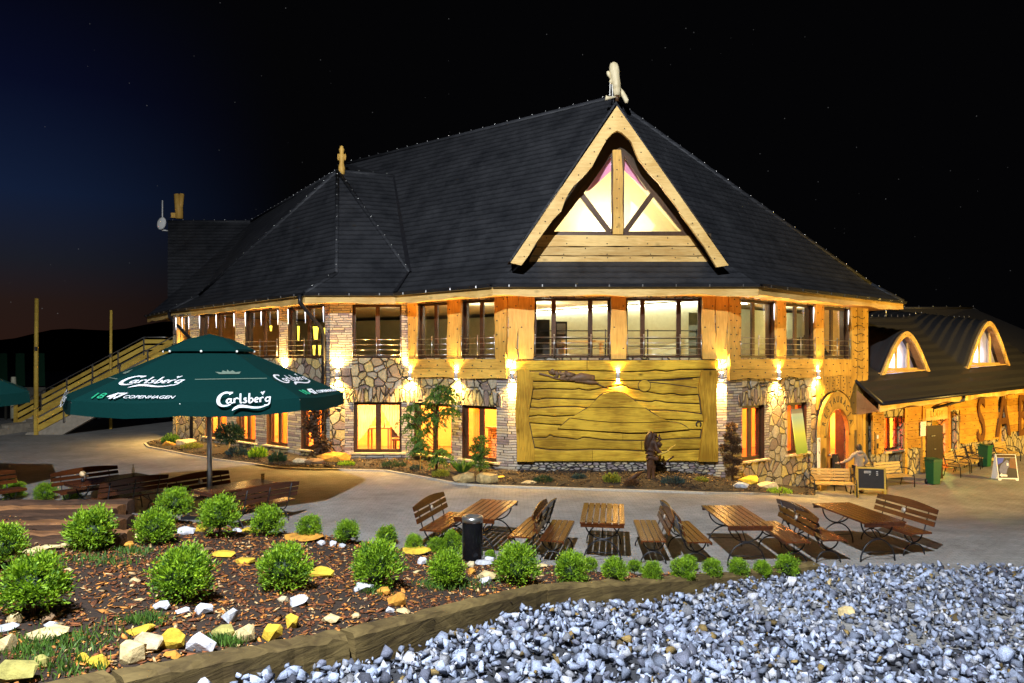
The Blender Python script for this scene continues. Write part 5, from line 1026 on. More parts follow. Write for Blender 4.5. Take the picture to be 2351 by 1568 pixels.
# letter skeletons of the flowing script, drawn with a flat pen
SCRIPT = [
 [(1.55, 1.62, .10), (1.25, 1.72, .2), (.85, 1.62, .2), (.45, 1.25, .3), (.3, .75, .34), (.42, .3, .3), (.8, .05, .2), (1.3, .05, .16), (1.75, .2, .1)], [(1.5, 1.55, .3), (1.95, 1.72, .1), (1.2, 1.72, .12)],
 [(1.75, .85, .1), (1.45, .88, .14), (1.25, .6, .18), (1.4, .36, .14), (1.65, .5, .1)], [(1.78, .95, .16), (1.74, .5, .16), (1.9, .34, .12), (2.05, .45, .07)],
 [(2.15, .95, .16), (2.15, .34, .18)], [(2.17, .7, .08), (2.35, .95, .12), (2.55, .92, .14), (2.6, .8, .1)],
 [(2.85, 1.55, .17), (2.85, .5, .17), (2.98, .34, .12), (3.1, .42, .07)], [(3.6, .9, .08), (3.38, .93, .13), (3.3, .78, .14), (3.52, .62, .16), (3.56, .44, .14), (3.3, .34, .12), (3.18, .42, .07)],
 [(3.9, 1.55, .17), (3.9, .4, .17), (4.1, .34, .12), (4.3, .5, .15), (4.32, .75, .15), (4.15, .92, .11), (3.95, .8, .07)],
 [(4.6, .6, .1), (4.95, .72, .1), (4.92, .92, .12), (4.7, .93, .13), (4.56, .65, .16), (4.68, .38, .14), (4.95, .4, .08)],
 [(5.22, .95, .16), (5.22, .34, .18)], [(5.24, .7, .08), (5.4, .95, .12), (5.62, .92, .14)],
 [(6.3, .95, .1), (6.0, .92, .13), (5.85, .65, .16), (6.0, .4, .13), (6.25, .55, .09)], [(6.42, 1.05, .16), (6.36, .5, .17), (6.3, .1, .16), (6.0, -.08, .14), (5.7, -.02, .07)],
 [(5.55, 1.25, .04), (5.42, 1.5, .1), (5.3, 1.66, .16)], [(5.45, 1.5, .1), (5.7, 1.72, .12), (5.55, 1.4, .06)],
 [(1.9, -.62, .04), (2.2, -.35, .22), (2.8, -.1, .30), (3.6, -.18, .24), (4.4, -.33, .2), (5.2, -.33, .16), (6.0, -.1, .10), (6.35, .1, .08)]]
def script_word(mb, O, U, V, size, shear=.12, m=0):
    O, U, V = Vector(O), Vector(U).normalized(), Vector(V).normalized(); Nn = U.cross(V).normalized(); k = size / 6.3
    for j, st in enumerate(SCRIPT):
        pts = np.array(st); n = len(pts); tt = np.linspace(0, n - 1, (n - 1) * 4 + 1)
        def cr(a, t):
            i = min(int(t), n - 2); f = t - i; p = [a[max(i - 1, 0)], a[i], a[i + 1], a[min(i + 2, n - 1)]]
            return .5 * (2 * p[1] + (p[2] - p[0]) * f + (2 * p[0] - 5 * p[1] + 4 * p[2] - p[3]) * f * f + (3 * p[1] - p[0] - 3 * p[2] + p[3]) * f ** 3)
        c = [(cr(pts[:, 0], t), cr(pts[:, 1], t), max(.03, cr(pts[:, 2], t))) for t in tt]; vs = []
        for i in range(len(c)):
            a, b = c[max(i - 1, 0)], c[min(i + 1, len(c) - 1)]; dx, dy = b[0] - a[0], b[1] - a[1]; l = math.hypot(dx, dy) or 1
            for s in (-1, 1):
                x, y = c[i][0] - dy / l * s * c[i][2] * .62, c[i][1] + dx / l * s * c[i][2] * .62
                vs.append(O + U * ((x - 3.3 + shear * y) * k) + V * ((y - .5) * k) + Nn * (.004 + j * .0004))
        mb.add(vs, [(2 * i, 2 * i + 2, 2 * i + 3, 2 * i + 1) for i in range(len(c) - 1)], m)
def parasol(x, y, label, words=True):
    z0 = plaza(x, y); t = thing('parasol', (x, y, z0), label, 'parasol', 'large green parasols'); Rr = 3.0; ph = R(14)
    cor = [Vector((Rr * math.cos(ph + i * math.pi / 4), Rr * math.sin(ph + i * math.pi / 4), 2.81)) for i in range(8)]
    inn = [Vector((.72 * math.cos(ph + i * math.pi / 4), .72 * math.sin(ph + i * math.pi / 4), 3.83)) for i in range(8)]
    mb = MB(); n = 6
    for i in range(8):
        a, b, c, d = cor[i], cor[(i + 1) % 8], inn[(i + 1) % 8], inn[i]; vs = []
        for v in range(n + 1):
            for u in range(n + 1):
                p = a.lerp(b, u / n).lerp(d.lerp(c, u / n), v / n); q = math.sin(math.pi * u / n) * (1 - v / n) * .045; vs.append(p - Vector((0, 0, q)))
        mb.add(vs, [(j * (n + 1) + k, j * (n + 1) + k + 1, (j + 1) * (n + 1) + k + 1, (j + 1) * (n + 1) + k) for j in range(n) for k in range(n)])
        e = [a.lerp(b, u / n) - Vector((0, 0, math.sin(math.pi * u / n) * .045)) for u in range(n + 1)]
        vl = [p - Vector((0, 0, .27 + .025 * math.sin(math.pi * k / n) * (1 if k % 2 else .6))) + Vector((p.x, p.y, 0)) * .006 for k, p in enumerate(e)]
        mb.add(e + vl, [(k, k + 1, n + 2 + k, n + 1 + k) for k in range(n)])
    cn = mb.build('canopy', M['canvas'], t, False)
    mb = MB(); ap = Vector((0, 0, 4.2)); rim = [Vector((.98 * math.cos(ph + i * math.pi / 4), .98 * math.sin(ph + i * math.pi / 4), 3.84)) for i in range(8)]
    for i in range(8):
        a, b = rim[i], rim[(i + 1) % 8]; am, bm = a * .45 + ap * .55 + Vector((0, 0, .035)), b * .45 + ap * .55 + Vector((0, 0, .035)); am.x, am.y, bm.x, bm.y = a.x * .5, a.y * .5, b.x * .5, b.y * .5; mb.poly([a, b, bm, am]); mb.poly([am, bm, ap]); mb.poly([a, a - Vector((0, 0, .05)), b - Vector((0, 0, .05)), b])
    mb.build('top_cap', M['canvas'], t, False)
    mb = MB(); mb.tube([(0, 0, 0), (0, 0, 4.15)], .055, 12); mb.build('pole', M['parapole'], t, False)
    mb = MB(); mb.box((0, 0, .04), (.9, .9, .08)); mb.build('base_plate', M['black'], t, False)
    for i in range(8): 
        a = cor[i] * 1.0; mb = MB(); mb.tube([Vector((0, 0, 3.95)), inn[i] - Vector((0, 0, .06)), a - Vector((0, 0, .05))], .018, 5); mb.tube([Vector((0, 0, 2.9)), a.lerp(Vector((0, 0, 3.9)), .5) - Vector((0, 0, .08))], .014, 5); mb.build('rib', M['steel'], t, False)
        mb = MB(); mb.ball(rim[i] * .995 + Vector((0, 0, -.035)), .03, 6); mb.build('stud', M['paper'], t, False)
    if words:
        for i in (4, 5, 6, 7):
            a, b = cor[i] + Vector((0, 0, -.035)), cor[(i + 1) % 8] + Vector((0, 0, -.035)); u = (b - a).normalized(); c = a.lerp(b, .5); v = (inn[i].lerp(inn[(i + 1) % 8], .5) - c).normalized(); nn = u.cross(v).normalized()
            def on(s, r, up=.0): return c + u * s + v * r + nn * (up + .012)
            mb = MB(); L = (b - a).length
            if i in (5, 7): script_word(mb, on(.0, .80), u, v, 1.35)
            else:
                text_mesh(mb, '\u265b', .3, on(-.02, 1.0), u, v, 1) if False else None
                k = .2; cr = [(-1, 0), (-1.3, .5), (-.7, .35), (-.5, .8), (-.15, .5), (0, 1.0), (.15, .5), (.5, .8), (.7, .35), (1.3, .5), (1, 0)]; mb.slab([on(x * k, 1.15 + y * k) for x, y in cr], nn * .004, 1); mb.slab([on(-.8, .92), on(.8, .92), on(.8, .945), on(-.8, .945)], nn * .003, 1)
            vz = Vector((0, 0, 1)); q = Vector((u.y, -u.x, 0)).normalized() * .05
            if i in (5, 7):
                pass
                text_mesh(mb, '18', .30, on(-.66, .16, .045), u, v, 2, ext=.003); text_mesh(mb, '47', .30, on(-.30, .16, .045), u, v, 0, shear=.12, offset=.012, ext=.003); text_mesh(mb, 'COPENHAGEN', .16, on(.44, .13, .045), u, v, 0, ext=.003)
            else: script_word(mb, c + q * .9 + Vector((0, 0, -.02)) + nn * .02, u, (vz * .9 + v * .5).normalized(), 1.02)
            mb.build('lettering', [M['print'], M['printd'], M['printg']], cn, False)
    return t
parasol(ux, uy, 'large dark green parasol with white lettering over the left tables')
parasol(-14.95, 16.3, 'second dark green parasol cut off by the left picture edge', False)
# ================================================================ planting
def bush_mesh(seed, nt=190, per=24):
    """Many upright fan shaped sprays, grouped in tufts with gaps between them."""
    r = np.random.default_rng(seed); vs = []; fs = []; sx, sz_ = r.uniform(.92, 1.08), r.uniform(.88, 1.06)
    for i in range(nt):
        d = r.normal(size=3); d /= np.linalg.norm(d); d[2] = d[2] if d[2] > -.7 else -d[2]
        c = d * r.uniform(.55, .93) * [sx, 1, sz_]; up = d * .75 + [0, 0, .6] + r.normal(size=3) * .18; up /= np.linalg.norm(up); sp = r.uniform(.07, .13)
        for k in range(per):
            p = c + r.normal(size=3) * sp; o = up + r.normal(size=3) * .42; o /= np.linalg.norm(o); s = np.cross(o, r.normal(size=3)); s /= np.linalg.norm(s); nn = np.cross(o, s)
            L = r.uniform(.08, .20) * (1.3 if k < 3 else 1); w = r.uniform(.012, .034); b = len(vs)
            vs += [p - s * w * .4, p + o * L * .5 - s * w + nn * .015, p + o * L, p + o * L * .5 + s * w - nn * .015]; fs.append((b, b + 1, b + 2, b + 3))
    me = bpy.data.meshes.new('foliage'); me.from_pydata([tuple(v) for v in vs], [], fs); return me
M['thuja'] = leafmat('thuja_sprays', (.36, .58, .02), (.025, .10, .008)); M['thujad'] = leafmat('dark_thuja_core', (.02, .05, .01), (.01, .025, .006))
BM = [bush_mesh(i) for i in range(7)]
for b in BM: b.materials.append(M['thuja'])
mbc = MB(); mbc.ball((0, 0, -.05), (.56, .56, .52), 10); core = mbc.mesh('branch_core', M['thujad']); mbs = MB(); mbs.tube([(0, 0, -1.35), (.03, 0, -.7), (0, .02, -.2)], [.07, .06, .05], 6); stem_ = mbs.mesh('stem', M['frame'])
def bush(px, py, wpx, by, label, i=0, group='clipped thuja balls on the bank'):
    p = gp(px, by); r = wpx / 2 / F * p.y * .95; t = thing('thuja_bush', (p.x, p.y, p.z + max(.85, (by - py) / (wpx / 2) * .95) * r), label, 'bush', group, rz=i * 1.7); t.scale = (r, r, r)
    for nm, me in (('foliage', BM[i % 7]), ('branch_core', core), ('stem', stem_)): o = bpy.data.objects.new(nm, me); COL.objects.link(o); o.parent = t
BS = [(75, 1335, 156, 1420, 'largest round green bush at the left picture edge, by pale stones'), (5, 1250, 112, 1310, 'round bush cut by the left edge, above the largest one'), (210, 1215, 118, 1266, 'round bush before the weathered planks, upper left of the bank'), (355, 1207, 95, 1250, 'round bush between two others on the crest, with cream stones at its foot'),
      (402, 1150, 75, 1204, 'bush on the crest in front of the bench below the parasol pole'), (505, 1180, 98, 1236, 'tall bush on the crest directly below the parasol pole'), (613, 1197, 80, 1232, 'bush on the crest in front of bench right of parasol pole'), (710, 1211, 62, 1236, 'small bush left of the three white rocks'),
      (797, 1220, 60, 1250, 'small bush on the crest above the three white rocks'), (888, 1229, 54, 1254, 'small dark bush on the crest left of the front benches'), (420, 1313, 146, 1382, 'big round bush in mid bank above a row of white rocks'), (652, 1306, 122, 1356, 'round bush left of the large yellow rock'),
      (867, 1294, 122, 1352, 'large round bush right of the large yellow rock'), (950, 1248, 46, 1268, 'very small low bush left of the steel ash bin'), (1003, 1252, 46, 1272, 'left small bush of the cluster beside the ash bin'), (1038, 1243, 56, 1270, 'tallest bush of the cluster beside the ash bin'), (1074, 1262, 40, 1282, 'little bush touching the ash bin'),
      (1026, 1300, 94, 1348, 'round bush directly below the ash bin'), (1125, 1274, 26, 1286, 'tiny bush right of the ash bin'), (1185, 1299, 108, 1344, 'wide round bush in front of the second table'), (1311, 1307, 84, 1342, 'first bush of the row above the long sleepers'), (1355, 1298, 40, 1314, 'small bush tucked behind the first bush of the row'),
      (1411, 1307, 62, 1340, 'second bush of the row above the long sleepers'), (1457, 1302, 38, 1318, 'small bush hidden between second and third bush of the row'), (1497, 1311, 52, 1338, 'third bush of the row, below bench with edge on back'), (1567, 1309, 62, 1336, 'fourth bush of the row, below the third table bench'),
      (1582, 1294, 40, 1310, 'small bush peeping from behind the fourth bush of the row'), (1635, 1306, 50, 1332, 'fifth bush of the row, below the third table'), (1697, 1302, 50, 1330, 'sixth bush of the row, right of third table'), (1750, 1306, 42, 1328, 'small seventh bush of the row, second from its end'), (1807, 1297, 60, 1326, 'last bush at the right end of the row, by the white gravel rock'),
      (33, 1131, 50, 1146, 'low grassy bush below the cut off bench at left'), (104, 1138, 48, 1150, 'low bush left of the dark table, behind the planks'), (167, 1151, 42, 1160, 'flat bush at the foot of the dark table')]
for i, b in enumerate(BS): bush(*b[:4], b[4], i)
# rocks: picture position, size in px of the wide picture, tone, label
CO = {'w': (.60, .60, .64), 'y': (.60, .40, .03), 'c': (.60, .46, .22), 't': (.52, .42, .25), 'o': (.55, .25, .03), 'g': (.42, .43, .46), 'b': (.20, .12, .06), 'v': (.34, .30, .08), 'y2': (.42, .31, .13)}
RM = {k: plain('rock_tone_' + k, c, .9, scale=9, var=.42, bump=1.0, obj=True) for k, c in CO.items()}
RK = [(290, 1231, 51, 17, 'c', 'cream slab left of the crest bush with cream stones'), (424, 1219, 46, 17, 'w', 'pale block on the crest below the parasol pole, left'), (460, 1214, 28, 17, 'y', 'yellow block touching pale block below the parasol pole'), (543, 1217, 24, 11, 'w', 'small white rock right of the tall crest bush'), (572, 1217, 44, 13, 'y', 'yellow flat rock right of the tall crest bush'), (290, 1250, 38, 15, 'o', 'orange flat rock under the cream slab'),
      (73, 1266, 50, 20, 'c', 'leftmost cream edge stone beside the planks'), (109, 1257, 50, 12, 'c', 'long cream edge stone beside the planks'), (152, 1252, 36, 13, 'c', 'cream edge stone next to the upper left bush'), (694, 1234, 96, 14, 'o', 'long flat orange stone on the crest'), (738, 1246, 22, 13, 'w', 'left one of three small white rocks on the crest'), (762, 1249, 22, 14, 'w', 'middle one of three small white rocks on the crest'), (784, 1253, 21, 13, 'g', 'right grey one of three small rocks on the crest'),
      (468, 1264, 48, 14, 'b', 'brown flat stone above the big mid bank bush'), (513, 1272, 55, 15, 'y', 'long yellow stone right of the big mid bank bush'), (560, 1289, 48, 12, 'y', 'thin yellow stone lower right of the long yellow one'), (735, 1317, 66, 27, 'y', 'large yellow rock between two big bushes'), (155, 1308, 18, 9, 'c', 'tiny cream stone right of the largest bush'), (309, 1332, 24, 13, 'c', 'small cream stone in the bark left of the mid bank bush'),
      (371, 1391, 41, 23, 'w', 'white pointed rock under the mid bank bush, left'), (419, 1404, 36, 15, 'w', 'low white rock between two taller white ones'), (465, 1398, 44, 27, 'w', 'white angular rock under the mid bank bush, right'), (528, 1414, 44, 34, 'g', 'grey angular rock above the stone heap'), (685, 1379, 42, 31, 'w', 'white pyramid rock under the bush left of the yellow rock'), (650, 1377, 28, 17, 't', 'tan stone touching the white pyramid rock'), (665, 1428, 42, 31, 'y', 'yellow upright stone near the edging sleepers'), (755, 1421, 50, 20, 'c', 'cream flat stone at the end of dark sleeper'),
      (325, 1448, 76, 18, 'y', 'yellow slab on top of the stone heap'), (340, 1476, 68, 48, 't', 'large tan slab leaning in the stone heap'), (297, 1499, 66, 52, 'c', 'big cream stone at the lower left of the stone heap'), (390, 1472, 66, 50, 'y', 'large yellow stone in the middle of the heap'), (392, 1504, 42, 19, 'o', 'orange stone at the foot of the heap'), (460, 1475, 66, 45, 'w', 'bright white block right of the stone heap'), (513, 1451, 56, 34, 'v', 'olive slab behind the bright white block'), (559, 1456, 55, 42, 'c', 'cream angular stone right of the olive slab'), (622, 1453, 48, 42, 'y', 'golden block by the dark sleeper'),
      (32, 1421, 34, 28, 'c', 'cream stone left under the largest bush'), (18, 1441, 44, 21, 'g', 'greyish flat stone at the left edge'), (116, 1437, 32, 20, 'w', 'white chip right under the largest bush'), (106, 1420, 44, 20, 'b', 'brown stone in the shade of the largest bush'), (97, 1455, 108, 21, 'c', 'long pale slab below the largest bush'), (17, 1478, 44, 56, 'c', 'round cream boulder at the left edge'), (33, 1540, 90, 56, 'v', 'large olive boulder in the bottom left corner'), (92, 1520, 38, 28, 'v', 'mossy stone right of the bottom corner boulder'), (186, 1515, 34, 28, 'y', 'left stone of the yellow pair near the bottom'), (221, 1519, 50, 38, 'y', 'right stone of the yellow pair near the bottom'),
      (833, 1348, 52, 23, 'w', 'white flat rock right of large yellow rock'), (881, 1357, 34, 22, 'o', 'upper orange stone under the bush right of yellow rock'), (911, 1377, 48, 33, 'o', 'lower orange stone under the bush right of yellow rock'), (968, 1288, 23, 20, 'w', 'white stone left of the bush below the ash bin'), (957, 1313, 20, 8, 'c', 'thin pinkish stone left of the bush below the ash bin'), (955, 1265, 72, 16, 'y', 'long ochre slab on the crest by the smallest bush'), (1082, 1296, 26, 17, 't', 'tan stone right of the bush below the ash bin'), (1081, 1312, 20, 14, 'o', 'orange stone right of the bush below the ash bin'),
      (1114, 1322, 52, 22, 'c', 'cream slab left of the wide bush'), (1117, 1332, 34, 20, 'w', 'white wedge on the cream slab'), (1109, 1292, 42, 14, 'g', 'bluish slab under the ash bin'), (1122, 1284, 26, 11, 'w', 'white stone right of the ash bin foot'), (1244, 1300, 30, 9, 'c', 'thin cream stone right of the wide bush'), (924, 1403, 33, 15, 'c', 'cream stone in bark above the notched sleeper'), (895, 1400, 20, 14, 'w', 'white chip in bark above the notched sleeper'), (817, 1414, 20, 16, 'c', 'small cream stone at the bank edge'), (1422, 1338, 18, 7, 'w', 'white chip on the edge below the second bush of the row'),
      (1817, 1336, 32, 26, 'w', 'white upright rock at the end of the sleepers'), (1905, 1337, 14, 20, 'c', 'small cream rock on gravel near the paving'), (1945, 1405, 38, 30, 'c', 'large pale rock lying out on the gravel')]
for i, (px, py, w, hh, c, lb) in enumerate(RK):
    p = gp(px, py + hh * .45); a, b = w / 2 / F * p.y, hh / 2 / F * p.y; v, f = ROCKS[(i * 5) % 14]; r = random.Random(i); v = v / np.abs(v).max(axis=0)
    mb = MB(); th = r.uniform(-.4, .4); mb.add([(x * a * math.cos(th) - y * a * .75 * math.sin(th), x * a * math.sin(th) * .8 + y * a * .75 * math.cos(th), z * b * 1.05) for x, y, z in v], [tuple(q) for q in f])
    o = mb.build('rock', RM[c]); o.location = (p.x, p.y + a * .2, p.z + b * .75); tag(o, lb, 'rock', 'rocks set into the bank')
# weathered planks stepping down behind the bank
M['step'] = wood('lit_step_wood', (.26, .12, .045), (.10, .045, .018), (.7, 7, 7), .8, knots=.4, bump=.8)  # orange tone paints the warm light streaks on some of the planks
M['stepd'] = wood('dark_timber_step', (.075, .036, .018), (.03, .015, .008), (.7, 7, 7), .85, knots=.4, bump=.8)
for i, lb in enumerate(('topmost plank step behind the bushes at left', 'second plank step from the top at left', 'third plank step from the top at left', 'fourth plank step from the top at left', 'fourth plank step from the bottom at left', 'third plank step from the bottom at left', 'second plank step from the bottom at left', 'lowest plank step next to the cream edge stones')):
    y0 = 10.9 - .34 * i; a, b = W(-120, 1154 + 12.5 * i + (3 * (i % 2)), y0), W(300 - (i % 3) * 22, 1152 + 11.5 * i, y0 + .5); mb = MB(); n = 18; d = b - a; r = random.Random(i); vs = []; w_ = .11 + .03 * (i % 3)
    for k in range(n + 1):
        p = a + d * k / n + Vector((0, r.gauss(0, .006), 0))
        for o, z in ((-w_, -.22), (-w_, -.02), (-w_ * .7, .02), (w_ * .7, .025), (w_, -.01), (w_, -.2)): vs.append(p + Vector((0, o, z + r.gauss(0, .008))))
    mb.add(vs, [(q * 6 + k, q * 6 + 6 + k, q * 6 + 7 + k, q * 6 + 1 + k) for q in range(n) for k in range(5)] + [tuple(range(6)), tuple(range(n * 6 + 5, n * 6 - 1, -1))]); tag(mb.build('timber_step', M['step'] if i in (1, 4, 6) else M['stepd']), 'weathered ' + lb, 'timber step', 'weathered timber steps')
# sprays for the other plants
def sprays(n, fn, L, wd, seed, droop=0.0):
    r = np.random.default_rng(seed); vs = []; fs = []
    for i in range(n):
        p, out = fn(r); out = np.array(out) / np.linalg.norm(out); s = np.cross(out, r.normal(size=3)); s /= np.linalg.norm(s); l = L * r.uniform(.6, 1.3); w = wd * r.uniform(.6, 1.3); b = len(vs); p = np.array(p)
        m_ = p + out * l * .5; e = p + out * l - [0, 0, droop * l]; vs += [p, m_ - s * w, e, m_ + s * w]; fs.append((b, b + 1, b + 2, b + 3))
    mb = MB(); mb.add(vs, fs); return mb
def ball_fn(c, rr):
    def f(r):
        d = r.normal(size=3); d /= np.linalg.norm(d); return np.array(c) + d * rr * r.random() ** .4, d + r.normal(size=3) * .4 + [0, 0, .3]
    return f
LM = {'g': M['thuja'], 'd': leafmat('dark_needles', (.03, .075, .03), (.008, .02, .01)), 'bl': leafmat('blue_needles', (.05, .09, .085), (.015, .03, .03)), 'y': leafmat('yellow_green_leaves', (.30, .33, .04), (.08, .10, .01)), 'br': leafmat('dry_brown_leaves', (.13, .07, .03), (.04, .02, .01)), 't': leafmat('fresh_leaves', (.13, .26, .03), (.03, .08, .012))}
def low_plant(px, by, wpx, hpx, c, label, spiky=False, name='garden_shrub', cat='shrub'):
    p = gp(px, by); p.z = max(p.z, bedz(p.x, p.y) - .03); a, b = wpx / 2 / F * p.y, hpx / F * p.y; t = thing(name, p, label, cat)
    def f(r):
        th = r.uniform(0, 6.28); q = r.random() ** .5
        return (a * q * math.cos(th) * (.25 if spiky else .8), a * .6 * q * math.sin(th) * (.25 if spiky else 1), (0 if spiky else b * .75 * r.random() * (1 - q * q * .7))), (math.cos(th) * (.9 if spiky else .5), math.sin(th) * .7, 1)
    mb = sprays(160 if spiky else 420, f, b * 1.0 if spiky else b * .32, b * .06, int(px)); mb.build('foliage', LM[c], t, False)
    mb = MB(); mb.tube([(0, 0, -.1), (0, 0, b * .5)], .02, 5); mb.build('stem', M['frame'], t, False)
for q in ((545, 1052, 60, 26, 'bl', 'low bluish shrub in bed right of the standard bush'), (592, 1056, 50, 30, 'g', 'low bright green shrub under the stone wing windows'), (637, 1066, 46, 26, 'd', 'dark low shrub below the last window of the stone wing'), (440, 1034, 60, 16, 'y', 'yellowish shrub behind the parasol pole'), (392, 1022, 44, 26, 't', 'small green shrub at the left tip of the bed'), (905, 1077, 70, 18, 'd', 'spreading dark juniper below the wide window'), (795, 1074, 50, 14, 'g', 'low green shrub right of the big orange rock'), (1012, 1100, 50, 20, 'y', 'yellow green shrub below the small tree'),
          (955, 1084, 36, 14, 'bl', 'bluish tuft left of the small tree'), (1247, 1113, 56, 18, 'd', 'dark green shrub under the left end of the mural'), (1330, 1106, 40, 16, 'bl', 'blue grey tuft under the carved mountain'), (1405, 1114, 46, 26, 'y', 'yellow green leafy plant in middle of the bed'), (1545, 1117, 66, 20, 'bl', 'dark teal shrub right of the carved statue'), (1610, 1112, 40, 14, 'y', 'yellow tuft near the right post of the mural'), (1450, 1122, 40, 20, 'br', 'dry brown shrub left of the carved statue'), (1790, 1138, 70, 16, 'g', 'low green plants at the right end of the bed')): low_plant(*q)
low_plant(1062, 1092, 56, 34, 't', 'spiky fern like plant left of the cloud pruned conifer', True, 'fern', 'fern')
def cloud_tree(px, by, pads, c, label, nm='topiary_conifer', seed=1):
    p = gp(px, by); p.z = bedz(p.x, p.y); t = thing(nm, p, label, 'topiary'); k = p.y / F
    mb = MB(); q = [(0, 0, -.2)]
    for x, y, r in pads[::-1]: q.append(((x - px) * k * .5, .02, CZ - (y - HY) * k - p.z))
    mb.tube(q, [.05] + [.035] * (len(q) - 2) + [.015], 7); mb.build('trunk', M['frame'], t, False)
    for i, (x, y, r) in enumerate(pads): mb = sprays(420, ball_fn(((x - px) * k, 0, CZ - (y - HY) * k - p.z), np.array([r, r * .8, r * .62]) * k), .07, .016, seed + i); mb.build('foliage_pad', LM[c], t, False)
cloud_tree(1103, 1106, [(1104, 1012, 17), (1090, 1030, 12), (1112, 1036, 13), (1096, 1050, 12), (1104, 1068, 20)], 't', 'cloud pruned green conifer before the window, over cream rocks')
cloud_tree(1683, 1112, [(1680, 980, 13), (1672, 1002, 10), (1688, 1012, 12), (1664, 1028, 12), (1690, 1032, 13), (1672, 1054, 12), (1692, 1060, 10), (1680, 1082, 14)], 'br', 'brownish cloud pruned conifer right of the carved mural', seed=30)
cloud_tree(420, 1008, [(417, 945, 6), (421, 958, 9), (414, 970, 11), (427, 982, 11), (413, 994, 10)], 't', 'green spiral conifer under the left parasol edge', seed=60)
p = gp(527, 1052); p.z = bedz(p.x, p.y); t = thing('standard_bush', p, 'dark ball bush on thin stem before the stone wing windows', 'bush'); mb = MB(); mb.tube([(0, 0, -.1), (0, 0, .5)], .025, 6); mb.build('stem', M['pinev'], t, False); sprays(900, ball_fn((0, 0, .78), np.array([.5, .4, .32])), .16, .03, 5).build('foliage', LM['d'], t, False)
p = W(728, 1058, 23.7); p.z = .2; t = thing('climbing_plant', p, 'dry brown climbing plant between last stone wing window and downpipe', 'climber')
def cf(r): z = r.random(); return (.28 * math.sin(z * 9) * .6 + r.normal() * .16 * (1.1 - .5 * z), r.normal() * .06, z * 2.3), (r.normal(), -.4, r.normal() * .6)
sprays(1300, cf, .14, .04, 8).build('foliage', LM['br'], t, False); mb = MB(); mb.tube([(0, .1, -.1), (.06, .1, 1), (-.02, .1, 2.2)], .025, 5); mb.build('stem', M['frame'], t, False)
# small locust tree with drooping leaf fans
p = gp(1003, 1088); p.z = bedz(p.x, p.y); k = p.y / F; t = thing('small_tree', p, 'slender young tree with drooping leaf fans before the facade', 'tree')
zz = lambda y: CZ - (y - HY) * k - p.z
mb = MB(); mb.tube([(0, 0, -.1), (-.05, 0, zz(1010)), (.06, 0, zz(960)), (.02, 0, zz(915))], [.045, .035, .03, .02], 7)
tips = []
r = random.Random(5)
for x, y in ((950, 930), (965, 955), (945, 975), (975, 985), (955, 1005), (985, 930), (1000, 905), (1012, 885), (1025, 910), (1035, 935), (1020, 945), (1005, 960), (990, 950), (960, 1025), (1015, 1030), (1008, 1050), (940, 950), (1030, 890), (970, 1015)):
    q = Vector(((x - 1003) * k, r.uniform(-.35, .15), zz(y))); mb.tube([(0, 0, zz(max(y - 10, 925) + 25)), q.lerp(Vector((0, 0, q.z)), .4) + Vector((0, 0, .1)), q], [.015, .01, .005], 5); tips.append(q)
mb.build('trunk', M['frame'], t, False)
def tf(r):
    q = tips[r.integers(len(tips))]; s = r.random(); th = r.uniform(0, 6.28); return (q.x + math.cos(th) * .32 * s, q.y + math.sin(th) * .25 * s, q.z - .28 * s * s + r.normal() * .04), (math.cos(th + r.normal()), math.sin(th + r.normal()), -.5)
sprays(2600, tf, .13, .025, 12, .3).build('crown', LM['t'], t, False)
mb = MB(); q = gp(965, 1086); q.z = bedz(q.x, q.y); mb.tube([q - Vector((0, 0, .1)), q + Vector((0, 0, .75))], .02, 6); tag(mb.build('plant_stake', M['pinev']), 'thin wooden plant stake left of the small tree', 'stake')
for i, (px, by, w, hh, c, lb) in enumerate(((1066, 1112, 58, 24, 'y2', 'left cream boulder below the cloud pruned conifer'), (1116, 1113, 56, 23, 'y2', 'right cream boulder below the cloud pruned conifer'), (768, 1066, 88, 26, 'o', 'large orange boulder at foot of the tall downpipe'), (722, 1070, 50, 16, 'b', 'brown rock left of the orange boulder'), (690, 1068, 40, 14, 't', 'tan rock in bed below climbing plant'), (425, 1026, 50, 18, 't', 'yellow rock in bed behind the parasol pole'), (385, 1028, 30, 14, 'o', 'orange rock at the left tip of the bed'), (1725, 1118, 70, 24, 'y', 'yellow slab of the rock pile right of the mural'), (1745, 1104, 50, 18, 'c', 'cream slab on top of the rock pile right of the mural'), (1765, 1128, 60, 20, 't', 'tan slab of the rock pile near the wall'), (1700, 1126, 44, 16, 'g', 'grey rock at left end of the rock pile'), (1140, 1104, 40, 8, 'y', 'thin yellow stone right of the cream boulders'), (1215, 1116, 40, 8, 'c', 'thin pale slab left of dark green shrub'))):
    p = gp(px, by); p.z = bedz(p.x, p.y) - .08; a, b = w / 2 / F * p.y, hh / F * p.y; v, f = ROCKS[(i * 3 + 2) % 14]; v = v / np.abs(v).max(axis=0); mb = MB(); mb.add([(x * a, y * a * .7, z * b * .6) for x, y, z in v], [tuple(q) for q in f]); o = mb.build('rock', RM[c]); o.location = (p.x, p.y + .1, p.z + b * .45); tag(o, lb, 'rock', 'rocks in the facade bed')
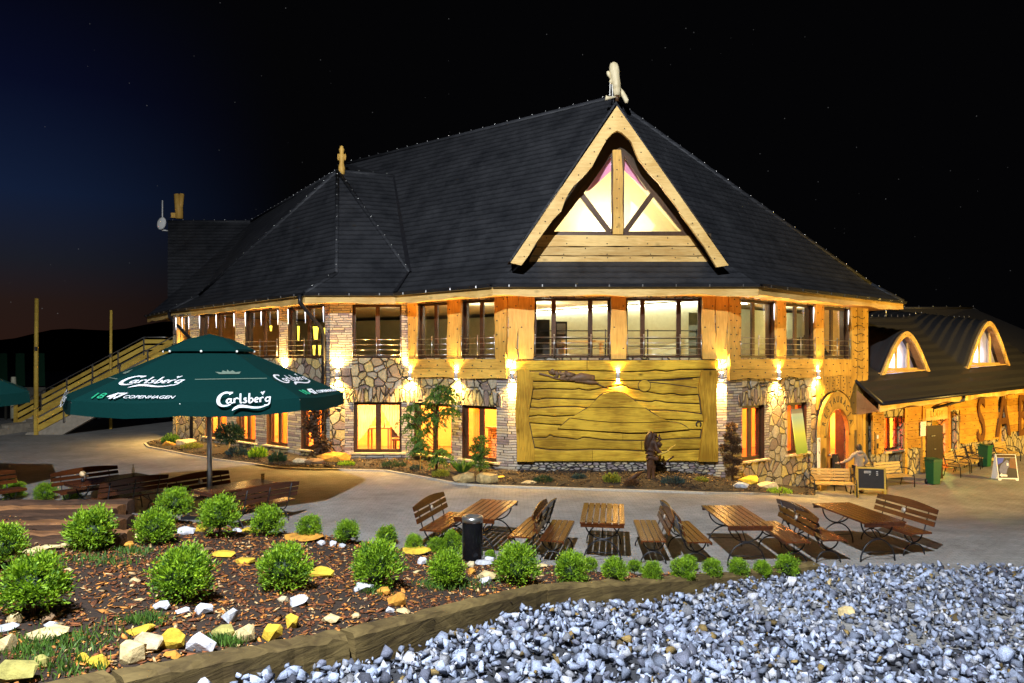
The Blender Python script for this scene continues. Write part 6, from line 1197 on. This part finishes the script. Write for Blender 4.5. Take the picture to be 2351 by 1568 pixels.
# tufts of grass on the bank
def grass_fn(spots):
    def f(r):
        x, y, s = spots[r.integers(len(spots))]; a, b = x + r.normal() * s, y + r.normal() * s * .8; return (a, b, ground(a, b)), (r.normal() * .4, r.normal() * .4, 1)
    return f
sp = [(gp(a, b).x, gp(a, b).y, s) for a, b, s in ((110, 1490, .22), (180, 1475, .2), (60, 1500, .16), (230, 1290, .2), (1060, 1345, .2), (1000, 1350, .12), (520, 1480, .08), (300, 1270, .15), (150, 1540, .15), (330, 1430, .1), (860, 1360, .1))]
tag(sprays(2600, grass_fn(sp), .09, .006, 3).build('grass', LM['t']), kind='stuff')
# ================================================================ staircase, posts and far things at left
st = thing('outdoor_staircase', (-19, 33, 0), 'outdoor staircase with yellow plank railings climbing to the upper floor at left', 'staircase')
M['rail'] = wood('yellow_rail_wood', (.62, .42, .07), (.42, .26, .04), (1, 1, 8), .6); M['concrete'] = plain('pale_concrete', (.34, .29, .22), .9, scale=5, bump=.2)
xb, xt, yf, yb = -22.8, -16.1, 32.8, 35.6; ns = 20
SK = -3.1
mb = MB()
for i in range(ns): x = xb + (xt - xb) * i / ns; z = 3.6 * (i + 1) / ns; dx = (xt - xb) / ns + .02; mb.slab([(x, yf + .2, z - .2), (x + dx, yf + .2, z - .2), (x + dx + SK, yb - .2, z - .2), (x + SK, yb - .2, z - .2)], (0, 0, .2))
for i, r_ in enumerate((2.0, 1.5, 1.0)): mb.slab([(xb + SK / 2 + r_ * math.cos(a) * .9, (yf + yb) / 2 + r_ * 1.2 * math.sin(a), .14 * i + .002) for a in np.linspace(1.57, 4.71, 14)], (0, 0, .14))
mb.build('steps', M['concrete'], st).location = -Vector(st.location)
for o in [x for x in COL.objects if x.parent == st]: o.data.transform(Matrix.Translation(Vector(st.location))); o.location = -Vector(st.location)
mb = MB()
for y, k in ((yf, 0), (yb - .25, SK)): mb.slab([(xb + k - .6, y, .0), (xb + k + 1.2, y, .0), (xt + k, y, 3.05), (xt + k + 2, y, 3.1), (xt + k + 2, y, 3.6), (xt + k, y, 3.62), (xb + k, y, .12), (xb + k - .5, y, .1)], (0, .25, 0))
mb.build('side_wall', M['concrete'], st)
mb = MB(); mb.box((xt + 1.0, (yf + yb) / 2 + .8, 3.5), (2.6, 5, .2)); mb.build('landing', M['concrete'], st)
X0 = (xb, xt)
for y, k in ((yf - .06, 0), (yb + .06, SK)):
    mb = MB(); xb, xt = X0[0] + k, X0[1] + k
    for z0, z1 in ((.12, .42), (.52, .76), (.86, 1.06)):
        mb.slab([(xb, y, z0), (xt, y, z0 + 3.6), (xt, y, z1 + 3.6), (xb, y, z1)], (0, .04, 0)); mb.slab([(xt, y, z0 + 3.6), (xt + 2.2, y, z0 + 3.6), (xt + 2.2, y, z1 + 3.6), (xt, y, z1 + 3.6)], (0, .04, 0))
    rl = mb.build('railing', M['rail'], st); mb = MB(); mb.tube([(xb - .2, y - .06, 1.12), (xt, y - .06, 4.78), (xt + 2.2, y - .06, 4.78)], .03, 6); mb.build('handrail', M['steel'], rl)
    for i in range(6): x = xb + (xt - xb) * i / 5; mb = MB(); mb.box((x, y - .03, 3.6 * i / 5 + .55), (.16 if i == 0 else .06, .1, 1.3 if i else 1.5)); mb.build('post', M['rail'] if i == 0 else M['steel'], rl)
for px, y0, by, Y, w, lb in ((83, 685, 1010, 34.5, .10, 'tall wooden pole at left beyond the staircase'), (254, 712, 850, 35.5, .07, 'shorter wooden pole behind the staircase landing')):
    a, b = W(px, by, Y), W(px, y0, Y); a.z = 0; t = thing('wooden_pole', a, lb, 'pole'); mb = MB(); mb.tube([(0, 0, 0), (0, 0, (b.z) * .5), (.03, 0, b.z)], [w * 1.15, w, w * .9], 8); mb.build('shaft', M['rail'], t, False); mb = MB(); mb.box((w * .6, -w, b.z * .62), (.1, .08, .2)); mb.build('fitting', M['steel'], t, False)
mb = MB(); a = W(31, 890, 40); mb.lathe([(.16, -1.8), (.16, .0), (.12, .62), (.11, .64)], a, 10); tag(mb.build('bollard', plain('pale_bollard', (.55, .52, .36), .7)), 'pale round bollard far behind the staircase at left', 'bollard')
for i, (px, lb) in enumerate(((6, 'leftmost dark green banner in the far darkness'), (46, 'middle dark green banner in the far darkness'), (92, 'right dark green banner in the far darkness'))): a, b = W(px - 11, 886, 48), W(px + 11, 811, 48); mb = MB(); mb.slab([(a.x, 48, a.z), (b.x, 48, a.z), (b.x - .05, 48, b.z), (a.x + .03, 48, b.z)], (0, .05, 0)); tag(mb.build('banner', plain('dark_green_banner', (.001, .04, .014), .8) if i == 0 else bpy.data.materials['dark_green_banner']), lb, 'banner', 'green banners beyond the staircase')
t = thing('low_fence', (-27, 41, 0), 'low rough fence in the dark beyond the staircase', 'fence'); mb = MB()
for i in range(16): mb.box((-34 + i * .9, 41, .95 - .01 * i), (.09, .09, 2.2))
mb.build('post', M['earth'], t); mb = MB(); mb.box((-27, 41.06, 1.5), (15, .06, .9)); mb.build('panel', plain('fence_panel', (.10, .09, .07), .9), t)
# ================================================================ smaller things on the paving
p = gp(1085, 1287); p.z = max(0, p.z - .1); t = thing('ash_bin', p, 'black and steel cylindrical ash bin between the bushes and benches', 'ash bin'); mb = MB(); mb.lathe([(.155, 0), (.16, .02), (.16, .72), (.15, .74)], (0, 0, 0), 18); mb.build('body', plain('glossy_black', (.015, .015, .018), .15, .6), t, False); mb = MB(); mb.lathe([(.163, .70), (.163, .78), (.12, .79), (.1, .75), (.02, .75)], (0, 0, 0), 18); mb.build('rim', M['steel'], t, False)
M['bin'] = plain('green_bin_plastic', (.006, .085, .03), .45, var=.1); bg0 = None
def wheelie(px, by, rz, label, Y=None):
    p = gp(px, by)
    if Y: p = Vector(((px - CX) / F * Y, Y, -1.15))
    t = thing('wheelie_bin', p, label, 'bin', 'green wheelie bins', rz); mb = MB()
    lo, hi = [(-.22, -.24), (.22, -.24), (.22, .26), (-.22, .26)], [(-.29, -.33), (.29, -.33), (.29, .36), (-.29, .36)]
    mb.add([(x, y, .04) for x, y in lo] + [(x, y, .95) for x, y in hi], [(3, 2, 1, 0), (4, 5, 6, 7), (0, 1, 5, 4), (1, 2, 6, 5), (2, 3, 7, 6), (3, 0, 4, 7)]); mb.box((0, -.0, .93), (.62, .72, .04)); mb.build('body', M['bin'], t, False)
    mb = MB(); mb.slab([(-.31, -.37, .955), (.31, -.37, .955), (.31, .36, .985), (-.31, .36, .985)], (0, 0, .045)); mb.tube([(-.25, .40, .98), (.25, .40, .98)], .022, 6); mb.build('lid', M['bin'], t, False)
    for s in (-1, 1): mb = MB(); mb.tube([(s * .2, .27, .1), (s * .27, .27, .1)], .1, 12); mb.build('wheel', M['black'], t, False)
    t.scale = (.68, .62, .98)
wheelie(2143, 1098, .25, 'green wheelie bin beside the open brown door', 26.0); wheelie(2262, 1072, .5, 'far green wheelie bin among the benches')
def frame_board(px, by, rz, wd, ht, label, style):
    p = gp(px, by); t = thing('sandwich_board', p, label, 'sandwich board', None, rz); mb = MB(); tilt = .2
    if style == 0:
        z0 = .28
        def q(x, z, o=0): return Vector((x, -tilt * .5 * 1.0 + tilt * (z / ht) * .5 + o - .03, z))
        for x in (-wd / 2, wd / 2 - .06): mb.slab([q(x, 0), q(x + .06, 0), q(x + .06, ht), q(x, ht)], (0, .03, 0))
        for z in (z0, ht - .06): mb.slab([q(-wd / 2 + .06, z), q(wd / 2 - .06, z), q(wd / 2 - .06, z + .06), q(-wd / 2 + .06, z + .06)], (0, .03, 0))
        mb.slab([(-wd / 2, .25, 0), (-wd / 2 + .05, .25, 0), (-wd / 2 + .05, .05, ht), (-wd / 2, .05, ht)], (0, .03, 0)); mb.slab([(wd / 2 - .05, .25, 0), (wd / 2, .25, 0), (wd / 2, .05, ht), (wd / 2 - .05, .05, ht)], (0, .03, 0)); mb.build('frame', M['rail'], t, False)
        mb = MB(); mb.slab([q(-wd / 2 + .06, z0 + .06, .005), q(wd / 2 - .06, z0 + .06, .005), q(wd / 2 - .06, ht - .06, .005), q(-wd / 2 + .06, ht - .06, .005)], (0, .015, 0)); pn = mb.build('chalk_panel', plain('chalkboard', (.018, .018, .02), .8), t, False)
        mb = MB(); r = random.Random(4)
        for k, z in enumerate((.87, .82, .76)):
            for x0, x1 in ((-.22, -.22 + (.22 if k < 2 else .0)), (-.06, -.02), (.16, .22)):
                if x1 > x0: mb.slab([q(x0, z * ht / 1.02, -.002), q(x1, z * ht / 1.02 + .006, -.002), q(x1, z * ht / 1.02 + .022, -.002), q(x0, z * ht / 1.02 + .016, -.002)], (0, .003, 0))
        mb.build('chalk_writing', M['paper'], pn, False)
    else:
        def q(x, z, o=0): return Vector((x, -.22 + .2 * z / ht + o, z))
        mb.slab([q(-wd / 2, 0), q(-wd / 2 + .1, 0), q(-wd / 2 + .12, .05), q(wd / 2 - .12, .05), q(wd / 2 - .1, 0), q(wd / 2, 0), q(wd / 2, ht), q(-wd / 2, ht)], (0, .03, 0)); mb.slab([(-wd / 2, .25, 0), (wd / 2, .25, 0), (wd / 2, .02, ht), (-wd / 2, .02, ht)], (0, .03, 0)); mb.build('frame', M['paper'], t, False)
        cols = [M['frame'], plain('poster_night', (.015, .012, .03), .4), plain('poster_blue', (.03, .06, .45), .4), plain('poster_figure', (.12, .13, .24), .4), M['paper'], plain('poster_brown', (.14, .05, .03), .4)]
        mb = MB(); R4 = lambda x0, x1, z0, z1, m, o: mb.slab([q(x0 * wd, z0 * ht, o), q(x1 * wd, z0 * ht, o), q(x1 * wd, z1 * ht, o), q(x0 * wd, z1 * ht, o)], (0, .002, 0), m)
        R4(-.46, .46, .88, .99, 0, -.003); R4(-.46, .46, .1, .87, 1, -.003)
        P4 = lambda pts, m, o: mb.slab([q(x * wd, z * ht, o) for x, z in pts], (0, .0018, 0), m)
        P4([(-.45, .6), (-.2, .7), (-.1, .86), (-.45, .86)], 2, -.0055); P4([(.05, .5), (.45, .45), (.45, .86), (.2, .86)], 5, -.0055); P4([(-.35, .2), (-.1, .2), (.0, .45), (.12, .55), (.1, .75), (0, .8), (-.1, .72), (-.3, .6), (-.42, .4)], 3, -.008); P4([(-.02, .58), (.06, .56), (.08, .66), (0, .68)], 4, -.0105)
        P4([(-.44, .2), (-.3, .28), (-.3, .235), (-.05, .22), (-.05, .15), (-.3, .155), (-.3, .12)], 4, -.011); mb.build('poster', cols, t, False)
frame_board(1999, 1143, -.25, .92, 1.06, 'dark framed chalkboard stand in front of the standing person', 0)
frame_board(2308, 1101, -.1, .75, 1.0, 'white poster stand with white arrow at the far right', 1)
p = gp(1925, 1128); t = thing('easel_board', p, 'narrow dark easel board leaning behind the entrance bench', 'easel'); mb = MB(); mb.slab([(-.12, 0, .6), (.14, .02, .58), (.06, .25, 1.3), (-.1, .25, 1.32)], (0, .02, 0)); mb.build('panel', M['black'], t, False)
for a, b in (((-.14, 0, .0), (-.1, .25, 1.32)), ((.3, 0, 0), (.06, .25, 1.3))): mb = MB(); mb.tube([a, b], .022, 6); mb.build('leg', M['black'], t, False)
p = WA.P(.25, .35, .1); mb = MB(); mb.box(p, (.16, .06, .8), WA.rot()); mb.box(p + WA.n * .035 + Vector((0, 0, .25)), (.1, .02, .14), WA.rot(), 1); mb.box(p + WA.n * .035 + Vector((0, 0, -.1)), (.1, .02, .2), WA.rot(), 2); tag(mb.build('menu_case', [M['clad'], M['paper'], M['black']]), 'small wooden menu case on the wall corner behind the person', 'menu case')
# ================================================================ figures
def skin_body(name, V, E, rad, mat, parent, root=0, sub=2):
    me = bpy.data.meshes.new(name); me.from_pydata(V, E, []); me.materials.append(mat); o = bpy.data.objects.new(name, me); COL.objects.link(o); o.parent = parent
    m = o.modifiers.new('skin', 'SKIN'); m.use_smooth_shade = True
    for i, sv in enumerate(me.skin_vertices[0].data): r = rad[i]; sv.radius = (r, r) if not isinstance(r, tuple) else r; sv.use_root = i == root
    o.modifiers.new('sub', 'SUBSURF').render_levels = sub; o.modifiers['sub'].levels = 1; return o
skin_m = plain('skin', (.50, .30, .20), .6, var=.05); hoodie = plain('grey_hooded_jacket', (.26, .22, .18), .9, scale=20, bump=.3); jeans = plain('dark_trousers', (.012, .013, .02), .85); hair_m = plain('dark_hair', (.02, .014, .01), .6)
p = Vector(((1972 - CX) / F * 24.3, 24.3, 0)); p.z = plaza(p.x, p.y); t = thing('person', p, 'person in grey hooded jacket and dark trousers seen from behind at the entrance', 'person', None, .1)
# back towards the viewer (+Y is ahead of the figure), left arm reaching out towards the door
V = [(0, 0, .95), (0, .01, 1.12), (0, .0, 1.30), (0, 0, 1.43), (0, .01, 1.50), (0, .02, 1.56), (0, .02, 1.66),
     (.10, 0, .90), (.11, .03, .50), (.11, -.03, .09), (.11, .12, .04), (-.10, 0, .90), (-.11, .0, .50), (-.12, -.04, .09), (-.12, .11, .04),
     (.19, 0, 1.40), (.29, -.03, 1.15), (.26, .15, .98), (.25, .20, .90), (-.19, 0, 1.40), (-.32, .05, 1.20), (-.48, .20, 1.08), (-.55, .27, 1.05)]
E = [(0, 1), (1, 2), (2, 3), (3, 4), (4, 5), (5, 6), (0, 7), (7, 8), (8, 9), (9, 10), (0, 11), (11, 12), (12, 13), (13, 14), (3, 15), (15, 16), (16, 17), (17, 18), (3, 19), (19, 20), (20, 21), (21, 22)]
rad = [(.155, .11), (.145, .105), (.165, .11), (.13, .085), .055, .085, .085, .09, .062, .045, .04, .09, .062, .045, .04, .06, .05, .038, .035, .06, .05, .038, .035]
body = skin_body('body', V, E, rad, skin_m, t)
jv = [V[i] for i in (0, 1, 2, 3, 4, 15, 16, 17, 19, 20, 21)] + [(0, 0, .84)]; skin_body('jacket', jv, [(11, 0), (0, 1), (1, 2), (2, 3), (3, 4), (3, 5), (5, 6), (6, 7), (3, 8), (8, 9), (9, 10)], [(.17, .125), (.165, .12), (.18, .125), (.14, .10), .08, .075, .062, .05, .075, .062, .05, (.165, .13)], hoodie, t)
tv = [V[i] for i in (0, 7, 8, 9, 11, 12, 13)]; skin_body('trousers', tv, [(0, 1), (1, 2), (2, 3), (0, 4), (4, 5), (5, 6)], [(.165, .12), .105, .078, .065, .105, .078, .065], jeans, t)
for s, i in ((1, 10), (-1, 14)): mb = MB(); mb.ball((V[i][0], V[i][1] - .06, .045), (.055, .14, .05), 10); mb.build('shoe', M['black'], t, False)
mb = MB(); mb.ball((0, .0, 1.64), (.105, .12, .125), 12); mb.ball((0, -.03, 1.57), (.095, .10, .08), 10); mb.build('hair', hair_m, t, False)
mb = MB(); mb.ball((0, -.09, 1.47), (.12, .07, .07), 10); mb.build('hood', hoodie, t, False)
for bx_, d in (((.25, .20, .90), (0, .1, -1)), ((-.55, .27, 1.05), (-.7, .6, -.1))):
    mb = MB(); q = Vector(bx_); d = Vector(d).normalized(); s = d.cross(Vector((0, 1, .3))).normalized(); mb.ball(q + d * .045, (.035, .035, .04), 8)
    for k, l in zip((-1.5, -.5, .5, 1.5), (.075, .085, .08, .065)): a = q + d * .075 + s * k * .016; mb.tube([a, a + d * l * .5, a + d * l + Vector((0, .015, -.012))], [.009, .008, .006], 6)
    a = q + d * .03 + s * .03; mb.tube([a, a + d * .03 + s * .03, a + d * .06 + s * .035], [.011, .009, .007], 6); mb.build('hand', skin_m, t, False)
# carved dark wooden figure with sticks before the mural
p = gp(1496, 1106); p.z = plaza(p.x, p.y) + .15; k = p.y / F; t = thing('carved_statue', p, 'dark carved wooden old figure holding sticks before the mural', 'statue'); X = lambda px, py, o=0: ((px - 1496) * k, o, CZ - (py - HY) * k - p.z)
M['statue'] = wood('dark_statue_wood', (.075, .032, .014), (.028, .012, .006), (6, 6, 2), .6, bump=.6)
def cs(x, y): return ((2480 + x / 4.481) / 1.742, (1650 + y / 4.481) / 1.742)
S = lambda x, y, o=0: X(*cs(x, y), o)
V = [S(550, 900), S(530, 780), S(540, 680), S(560, 560), S(590, 470), S(610, 400), S(615, 360), S(520, 1000), S(515, 1150), S(500, 1215, -.03), S(590, 1010), S(595, 1120), S(600, 1200, -.03), S(620, 540, -.1), S(640, 660, -.18), S(720, 715, -.22), S(690, 830, -.1), S(500, 640, .08)]
skin_body('body', V, [(0, 1), (1, 2), (2, 3), (3, 4), (4, 5), (5, 6), (0, 7), (7, 8), (8, 9), (0, 10), (10, 11), (11, 12), (3, 13), (13, 14), (14, 15), (1, 16), (2, 17)], [.11, .13, .14, .13, .09, .11, .09, .07, .055, .06, .07, .05, .05, .08, .07, .045, .07, .10], M['statue'], t)
mb = MB(); mb.tube([S(560, 345, -.05), S(520, 450, -.02), S(500, 560, .02), S(490, 700, .04)], [.08, .12, .12, .08], 9); mb.build('hair', M['statue'], t, False)
mb = MB(); mb.ball(S(622, 395, -.15), (.03, .03, .03), 6); mb.ball(S(690, 400, -.1), (.025, .03, .05), 6); mb.tube([S(660, 420, -.12), S(705, 470, -.16), S(690, 500, -.14)], [.05, .04, .02], 6); mb.tube([S(650, 520, -.12), S(700, 580, -.12), S(700, 620, -.1)], [.08, .08, .02], 8); mb.build('face', M['statue'], t, False)
mb = MB(); mb.tube([S(640, 740, -.25), S(800, 680, -.25), S(960, 555, -.25)], [.035, .03, .012], 6); mb.build('stick', M['rail'], t, False); mb = MB(); mb.tube([S(760, 890, -.2), S(935, 765, -.2)], [.02, .03], 6); mb.build('stick', M['frame'], t, False)
mb = MB(); mb.tube([S(380, 1060, -.1), S(270, 1100, -.15), S(60, 1270, -.2)], [.03, .08, .1], 7); o = mb.build('tree_stump', M['statue'], None); o.location = p; tag(o, 'leaning dark root log left of the carved statue', 'log')
mb = MB(); mb.box(S(540, 1235, -.05), (.3, .25, .1)); mb.build('base', M['statue'], t, False)
# added mast, out of view, carrying a floodlight assumed from the forecourt's shadows
bx, by_ = -3.6, -2.4; t = thing('assumed_floodlight_mast', (bx, by_, bank(bx, by_)), 'assumed tall steel floodlight mast, out of view beside the planted bank', 'mast'); mb = MB(); mb.tube([(0, 0, 0), (0, 0, 15.4 - bank(bx, by_)), (.9, .6, 15.55 - bank(bx, by_))], [.11, .07, .05], 10); mb.build('pole', M['steel'], t, False)
mb = MB(); mb.box((1.0, .65, 15.5 - bank(bx, by_)), (.5, .35, .16), .6); mb.build('lamp_head', M['steel'], t, False)
lamp('floodlight', 'SPOT', FLOOD_POS, FLOOD_POWER, FLOOD_COLOR, .12, None, (0.5, 15, 1), 110, .5)  # assumed source, never in view; its direction follows the cast shadows
